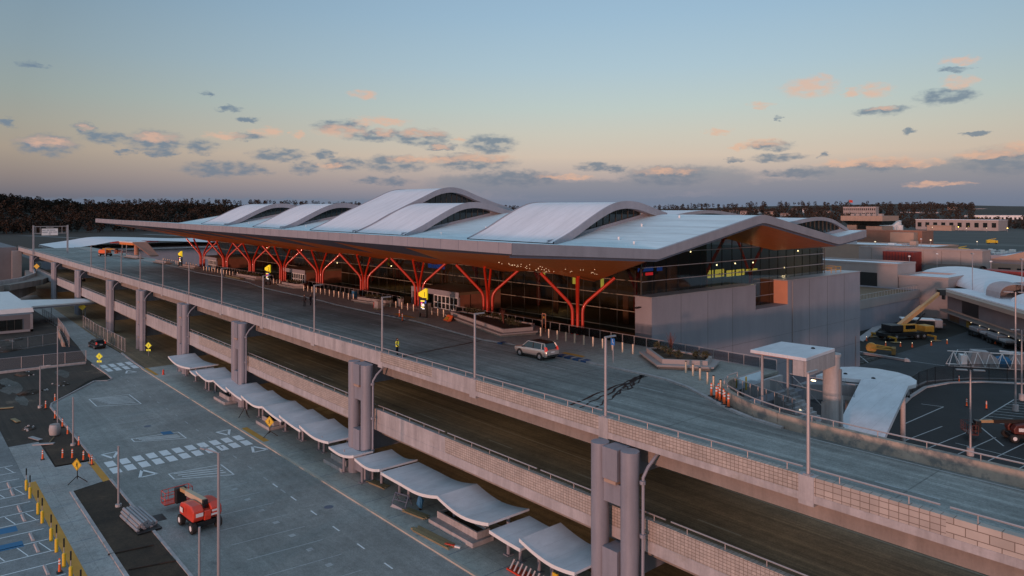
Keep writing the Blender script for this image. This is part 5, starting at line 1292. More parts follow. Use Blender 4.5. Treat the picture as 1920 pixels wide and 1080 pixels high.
# abutment and loop ramp beyond it
t = thing('retaining_wall', 'grey concrete abutment wall at the far left end of the viaduct', 'wall', (-338,24,0)); MB().box(-90,1,-24,13.8,-.1,12.9).build('wall', M['darkwall'], t); MB().box(-90,1.2,-24.2,-23.8,12.9,13.8).build('parapet', M['conc'], t); MB().box(1.0,3.6,12,15,0,11.6).build('bearing_block', M['galv'], t)
t = thing('loop_ramp', 'curved grey concrete loop ramp at the left edge', 'ramp', (0,0,0)); m = MB(); C = [(-300,38.4),(-275,35.6),(-258,30.0),(-246,21),(-240,8),(-238,-10)]
strip(m, C, .5, 1.2, 7.1); m.build('parapet', M['conc'], t); m = MB(); strip(m, [(x-4,y+2) for x, y in C], 8, 4.4, 6.05); m.build('deck', M['concd'], t)
for i, (x, y, z, l) in enumerate(((-224,22.5,2.9,'red signal light beyond the guard building, left one'),(-214,31.2,3.1,'red signal light beyond the white footbridge roof, right one'))):
    t = thing('traffic_light', l, 'traffic light', (x,y,0)); MB().cyl(0,0,0,z+.5,.06,6).build('post', M['black'], t); MB().box(-.2,.2,-.2,.2,z-.3,z+.4).build('housing', M['black'], t); MB().blob((.25,-.1,z),(.16,.16,.16),1,0,0).build('lens', M['lampred'], t)
for i, (x, y, l) in enumerate(((-205,36.4,'amber diamond sign near the fenced ramp'),(-282,37.0,'amber diamond sign on the tall pier below the gantry'))):
    t = thing('warning_sign', l, 'traffic sign', (x,y,0 if i == 0 else 6.1), R(60)); z = 3.2 if i == 0 else 2.6; MB().cyl(0,.05,0,z,.05,6).build('post', M['galv'], t); MB().ext([(-.9,z),(0,z-.9),(.9,z),(0,z+.9)], 'y', -.02, .02).build('plate', M['yel'], t)

for i, (x, y) in enumerate(((-98.4,24.6),(-60.8,30.4),(-45.5,24.2))):
    t = MB().cyl(x,y,-.02,.009,.42,18).build('manhole_cover', M['soffd']); tag(t, ('round iron cover in the car park beyond the crosswalk','round iron cover by the lane dashes right of the red lift','round iron cover in the empty stalls nearest the camera')[i], 'manhole cover')

# rough ground left of the car park
q = random.Random(77)
for i, (x, y, s_) in enumerate(((-128,16,1.4),(-136,11,2.0),(-143,17,1.2),(-112,9,1.1),(-122,6,1.8),(-107,13.2,.7),(-131,20.5,.9),(-171,18,2.2),(-178,14,1.6),(-183,20,1.4))):
    t = thing('dirt_mound', f'low heap of dark soil, {ORD[i]} on the rough ground left of the car park', 'soil heap', (x,y,-.1), q.uniform(0,3), 'soil heaps on the rough ground')
    MB().blob((0,0,0),(s_*1.5,s_,s_*.32),i+9,4,.22).build('mound', M['dirt'], t, smooth='all')
    m = MB(); [m.blob((q.uniform(-1.6,1.6)*s_,q.uniform(-1.2,1.2)*s_,.1),(.16,.14,.12),k,0,.3) for k in range(9)]; m.build('rubble', M['conc'], t); t.children[-1]['kind'] = 'stuff'
k = MB()
for x, y, a, b in ((-135,14,7,1.6),(-150,20,5,2),(-118,10,5,1.2),(-124,14.5,4,.8),(-140,22,4,1),(-108,7,6,1.3)):
    n = 16; k.poly([(x+a*math.cos(6.283*i/n)*q.uniform(.7,1.1), y+b*math.sin(6.283*i/n)*q.uniform(.7,1.1), -.052+.0004*x*0) for i in range(n)])
k.build('gravel_patch', gm('pale_gravel', (.095,.09,.082), blot=.5, blots=.3, grain=.6), kind='structure')
mesh_fence([(-146.5,26.6),(-147.6,14),(-147,2),(-146,-16)], 2.2, 'chain link fence beside the dark side road, nearer the car park', netm=NET)
mesh_fence([(-171.5,26),(-166.8,13),(-162,-14)], 2.2, 'chain link fence on the far side of the dark side road', netm=NET)
t = thing('low_wall', 'low pale concrete edge along the dark side road', 'wall', (0,0,0)); strip(MB(), [(-145.8,26.4),(-146.4,14),(-145,-16)], .3, -.1, .35).build('kerb_wall', M['conc'], t)
# ================================================================== RIGHT OF THE TERMINAL
sheet('yard', [(-56,62.6),(40,62.6),(60,230),(-56,230)], -.05, M['yard'])
lotR = [(-40.2,62.7),(-40.2,104),(-41.6,112),(-42.4,120),(-41,126),(-38,130.4),(-33,134.2),(10,152),(60,160),(60,62.7)]
sheet('car_park', lotR, -.03, M['dark'])
k = MB(); strip(k, [(-40.2,92)] + lotR[1:8], .5, -.05, .14); strip(k, [(-41.4,111),(-43.4,116),(-43.6,124),(-40,131.5),(-34,137.4),(8,156)], .35, -.05, .14); k.build('kerb', M['conc'], kind='structure')
strip(MB(), [(-66.5,152.5),(-75,188)], 1.6, -.05, .12).build('kerb', M['conc'], kind='structure')
k = MB()
for a, b in (((-39.2,109.4),(-36.6,110.1)),((-36.6,110.1),(-36.9,97.8)),((-31.2,104.9),(-31.4,122)),((-31.2,104.9),(-26,97)),((-31.4,122),(-20,128))): linem(k, a, b, .16, -.02)
for i in range(9): linem(k, (-31.2,106+1.75*i), (-24,109+1.75*i), .14, -.02)
for i in range(6): linem(k, (-34.4+2.9*i,88), (-33.4+2.9*i,100), .13, -.02)
linem(k, (-30,94),(-8,92), .13, -.02)
k.build('bay_marking', M['faint'], kind='structure')
k = MB()
for i in range(9): linem(k, (-62.4,128.6+1.5*i), (-56.6,130+1.5*i), .13, -.04)
for a, b in (((-62.5,141),(-56,132)),((-58,139),(-46,139.5)),((-48,150),(-40,158)),((-48,150),(-50,158)),((-50,158),(-44,166))): linem(k, a, b, .16, -.04)
k.build('yard_marking', M['faint'], kind='structure')
# stair head: glazed stair well, canopy, round lift tower, descending roof
t = thing('stair_canopy', 'flat white canopy over the stair head beside the round tower', 'canopy', (-29.3,48.8,12.0))
MB().prism([(0,0),(4.3,.1),(3.9,5.3),(-.2,4.9)], 4.38, 4.62).build('roof_panel', M['canopy'], t, bevel=.03)
MB().prism([(4.15,.12),(4.32,.12),(3.92,5.3),(3.75,5.3)], 3.3, 4.375).build('end_panel', M['conc'], t)
MB().prism([(3.35,.02),(4.14,.04),(4.14,.2),(3.35,.2)], 3.3, 4.375).build('end_panel', M['conc'], t)
MB().cyl(.75,.4,0,4.36,.1,10).build('post', M['galv'], t); MB().cyl(.5,4.6,0,4.36,.1,10).build('post', M['galv'], t)
MB().prism([(.2,.3),(3.9,.4),(3.5,5.0),(.1,4.6)], 4.30,4.36).build('ceiling', M['wood'], t)
MB().blob((2.9,3.9,4.62),(.18,.18,.12),1,0,0).build('roof_vent', M['black'], t); MB().box(3.2,3.5,3.0,3.1,2.4,2.46).build('strip_light', M['lampw'], t)
t = thing('lift_tower', 'round pinkish tower standing between the flat canopy and the sloped white roof', 'tower', (-25.9,54.6,0)); MB().cyl(0,0,-.1,15.9,.62,24).build('shaft', M['conc'], t, smooth=True); MB().cyl(0,0,15.9,16.1,.68,24).build('cap', M['conc'], t); c = MB(); c.box(.5,.75,-.1,.12,0,15); c.build('conduit', M['galv'], t)
t = thing('stair_well', 'glazed stair well with curved parapet and handrails under the flat canopy', 'stairs', (-30,52,0))
MB().prism([(-3.7,1.5),(4.6,-1.5),(3.2,5.2),(-3.9,9.5)], 8.2, 8.6).build('landing', M['concd'], t)
st = MB()
for i in range(14): st.box(-1.0+.32*i,-.66+.32*i,3.2,6.0,8.6,12-.26*i)
st.build('steps', M['conc'], t)
g = MB()
for a, b in (((-3.2,1.0),(3.4,-1.6)),((-3.4,5.6),(-3.2,1.0)),((-1.2,3.0),(4.2,2.2)),((-1.2,6.2),(4.2,6.4))): g.quad((a[0],a[1],12.1),(b[0],b[1],12.1),(b[0],b[1],13.1),(a[0],a[1],13.1))
g.build('glass_panel', gl_r, t)
r = MB()
for a, b in (((-3.2,1.0,13.15),(3.4,-1.6,13.15)),((-3.4,5.6,13.15),(-3.2,1.0,13.15)),((-1.2,3.0,13.1),(4.2,2.2,13.1)),((-1.2,6.2,13.1),(4.2,6.4,13.1)),((-.8,3.3,13.0),(3.6,3.3,9.6)),((-.8,5.9,13.0),(3.6,5.9,9.6))): r.tube([a,b], .04, 6)
for i in range(8): x = -3.2+.9*i; y = 1-.39*.9*i; r.tube([(x,y,12),(x,y,13.15)], .035, 5)
r.build('hand_rail', M['rail'], t)
MB().box(-3.9,-3.6,3.0,9.4,8.6,12.1).build('side_wall', M['conc'], t); MB().box(3.6,3.9,2.0,5.0,8.6,12.4).build('side_wall', M['conc'], t)
for x, y in ((.6,4.4),(2.6,5.4)): MB().blob((x,y,10.7),(.2,.12,.1),1,0,0).build('wall_lamp', M['lamps'], t)
MB().cyl(-1.4,2.0,12.1,13.2,.05,6).build('post', M['yel'], t); MB().cyl(-2.8,2.0,12.1,13.2,.07,6).build('post', M['yel'], t)
t = thing('stair_roof', 'rounded white roof with a long slope descending beside the dark lot', 'canopy', (-30,70,0))
D = [(-3.8,-2.0),(-.2,-.3),(3.7,.3),(3.9,1.6),(3.4,3.2),(2.3,4.6),(.8,5.5),(-1.2,5.7),(-3.0,5.0),(-4.2,3.4)]
MB().prism(D, 10.7, 11.05).build('flat_roof', M['canopy'], t, bevel=.03)
MB().hexa([(2.6,-12.6,8.0),(6.3,-12.6,8.0),(3.75,.35,10.75),(-.2,-.25,10.75)],[(2.6,-12.6,8.4),(6.3,-12.6,8.4),(3.75,.35,11.1),(-.2,-.25,11.1)]).build('sloped_roof', M['canopy'], t)
MB().hexa([(-4.2,-5,9.2),(-.3,-1.2,9.2),(-.3,-.4,9.2),(-4.2,-2,9.2)],[(-4.2,-5,10.6),(-.3,-1.2,10.6),(-.3,-.4,10.6),(-4.2,-2,10.6)]).build('side_beam', M['conc'], t)
for x, y in ((2.4,2.6),(-3,3),(5.2,-10.5),(3.0,-10.8)): MB().cyl(x,y,-.05,(10.7 if y > 0 else 8.3),.22,12).build('column', M['conc'], t, smooth=True)
for x, y in ((-2.2,.8),(.4,.9)): MB().blob((x,y,11.05),(.22,.22,.14),1,0,0).build('roof_vent', M['black'], t)
MB().box(2.9,6.3,-15,-12.7,-.05,6.2).build('base_wall', M['pink'], t)
# lamp posts of the right lots
def yard_pole(x, y, h, label, two=True):
    t = thing('lamp_post', label, 'lamp post', (x,y,0), 0, 'lamp posts in the dark lots')
    MB().tube([(0,0,.8),(0,0,h)], [.13,.09], 8).build('pole', M['galv'], t, smooth=True); MB().cyl(0,0,-.05,.85,.36,12).build('footing', M['conc'], t)
    m = MB(); m.cbox((.7,.5,h),(1.1,.4,.1),.6); m.cbox((-.7,-.5,h),(1.1,.4,.1),.6); m.build('lamp_head', M['galv'], t)
yard_pole(-27.4,90.5,9.4,'lamp post in the dark lot nearest the sloped white roof'); yard_pole(-29.5,115.2,16,'tall lamp post at the right edge beside the striped bays'); yard_pole(-30.6,122.4,10,'lamp post just behind the tall one at the right edge')
for x, y, l in ((-34.6,112.8,'orange post in the dark lot, left of the two by the striped bays'),(-32.4,113.4,'orange and white cone in the dark lot, right of the two by the striped bays'),(-40.2,127.6,'yellow striped post on the curved kerb before the black fence')): dup(CH, (x,y,0), label=l)
mesh_fence([(-41.0,103),(-41.7,111),(-42.6,118),(-42.4,124),(-39.4,130.4),(-33.6,136.4),(-8,146)], 2.6, 'black mesh fence curving along the edge of the dark lot', 'black', 3.2, NETB)
# mobile crane
t = thing('mobile_crane', 'yellow mobile crane with raised boom in the yard behind the grey wall', 'crane', (-61.4,162.5,0), R(62))
MB().box(-6,5.4,-1.35,1.35,.7,1.5).build('carrier', M['black'], t, bevel=.08)
for x in (-4.8,-3.2,2.0,3.6):
    for s in (-1,1): w = MB().wheel(x,1.15*s,.65,.65,.5,16).build('wheel', M['rubber'], t, smooth=True); MB().wheel(x,1.36*s,.65,.3,.12,10).build('rim', M['galv'], w)
MB().box(4.0,6.2,-1.3,1.3,1.3,2.7).build('drive_cab', M['crane'], t, bevel=.15); MB().box(-4.6,-1.6,-1.45,1.45,1.7,3.1).build('counterweight', M['black'], t, bevel=.08); MB().box(-1.6,2.0,-1.25,-.35,1.6,3.2).build('operator_cab', M['crane'], t, bevel=.12); MB().box(-.9,1.4,-1.29,-1.25,2.2,3.0).build('cab_window', M['glassd'], t); MB().box(-1.8,1.8,.0,1.2,1.6,2.6).build('engine_deck', M['crane'], t, bevel=.1)
MB().tube([(-1.5,.1,2.6),(4.4,.1,6.5)], .62, 4).build('boom', M['cream'], t); MB().tube([(2.2,.1,5.05),(8.9,.1,9.5)], .45, 4).build('boom_section', M['cream'], t); MB().tube([(1.2,.1,1.8),(5,.1,5.2)], .18, 8).build('lift_cylinder', M['black'], t)
b = MB(); b.cbox((9.2,.1,9.5),(1.5,.9,1.2)); b.cyl(9.8,.1,8.0,9.0,.35,8); b.build('boom_head', M['black'], t)
for x in (-5.2,4.4):
    for s in (-1,1): o = MB().box(x-.18,x+.18,min(1.3*s,3.6*s),max(1.3*s,3.6*s),.7,1.0); o.box(x-.14,x+.14,3.45*s-.14,3.45*s+.14,.1,.8); o.build('outrigger', M['crane'], t); MB().box(x-.9,x+.9,3.5*s-.6,3.5*s+.6,0,.1).build('outrigger_mat', M['plank'], t)
for i, (x, y) in enumerate(((-67,152.6),(-65.6,153.8),(-58.4,152.4),(-56.6,153.4),(-54.8,158.2),(-53.4,162.6),(-60.5,150.6),(-49.4,176),(-47,170))):
    t = thing('marker_cone', f'small lit cone, {ORD[i]} from the left around the yellow crane', 'traffic cone', (x,y,0), 0, 'lit cones around the crane'); MB().cyl(0,0,0,.75,.2,8,.06).build('cone', M['orange'], t); MB().blob((0,0,.82),(.08,.08,.08),1,0,0).build('beacon', M['lamps'], t)
# wheel loader bucket unit and yard clutter
t = thing('loader_bucket', 'old yellow loader attachment lying in the yard below the crane', 'machine part', (-58.0,142.2,0), R(20)); MB().wheel(-1.6,0,.95,.95,.7,16).build('drum', M['crane'], t); b = MB(); b.tube([(-1.6,-.7,1.0),(2.2,-.9,.9)], .14, 6); b.tube([(-1.6,.7,1.0),(2.2,.9,.9)], .14, 6); b.tube([(-1.6,0,1.6),(2.0,0,1.2)], .16, 6); b.build('frame', M['crane'], t); MB().box(1.8,2.5,-1.2,1.2,.1,1.3).build('blade', pm('rusty_yellow', (.22,.13,.04), .8), t, bevel=.05)
t = thing('barrier_beam', 'long pale beam lying on the yard beside the striped bays', 'beam', (-56.6,138.6,0), R(-6)); MB().box(-4.4,4.6,-.25,.25,0,.4).build('beam', M['galv'], t); MB().hexa([(4.6,-.5,0),(5.4,-.1,0),(5.4,.2,0),(4.6,.4,0)],[(4.6,-.4,.6),(5.2,-.1,.4),(5.2,.2,.4),(4.6,.3,.6)]).build('end_piece', M['galv'], t)
t = thing('steel_truss', 'white steel truss lying in the yard behind the black fence', 'truss', (-45.8,139.6,0), R(32)); m = MB(); Lt = 11
for z, y in ((2.6,0),(.2,-.9),(.2,.9)): m.tube([(0,y,z),(Lt,y,z)], .09, 6)
for k in range(6):
    x = k*Lt/6
    for y in (-.9,.9): m.tube([(x,y,.2),(x+Lt/12,0,2.6)], .06, 5); m.tube([(x+Lt/12,0,2.6),(x+Lt/6,y,.2)], .06, 5)
m.build('frame', M['white'], t)
t = thing('mixer_hopper', 'grey hopper with side plate in the yard, beside the truss', 'hopper', (-41.6,143.4,0), R(30)); MB().ext([(-2.4,0),(2.4,0),(2.1,1.6),(.8,2.7),(-1.6,2.8)], 'y', -1.1, 1.1).build('body', M['conc'], t); MB().box(-3.4,-2.45,-.9,.9,0,1.9).build('motor_box', M['white'], t)
t = thing('mixer_hopper', 'grey hopper with chute beside the blue tarp in the yard', 'hopper', (-36.6,147.0,0), R(30)); MB().ext([(-2.2,0),(2.6,0),(2.2,1.5),(1.0,2.6),(-1.4,2.7)], 'y', -1.1, 1.1).build('body', M['conc'], t); MB().hexa([(-3.4,-.3,2.6),(1.4,-.3,2.2),(1.4,.3,2.2),(-3.4,.3,2.6)],[(-3.4,-.3,2.9),(1.4,-.3,2.5),(1.4,.3,2.5),(-3.4,.3,2.9)]).build('chute', M['white'], t)
t = thing('tarp_bundle', 'blue tarpaulin covered load between the two grey hoppers', 'bundle', (-39.2,145.0,0)); MB().blob((0,0,.9),(1.5,1.1,1.2),4,1,.12).build('tarp', M['bmark'], t); MB().box(-1.6,1.6,-1.1,1.1,0,.14).build('pallet', M['plank'], t)
def flatbed(x, y, rz, label, load=True):
    t = thing('trailer', label, 'trailer', (x,y,0), R(rz), 'trailers parked in the yard'); MB().box(-4.5,4.5,-1.2,1.2,.9,1.2).build('bed', M['black'], t)
    for xx in (-3.2,-2.0,3.0):
        for s in (-1,1): MB().wheel(xx,1.0*s,.45,.45,.3,12).build('wheel', M['rubber'], t)
    if load: MB().box(-3.5,.5,-1.0,1.0,1.2,2.0).build('load', M['galv'], t, bevel=.1); MB().box(1.2,3.8,-1.0,1.0,1.2,1.7).build('tarp', M['conc'], t, bevel=.1)
flatbed(-51.2,176,-50,'loaded trailer near the curved wall in the back of the yard'); flatbed(-45.6,168.6,-50,'dark trailer with a pale tarp in the back of the yard'); flatbed(-64.5,181,20,'trailer parked right behind the yellow crane')
t = thing('skip', 'white topped truck body behind the yellow crane', 'truck', (-63.6,176.0,0), R(30)); MB().box(-3.6,3.0,-1.3,1.3,.9,2.4).build('body', M['black'], t, bevel=.1); MB().box(-3.7,3.1,-1.35,1.35,2.4,2.75).build('cover', M['white'], t, bevel=.1); [MB().wheel(a,1.1*s,.5,.5,.35,12).build('wheel', M['rubber'], t) for a in (-2.4,2.2) for s in (-1,1)]; MB().box(3.0,4.6,-1.2,1.2,.9,2.7).build('cab', M['galv'], t, bevel=.15)
# ------------------------------------------------------------------ buildings behind
def block(name, label, x0, x1, y0, y1, h, wall, roof='roofw', par=.5, z0=-.1):
    t = thing(name, label, 'building', (x0,y0,0)); X, Y = x1-x0, y1-y0
    MB().box(0,X,0,Y,z0,h).build('wall', M[wall], t)
    p = MB()
    for a in ((-.1,X+.1,-.1,.3),(-.1,X+.1,Y-.3,Y+.1),(-.1,.3,.3,Y-.3),(X-.3,X+.1,.3,Y-.3)): p.box(*a, h, h+par)
    p.build('parapet', M[wall], t); MB().box(.3,X-.3,.3,Y-.3,h,h+.06).build('roof', M[roof], t)
    return t
t = block('service_building', 'flat grey building with a wide dark bay opening right of the terminal', -140, -77.4, 200, 212, 12.6, 'pink'); MB().box(38,57.5,-.08,0,5.9,10.4).build('bay_and_shade', M['black'], t); MB().cyl(46.5,-.6,6.8,10.6,.35,10).build('column', M['white'], t); MB().box(0,38,-.06,0,6.5,10.6).build('bay_and_shade', M['black'], t)  # the left black strip is painted shadow, the right one a real opening
t = block('terrace_building', 'low terrace with dark roof deck and railing right of the grey wall', -112, -72, 130, 200, 6.4, 'wall', 'brown', .4)
MB().box(39.9,40.12,0,70,4.8,6.85).build('band', M['pink'], t); r = MB(); r.tube([(39.6,0,7.9),(39.6,70,7.9)], .05, 5); [r.tube([(39.6,1.6*k,6.8),(39.6,1.6*k,7.9)], .05, 5) for k in range(44)]; r.build('railing', M['rail'], t)
for i, (x, y) in enumerate(((30,22),(26,40),(34,10))): MB().box(x,x+3,y,y+3,6.45,7.3).build('roof_unit', M['white'], t)
t = block('stair_block', 'pink and grey block at the end of the terrace wall behind the crane', -77.3, -65.6, 200.6, 216, 9.7, 'pink')
# obliquely set concourse with overhanging roof
t = thing('concourse', 'low oblique concourse with overhanging roof and dark openings at the right edge', 'building', (-65,198.4,0), math.atan2(-30.9,23.5)); 
MB().box(0,70,0,32,-.1,6.4).build('wall', M['darkwall'], t); MB().box(-.5,70,-2.6,32,6.7,7.6).build('roof', M['tan'], t); MB().box(0,70,-1.6,.0,6.4,6.69).build('soffit', M['black'], t); MB().box(1,70,-.8,30,7.62,7.9).build('roof_membrane', M['roofw'], t)
MB().box(9,18,-.08,0,2.9,6.4).build('opening', M['black'], t); MB().box(.2,70,-.1,0,2.5,2.85).build('ledge', M['tan'], t); MB().box(.3,70,-1.8,-.1,2.2,2.49).build('ledge_roof', M['concd'], t); MB().box(1.5,7,-.06,0,.1,1.9).build('shutter', M['brown'], t); MB().box(12,13.8,-.3,0,.1,2.1).build('orange_unit', M['crane'], t)
for k in range(6): MB().blob((19+4.5*k,-1.9,2.15),(.11,.11,.08),1,0,0).build('wall_lamp', M['lamps'], t)
c = MB()
n = 14; R2 = 9.0
c.grid([[(x, 14+10*math.cos(math.pi*i/n), 7.9+3.0*math.sin(math.pi*i/n)) for i in range(n+1)] for x in (-34,-12,12)]); v = c.build('vaulted_roof', M['roofw'], t, smooth=True)
MB().grid([[(12.05, 14+10*math.cos(math.pi*i/n), 7.9) for i in range(n+1)], [(12.05, 14+10*math.cos(math.pi*i/n), 7.9+3.0*math.sin(math.pi*i/n)) for i in range(n+1)]]).build('gable', M['wall'], v)
MB().grid([[(x, 15+12*math.cos(math.pi*i/n), 7.9+2.8*math.sin(math.pi*i/n)) for i in range(n+1)] for x in (26,75)]).build('vaulted_roof', M['roofw'], t, smooth=True)
m = MB(); rows = []
for k in range(29): x = 15+.25*k; rr = 2.6+(.1 if k % 2 else 0); rows.append([(x, 6+rr*math.cos(math.pi*i/n)*1.3, 7.9+rr*1.2*math.sin(math.pi*i/n)**.6) for i in range(n+1)])
m.grid(rows); m.poly([r_ for r_ in rows[0]]); m.build('ribbed_hood', M['galv'], t)
for x, y in ((4,4),(24,6)):
    tt = MB(); tt.tube([(x,y,7.9),(x,y,16.5)], .09, 6); tt.box(x-.5,x+.5,y-.2,y+.2,16.5,16.8); tt.build('roof_lamp_post', M['galv'], t)
t = block('long_building', 'long pinkish block with a shadowed base behind the vaulted roof', -131, -87, 300, 309, 12.0, 'pink'); m = MB().box(0,44,-.06,0,0,6.3).build('shaded_base', M['wall'], t)  # grey strip paints the shade on the lower half of the block
m = MB(); [m.box(5+6.4*k,5.06+6.4*k,-.1,-.06,0,12.0) for k in range(6)]; m.build('panel_joint', M['mull'], t)
t = thing('container', 'bright red container box against the long pinkish block', 'container', (-117.6,290,0)); MB().box(0,11,0,8,-.1,11.4).build('body', M['redbox'], t); m = MB(); [m.box(.1+1.1*k,.3+1.1*k,-.06,0,0,11.2) for k in range(10)]; m.build('rib', M['redbox2'], t)
t = thing('arched_canopy', 'dark arched canopy against the long pinkish block', 'canopy', (-104,291,0)); MB().grid([[(x, 6+6*math.cos(math.pi*i/12), 4+3.2*math.sin(math.pi*i/12)) for i in range(13)] for x in (0,18)]).build('vault', M['mull'], t); MB().box(0,18,0,12,-.1,3.9).build('wall', M['wall'], t)
t = thing('container', 'long red box row behind the concourse at the right edge', 'container', (-68,232,0), R(-12)); MB().box(0,60,0,6,-.1,10.5).build('body', M['redbox'], t); MB().box(0,60,-.05,0,0,7.4).build('lower_band', M['redbox2'], t)
t = block('flat_roof_building', 'white flat roofed building with tan gables at the right edge', -90, 40, 320, 360, 9.5, 'wall'); MB().box(0,26,-2,0,-.1,7).build('dock', M['tan'], t); m = MB(); [m.box(3+6*k,7+6*k,-2.06,-2,0,5.5) for k in range(4)]; m.build('dock_door', M['black'], t); MB().ext([(0,8.5),(24,8.5),(12,12)], 'y', -1, 6).build('gable_roof', M['tan'], t)
t = block('flat_roof_building', 'wide low pinkish building with many roof units right of the terminal', -230, -120, 350, 380, 10.5, 'tan'); q = random.Random(8)
for k in range(14): x, y = q.uniform(4,100), q.uniform(3,24); MB().box(x,x+q.uniform(2,6),y,y+3,10.6,11.2+q.random()*1.6).build('roof_unit', M[('tan','white','galv')[k%3]], t)
t = block('flat_roof_building', 'grey flat roofed building with roof ducts below the brown block', -190, -128, 240, 262, 9, 'wall')
for k in range(9): x, y = q.uniform(4,54), q.uniform(3,17); MB().box(x,x+q.uniform(2,5),y,y+2,9.1,9.8+q.random()*1.2).build('roof_unit', M[('white','galv','tan')[k%3]], t)
t = block('brown_building', 'long brown block below the stepped dark glass building', -240, -150, 420, 436, 15.5, 'brownwall'); MB().box(10,28,-.1,0,9,11).build('window', M['glassd'], t); MB().box(76,88,-6,-.05,-.1,15.2).build('annex', M['tan'], t)
# rear halls of the terminal
def hall(label, x0, x1, y0, y1, h, rise, ang=0):
    t = thing('rear_hall', label, 'building', (x1,y0,0)); W = y1-y0; Ln = x1-x0; n = 18
    P = [(W*i/n, h+rise*math.sin(math.pi*i/n)**1.2) for i in range(n+1)]
    MB().box(-Ln,-.6,0,W,-.1,h-.1).build('wall', M['wall'], t)
    MB().grid([[(x,y,z) for y, z in P] for x in (-Ln,-Ln/2,.6)]).build('arched_roof', M['roofw'], t, smooth=True)
    e = MB(); e.grid([[(.6,y,z) for y, z in P],[(.65,y,max(h-.3,z-.9)) for y, z in P],[(-.5,y,max(h-.3,z-.95)) for y, z in P]]); e.build('rim', M['fascia'], t)
    g = MB(); g.grid([[(-.5,y,z-.9) for y, z in P[1:-1]],[(-.5,y,h-.2) for y, z in P[1:-1]]]); g.build('arched_window', M['glassd'], t)
    return t
hall('far hall with a shallow grey gable behind the terminal ridge', -210, -120, 158, 196, 25.6, 1.5)
# ------------------------------------------------------------------ far airfield
sheet('airfield', [(-620,440),(400,440),(500,1300),(-900,1500),(-900,900)], -.03, pm('airfield_paving', (.052,.058,.055), .9, var=.3, scale=.02, fine=.3))
sheet('grass_field', [(-210,455),(300,380),(300,700),(-180,560)], .02, M['grass'])
sheet('taxiway', [(-700,700),(400,590),(400,612),(-700,735)], .03, pm('taxiway_concrete', (.10,.11,.105), .9))
t = thing('control_building', 'stepped tan building with dark glass bands beyond the airfield', 'building', (-321.5,720,0)); t.scale = (.66,1,1); 
MB().box(-8,38,0,26,-.1,5).build('base', M['black'], t); MB().hexa([(-6,-1,5),(8,-1,5),(8,25,5),(-6,25,5)],[(-6,-1,13),(8,-1,13),(8,25,13),(-6,25,13)]).build('stair_core', M['tan'], t)
MB().box(22,44,-1,25,7,12).build('gallery', M['tan'], t); MB().box(8.2,21.8,.5,25,5,14).build('glass_band', M['glassd'], t); MB().hexa([(-5,0,13.1),(42,0,13.1),(42,26,13.1),(-5,26,13.1)],[(-10,-4,17),(46,-4,17),(46,30,17),(-10,30,17)]).build('glass_band', M['glassd'], t); MB().box(-12,48,-6,32,17.1,22).build('roof_band', M['tan'], t)
for k in range(6): MB().box(-4+8*k,1+8*k,4,9,22.1,24).build('roof_unit', M['pink'], t)
def farbox(name, label, px0, px1, Y, z0, z1, mat, cat='building', depth=14, win=None, wm='black'):
    x0, x1 = ony(px0, Y), ony(px1, Y); t = thing(name, label, cat, (x0,Y,z0))
    W = x1-x0; MB().box(0,W,0,depth,-1 if z0 < 1 else -20,z1-z0).build('wall', M[mat], t); MB().box(-.5,W+.5,-.5,depth+.5,z1-z0,z1-z0+.6).build('roof', M['roofw' if mat != 'tan' else 'tan'], t)
    if win:
        n, a, b = win
        for r_ in range(a):
            for k in range(n):
                u = W*(k+.25)/n; h_ = (z1-z0)/a
                MB().box(u,u+W*.5/n,-.12,0,h_*(r_+.3),h_*(r_+.75)).build('window', M[wm], t)
    return t
farbox('hotel', 'pale hotel with rows of windows behind the stepped tan building', 1581, 1642, 1500, 16, 34, 'pink', win=(16,2,0))
farbox('hangar', 'wide grey hangar with blue doors beyond the grass field', 1717, 1872, 1120, 0, 14, 'pink', depth=40, win=(10,1,0), wm='glassd'); 
farbox('annex', 'low tan annex in front of the wide hangar', 1738, 1784, 1080, 0, 6.5, 'tan')
farbox('warehouse', 'long white warehouse below the right end of the far hills', 1808, 2000, 1700, 4, 17, 'white', depth=60, win=(24,1,0)); farbox('warehouse', 'long pinkish shed on the far side of the airfield', 1688, 1758, 1900, 10, 23, 'pink', depth=50, win=(12,1,0))
farbox('office_tower', 'small tan tower standing in the far woods on the right', 1777, 1789, 2100, 14, 36, 'tan', depth=30, win=(4,3,0)); farbox('warehouse', 'pale far sheds at the right of the small tan tower', 1824, 1846, 2300, 20, 32, 'white', depth=30); farbox('office_block', 'dim long building at the right end of the far hills', 1850, 1990, 2300, 18, 28, 'pink', depth=30, win=(20,1,0))
farbox('hotel', 'tall pink hotel with corner towers on the horizon above the terminal roof', 1099, 1127, 1500, 20, 45, 'pink', depth=24, win=(6,3,0)); t = farbox('tower', 'left corner tower of the pink hotel on the horizon', 1097, 1103, 1497, 20, 50, 'pink', depth=8); t = farbox('tower', 'right corner tower of the pink hotel on the horizon', 1123, 1129, 1497, 20, 49, 'pink', depth=8)
t = thing('storage_tank', 'white cylindrical tank right of the stepped tan building', 'tank', (-316.5,800,0)); MB().cyl(0,0,-.1,16.6,10.2,32).build('shell', M['white'], t, smooth=True); MB().cyl(0,0,16.6,17.5,10.2,32,4).build('dome', M['white'], t); MB().cyl(13,-10,-.1,12,3.2,16).build('side_tank', M['white'], t)
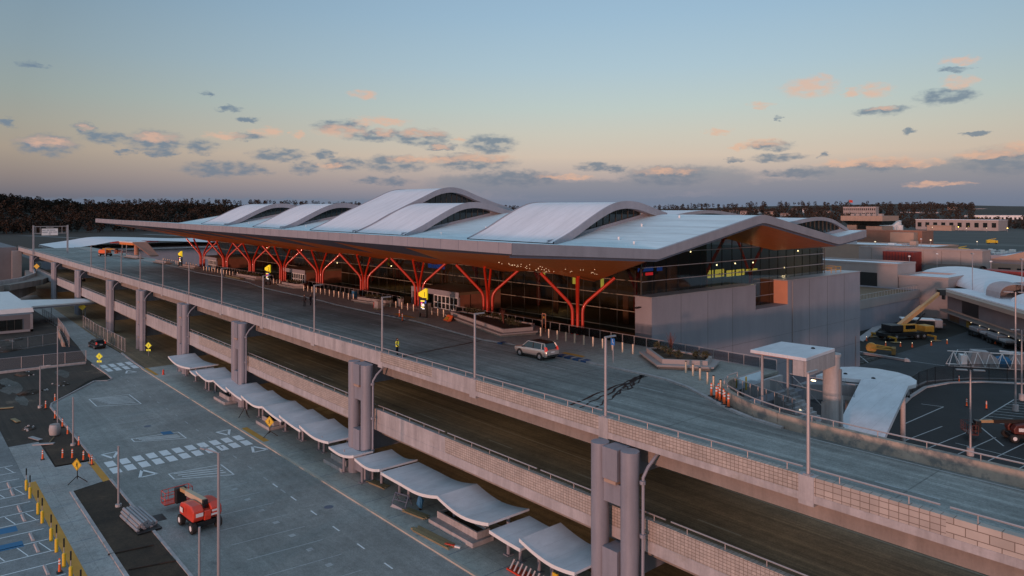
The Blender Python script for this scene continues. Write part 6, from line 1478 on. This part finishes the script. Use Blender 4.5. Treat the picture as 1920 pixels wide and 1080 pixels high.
t = thing('flagpole', 'red flag on a thin pole above the far hotel', 'flag', (ony(1592,1480),1480,16)); MB().cyl(0,0,-2,33,.35,6).build('pole', M['galv'], t); MB().hexa([(0,0,28),(8,-2,27),(8,-1.7,27),(0,.3,28)],[(0,0,33),(8,-2,32),(8,-1.7,32),(0,.3,33)]).build('flag', M['lift'], t)
q = random.Random(4)
kinds = ('white','white','galv','white')
for i in range(16):
    px = 1826+4.6*i+q.uniform(-2,2); Y = 500+q.uniform(-26,34); x = ony(px, Y)
    t = thing('service_truck', f'white airport service truck, {ORD[i]} from the left in the cluster beside the green field', 'truck', (x,Y,0), q.uniform(0,3.1), 'white service trucks beside the green field')
    L_ = q.uniform(3.4,5.2); MB().box(-L_/2,L_/2-1.6,-1.1,1.1,.6,q.uniform(2.2,3.0)).build('box', M[kinds[i%4]], t, bevel=.1); MB().box(L_/2-1.5,L_/2,-1.05,1.05,.5,2.0).build('cab', M['white'], t, bevel=.15)
    for xx in (-L_/3,L_/3): MB().tube([(xx,-1.1,.45),(xx,1.1,.45)], .45, 10).build('axle_wheels', M['rubber'], t)
for i, (px, Y, l) in enumerate(((1803,520,'yellow deicing truck left of the white service trucks'),(1860,680,'small yellow truck on the far taxiway'))):
    x = ony(px,Y); t = thing('yellow_truck', l, 'truck', (x,Y,0), R(40)); MB().box(-4,2,-1.3,1.3,.8,3.2).build('tank', M['yel'], t, bevel=.2); MB().box(2.2,4,-1.2,1.2,.6,2.8).build('cab', M['yel'], t, bevel=.2); [MB().wheel(a,1.1*s,.55,.55,.35,10).build('wheel', M['rubber'], t) for a in (-2.6,2.8) for s in (-1,1)]; MB().tube([(-3,0,3.3),(3,0,4.4)], .18, 6).build('boom', M['yel'], t)
for i, (px, Y, z) in enumerate(((1655,940,20),(1667,930,18),(1748,1000,6),(1797,1100,5),(1812,1050,4),(1850,1050,5),(1889,1060,5),(1832,640,3),(1600,900,18),(1835,1600,14),(1620,1480,24))):
    t = thing('airfield_lamp', f'far lit airfield lamp, {ORD[i]} in the line of lights beyond the airfield', 'lamp', (ony(px,Y),Y,0), 0, 'far lit lamps'); MB().cyl(0,0,0,z,.2,6).build('pole', M['galv'], t); MB().blob((0,0,z),(.5,.5,.4),1,0,0).build('lamp', M['lampy' if i % 3 == 0 else 'lamps'], t)
for i, (px, Y, z) in enumerate(((1705,232,13.2),(1757,262,12.6),(1727,300,16),(1858,238,12.4),(1641,330,13.2),(1745,330,14.6))):
    t = thing('roof_lamp', f'roof lamp mast, {ORD[i]} among the flat roofs right of the terminal', 'lamp', (ony(px,Y),Y,7), 0, 'lamp masts on the flat roofs'); MB().cyl(0,0,0,z-7,.09,6).build('mast', M['galv'], t); MB().blob((0,0,z-6.9),(.4,.4,.25),1,0,0).build('lamp', M['white' if i not in (4,5) else 'lamps'], t)
# ------------------------------------------------------------------ far left
sheet('highway', [(-1500,120),(-1000,205),(-640,260),(-640,268),(-1000,216),(-1500,135)], .02, pm('highway_concrete', (.16,.17,.175), .9))
sheet('service_road', [(-1100,70),(-800,140),(-560,190),(-560,196),(-800,150),(-1100,84)], .03, pm('service_road_concrete', (.12,.13,.135), .9))
sheet('airside_apron', [(-560,60),(-330,60),(-330,230),(-560,200)], -.02, pm('apron_paving', (.075,.085,.09), .9, scale=.03))
t = thing('vaulted_hall', 'white roof of a wave-shaped hall left of the terminal', 'building', (-345,66,0)); P = [(-12,11.0),(0,12.6),(8,13.9),(16,14.0),(30,13.4),(46,12.5),(60,12.3),(75,12.2),(95,11.9)]
MB().grid([[(x,y,z) for y, z in dens(P,3)] for x in (-60,-20,0)]).build('roof', M['roofw'], t, smooth=True); MB().box(-60,-1,-11,90,-.1,10.2).build('wall', M['wall'], t); MB().box(-61,.3,-12,90,10.0,10.6).build('fascia', M['conc'], t)
for i, (px0, px1, Y, mk, l) in enumerate(((206,237,135,'redbox','rust red container box beyond the left white hall'),(247,280,142,'redbox2','maroon container box beyond the left white hall'))):
    x0, x1 = ony(px0,Y), ony(px1,Y); t = thing('container', l, 'container', (x0,Y,0), 0); MB().box(0,x1-x0,0,6,-.1,5.8).build('body', M[mk], t); m = MB(); [m.box((x1-x0)*k/16,(x1-x0)*k/16+.3,-.1,0,0,5.7) for k in range(16)]; m.build('rib', M['redbox2'], t)
t = thing('stair_canopy', 'orange lit stair canopy at the far end of the upper road', 'canopy', (-262,58.6,12.0)); t.scale = (.55,.8,.85); MB().prism([(-14,0),(6,2),(8,7),(-13,8)], 5.3,5.7).build('roof_panel', M['canopy'], t); MB().prism([(-13.8,.2),(5.8,2.1),(7.8,6.9),(-12.8,7.8)], 4.4,5.29).build('soffit', M['wood'], t); MB().hexa([(6,2,5.2),(22,6,.4),(22,9,.4),(8,7,5.2)],[(6,2,5.6),(22,6,.8),(22,9,.8),(8,7,5.6)]).build('sloped_roof', M['brownwall'], t); MB().cyl(3,4,0,4.4,.9,16).build('column', M['orangewall'], t); [MB().cyl(a,b,0,4.4,.18,8).build('post', M['galv'], t) for a, b in ((-12,1),(-12,6.5),(-4,1.4))]
for i, (px, y_, Y) in enumerate(((175,438,250),(207,443,235))):
    x = ony(px, Y); d = x*FW[0]+Y*FW[1]; z = H-(y_-HY)/F*d; t = thing('street_lamp', ('lit yellow street lamp near the far highway, left one','lit yellow street lamp near the far highway, right one')[i], 'street lamp', (x,Y,0)); MB().cyl(0,0,0,z,.15,6).build('pole', M['galv'], t); MB().blob((0,0,z),(.75,.75,.75),1,0,0).build('lamp', M['lampy'], t)
t = thing('hill_building', 'long pale building on the wooded hill at the far left', 'building', (ony(10,345),345,33)); MB().box(0,ony(96,345)-ony(10,345),0,14,-14,9).build('wall', M['pink'], t); MB().box(-2,ony(96,345)-ony(10,345)+2,-1,15,9,10).build('roof', M['white'], t)
# transmission tower
t = thing('lattice_mast', 'lattice transmission mast rising from the left woods', 'mast', (ony(365,560),560,10)); m = MB()
for s in (-1,1):
    for r_ in (-1,1): m.tube([(2.2*s,2.2*r_,0),(.5*s,.5*r_,36)], .16, 4)
for z in range(0,36,5):
    a = 2.2-1.7*z/36; b = 2.2-1.7*(z+5)/36
    for s in (-1,1): m.tube([(a*s,-a,z),(-b*s,-b,z+5)], .1, 4); m.tube([(a*s,a,z),(-b*s,b,z+5)], .1, 4)
m.build('frame', M['mull'], t); m = MB()
for z in (30,34): m.tube([(-6,0,z),(6,0,z)], .16, 4)
m.build('cross_arm', M['mull'], t)
# woods ------------------------------------------------------------
def crown(mb, x, y, z, r, h, q, n, far=False):
    for _ in range(n):
        a = q.uniform(0, 6.283); u = q.uniform(-1, 1); s = math.sqrt(1-u*u)*q.uniform(.55, 1.05)
        p = Vector((x+r*s*math.cos(a), y+r*s*math.sin(a), z+h*(.58+.42*u)))
        e = r*(q.uniform(.24,.42) if far else q.uniform(.16,.30)); d = Vector((q.uniform(-1,1), q.uniform(-1,1), q.uniform(-.6,.6))).normalized(); b = d.orthogonal().normalized()
        k = len(mb.v); mb.v += [tuple(p-d*e), tuple(p+b*e*.8), tuple(p+d*e), tuple(p-b*e*.7)]; mb.f.append((k,k+1,k+2,k+3))
    if not far: mb.tube([(x,y,z-1),(x,y,z+h*.6)], [r*.09, r*.04], 4, cap=False)
def wood(name, mat, pts, seed, n, far=False):
    q = random.Random(seed); m = MB()
    for x, y, s in pts: crown(m, x, y, HGT(x,y)-.5, 4.6*s*q.uniform(.8,1.2), 14*s*q.uniform(.75,1.25), q, n, far)
    return m.build(name, M[mat], kind='stuff')
q = random.Random(12)
A = []
for _ in range(2700):
    x = q.uniform(-1420,-740); y = q.uniform(40,720)
    if y < 265+.16*(x+1000)*-1*.2 and x > -980: continue
    if math.hypot((x+1330)/430,(y-330)/540) < 1 or q.random() < .18: A.append((x,y,1))
wood('woodland', 'forest', A, 1, 64)
Bq = []
for _ in range(500):
    x = q.uniform(-1700,-1240); y = q.uniform(-120,230)
    if math.hypot((x+1500)/420,(y+40)/290) < 1: Bq.append((x,y,1.25))
wood('hill_woodland', 'forest2', Bq, 2, 80)
Cq = []
for _ in range(3200):
    a = q.uniform(-.05, 1.28); r = q.uniform(1350, 3000)
    x = -math.sin(a)*r; y = math.cos(a)*r
    x, y = -r*math.cos(a), r*math.sin(a)
    if HGT(x,y) < 2: continue
    Cq.append((x,y,1.15))
wood('distant_woodland', 'forest2', Cq, 3, 40, True)
Dq = []
for _ in range(260):
    px = q.uniform(1250,1950); Y = q.uniform(1150,1500); Dq.append((ony(px,Y),Y,.9))
wood('field_trees', 'forest2', Dq, 4, 40, True)
q = random.Random(31)
for i in range(16):
    px = 1215+22*i+q.uniform(-6,6); Y = q.uniform(1500,2000); x = ony(px,Y); z = HGT(x,Y); w = q.uniform(10,24)
    t = thing('far_house', f'tiny pale house in the far woods, {ORD[i]} from the left along the horizon', 'house', (x,Y,z+5), 0, 'houses in the far woods'); MB().box(0,w,0,8,-6,5).build('wall', M[('pink','white','tan','pink')[i%4]], t); MB().ext([(-1,5),(9,5),(4,8)], 'x', -.6, w+.6).build('roof', M['brownwall'], t)
# ================================================================== SKY, SUN, CAMERA
SUN_AZ = Vector((.34, -.940)).normalized(); SUN_EL = 1.6
wd = bpy.data.worlds.new('World'); S.world = wd; wd.use_nodes = True
T = wd.node_tree; N = T.nodes.new; L = T.links.new
bg = T.nodes['Background']; out = T.nodes['World Output']
tc = N('ShaderNodeTexCoord'); sx = N('ShaderNodeSeparateXYZ'); L(tc.outputs['Generated'], sx.inputs[0])
def mth(op, a, b=None, c=None, clamp=False):
    n = N('ShaderNodeMath'); n.operation = op; n.use_clamp = clamp
    for i, v in enumerate((a, b, c)):
        if v is None: continue
        if isinstance(v, (int, float)): n.inputs[i].default_value = v
        else: L(v, n.inputs[i])
    return n.outputs[0]
el = mth('ARCSINE', sx.outputs['Z']); az = mth('ARCTAN2', sx.outputs['Y'], sx.outputs['X'])
elF = mth('MULTIPLY', el, 180/math.pi)
rp = N('ShaderNodeValToRGB'); L(mth('DIVIDE', elF, 90), rp.inputs['Fac'])
stops = [(0.0,(.15,.215,.315)),(.9,(.19,.235,.33)),(2.4,(.375,.34,.375)),(4.2,(.575,.485,.435)),(6.0,(.535,.525,.485)),(8.0,(.46,.545,.55)),(11,(.38,.52,.62)),(15,(.31,.475,.635)),(20,(.265,.42,.605)),(32,(.32,.475,.625)),(90,(.34,.485,.65))]
E_ = rp.color_ramp.elements
while len(E_) > 2: E_.remove(E_[0])
for i, (d, c) in enumerate(stops):
    e = E_[i] if i < 2 else E_.new(d/90)
    e.position = d/90; e.color = (*c, 1)
# brighter towards the anti-solar glow, dimmer to the sides; warm dusk glow around the low sun
def dotdir(v):
    n = N('ShaderNodeVectorMath'); n.operation = 'DOT_PRODUCT'; L(tc.outputs['Generated'], n.inputs[0]); n.inputs[1].default_value = v; return n.outputs['Value']
front = dotdir((-.62, .785, .0))
fr = N('ShaderNodeMapRange'); fr.inputs['From Min'].default_value = .70; fr.inputs['From Max'].default_value = .99; fr.inputs['To Min'].default_value = .60; fr.inputs['To Max'].default_value = 1.0; L(front, fr.inputs['Value'])
fb = N('ShaderNodeMapRange'); fb.inputs['From Min'].default_value = .66; fb.inputs['From Max'].default_value = .1; fb.inputs['To Min'].default_value = .6; fb.inputs['To Max'].default_value = 1.0; L(front, fb.inputs['Value'])
sk = N('ShaderNodeVectorMath'); sk.operation = 'SCALE'; L(rp.outputs['Color'], sk.inputs[0]); L(mth('MAXIMUM', fr.outputs['Result'], fb.outputs['Result']), sk.inputs['Scale'])
sd = dotdir((SUN_AZ.x, SUN_AZ.y, .0))
g = mth('MULTIPLY', mth('POWER', mth('MAXIMUM', sd, 0), 5), mth('POWER', mth('SUBTRACT', 1, mth('ABSOLUTE', sx.outputs['Z']), clamp=True), 9))
gl = N('ShaderNodeVectorMath'); gl.operation = 'SCALE'; gl.inputs[0].default_value = (1.25,.62,.46); L(g, gl.inputs['Scale'])
ad = N('ShaderNodeVectorMath'); ad.operation = 'ADD'; L(sk.outputs[0], ad.inputs[0]); L(gl.outputs[0], ad.inputs[1])
skycol = ad.outputs[0]
# clouds: soft noisy ellipses fixed in azimuth / elevation
cb = N('ShaderNodeCombineXYZ'); L(az, cb.inputs[0]); L(mth('MULTIPLY', el, 1.0), cb.inputs[1])
ns = N('ShaderNodeTexNoise'); ns.inputs['Scale'].default_value = 1; ns.inputs['Detail'].default_value = 7; ns.inputs['Roughness'].default_value = .62
mp = N('ShaderNodeMapping'); mp.inputs['Scale'].default_value = (62,130,1); L(cb.outputs[0], mp.inputs['Vector']); L(mp.outputs[0], ns.inputs['Vector'])
n3 = N('ShaderNodeVectorMath'); n3.operation = 'SUBTRACT'; L(ns.outputs['Color'], n3.inputs[0]); n3.inputs[1].default_value = (.5,.5,.5)
n4 = N('ShaderNodeVectorMath'); n4.operation = 'MULTIPLY'; L(n3.outputs[0], n4.inputs[0]); n4.inputs[1].default_value = (.042,.017,0)
pw = N('ShaderNodeVectorMath'); pw.operation = 'ADD'; L(cb.outputs[0], pw.inputs[0]); L(n4.outputs[0], pw.inputs[1])
AZ0 = math.atan2(FW[1], FW[0])
def ae(x, y):
    a = math.atan((x-CX)/F); return (AZ0-a, math.atan((HY-y)/F*math.cos(a)))
def cloudmask(items, lo, hi):
    acc = None
    for x, y, rx, ry in items:
        c = ae(x, y); sxx = F/(rx*1.2)*math.cos(math.atan((x-CX)/F))**-1; syy = F/(ry*1.22)
        n = N('ShaderNodeVectorMath'); n.operation = 'MULTIPLY_ADD'; L(pw.outputs[0], n.inputs[0]); n.inputs[1].default_value = (sxx, syy, 0); n.inputs[2].default_value = (-c[0]*sxx, -c[1]*syy, 0)
        l = N('ShaderNodeVectorMath'); l.operation = 'LENGTH'; L(n.outputs[0], l.inputs[0])
        acc = l.outputs['Value'] if acc is None else mth('MINIMUM', acc, l.outputs['Value'])
    mr = N('ShaderNodeMapRange'); mr.interpolation_type = 'SMOOTHSTEP'; mr.inputs['From Min'].default_value = hi; mr.inputs['From Max'].default_value = lo; mr.inputs['To Min'].default_value = 0; mr.inputs['To Max'].default_value = 1; L(acc, mr.inputs['Value'])
    return mr.outputs['Result']
blue = [(90,272,46,15),(200,258,38,9),(161,243,18,11),(290,265,46,16),(378,275,26,11),(300,287,26,7),(235,285,16,5),(523,291,46,11),(608,291,20,8),(418,318,66,12),(572,316,26,10),(470,320,30,8),(647,308,34,12),(742,306,56,15),(712,255,60,10),(790,258,48,14),(920,270,44,17),(890,305,70,14),(860,300,50,12),(965,335,80,14),(720,340,50,7),(640,238,44,12),(1115,312,34,8),(1155,318,18,8),(460,256,28,6),(1445,273,40,8),(1460,296,44,7),(1375,300,16,4),(1655,207,44,7),(1775,180,44,12),(1600,324,120,12),(1830,250,18,4),(1545,290,10,4),(1790,130,24,4),(60,122,26,4),(430,204,22,5),(463,224,20,5),(390,176,12,4),(1700,245,10,4),(1460,222,9,4),(1490,325,60,6),(1100,356,200,17),(930,344,110,16),(1300,338,110,22),(1250,330,70,16),(1560,356,240,20),(1790,348,240,26),(1860,322,130,20),(1900,300,80,20),(1400,376,420,9),(10,231,14,7),(1660,310,60,8),(830,275,30,6),(345,380,500,7)]
pink = [(88,266,40,7),(290,257,38,7),(160,238,12,5),(640,245,44,10),(715,229,48,8),(680,178,26,8),(790,250,40,7),(560,254,12,7),(425,255,34,6),(500,247,26,8),(770,298,40,6),(830,300,34,6),(900,296,56,7),(1518,164,44,17),(1535,150,24,10),(1800,153,26,10),(1640,170,28,12),(1596,172,12,7),(1802,113,26,6),(1430,197,20,6),(1430,268,36,7),(1350,247,24,4),(1600,306,60,6),(1660,303,46,8),(1720,306,40,6),(1850,290,50,6),(1890,284,40,6),(1930,276,50,8),(1250,322,50,6),(1060,332,50,4),(1385,275,18,5),(1655,203,20,4),(720,250,20,7),(860,262,12,3),(620,310,24,4),(1760,345,50,4),(830,275,18,4)]
def mixc(fac, a, bcol, k):
    f = mth('MULTIPLY', fac, k); mx = N('ShaderNodeMix'); mx.data_type = 'RGBA'; L(f, mx.inputs['Factor']); L(a, mx.inputs[6]); mx.inputs[7].default_value = (*bcol, 1); return mx.outputs[2]
bank = [c for c in blue if c[2] >= 100]; blue = [c for c in blue if c[2] < 100]
mbk = cloudmask(bank, .60, 1.20); mb_ = cloudmask(blue, .52, 1.16); mpk = cloudmask(pink, .42, 1.18)
n2 = N('ShaderNodeTexNoise'); n2.inputs['Scale'].default_value = 1; n2.inputs['Detail'].default_value = 6
m2 = N('ShaderNodeMapping'); m2.inputs['Scale'].default_value = (60,150,1); L(cb.outputs[0], m2.inputs['Vector']); L(m2.outputs[0], n2.inputs['Vector'])
brk = N('ShaderNodeMapRange'); brk.inputs['From Min'].default_value = .36; brk.inputs['From Max'].default_value = .56; brk.inputs['To Min'].default_value = .30; L(n2.outputs['Fac'], brk.inputs['Value'])
c0 = mixc(mbk, skycol, (.13,.20,.30), .66)
c1 = mixc(mth('MULTIPLY', mb_, brk.outputs['Result']), c0, (.125,.19,.29), .96)
c2 = mixc(mth('MULTIPLY', mpk, brk.outputs['Result']), c1, (.68,.42,.33), .80)
ny = N('ShaderNodeTexSky'); ny.sky_type = 'NISHITA'; ny.sun_disc = False; ny.sun_elevation = R(SUN_EL); ny.sun_rotation = math.atan2(SUN_AZ.x, SUN_AZ.y); ny.altitude = 300; ny.dust_density = 1.5
nv = N('ShaderNodeVectorMath'); nv.operation = 'SCALE'; L(ny.outputs[0], nv.inputs[0]); nv.inputs['Scale'].default_value = .5
sm = N('ShaderNodeVectorMath'); sm.operation = 'MULTIPLY_ADD'; L(c2, sm.inputs[0]); sm.inputs[1].default_value = (9.3,9.3,9.3); L(nv.outputs[0], sm.inputs[2])
L(sm.outputs[0], bg.inputs['Color']); bg.inputs['Strength'].default_value = .1
sun = bpy.data.lights.new('sun', 'SUN'); sun.energy = 2.0; sun.angle = R(2.0); sun.color = (1.0,.49,.37)
so_ = bpy.data.objects.new('sun', sun); COL.objects.link(so_)
dv = Vector((SUN_AZ.x*math.cos(R(SUN_EL)), SUN_AZ.y*math.cos(R(SUN_EL)), math.sin(R(SUN_EL))))
so_.rotation_euler = dv.to_track_quat('Z','Y').to_euler(); so_.location = (30,-60,60)
cam = bpy.data.cameras.new('camera'); cam.sensor_width = 36; cam.lens = 36*F/1920; cam.shift_y = -(540-HY)/1920; cam.clip_start = .5; cam.clip_end = 30000
co = bpy.data.objects.new('camera', cam); COL.objects.link(co); co.location = (0,0,H)
co.rotation_euler = (R(90), 0, math.atan2(FW[1], FW[0])-R(90)); S.camera = co
S.view_settings.view_transform = 'Standard'; S.view_settings.look = 'None'; S.view_settings.exposure = 0; S.view_settings.gamma = 1
S.cycles.max_bounces = 5; S.cycles.diffuse_bounces = 2; S.cycles.glossy_bounces = 3; S.cycles.transparent_max_bounces = 12; S.cycles.caustics_reflective = False; S.cycles.caustics_refractive = False
S.cycles.sample_clamp_indirect = 4; S.cycles.use_denoising = True
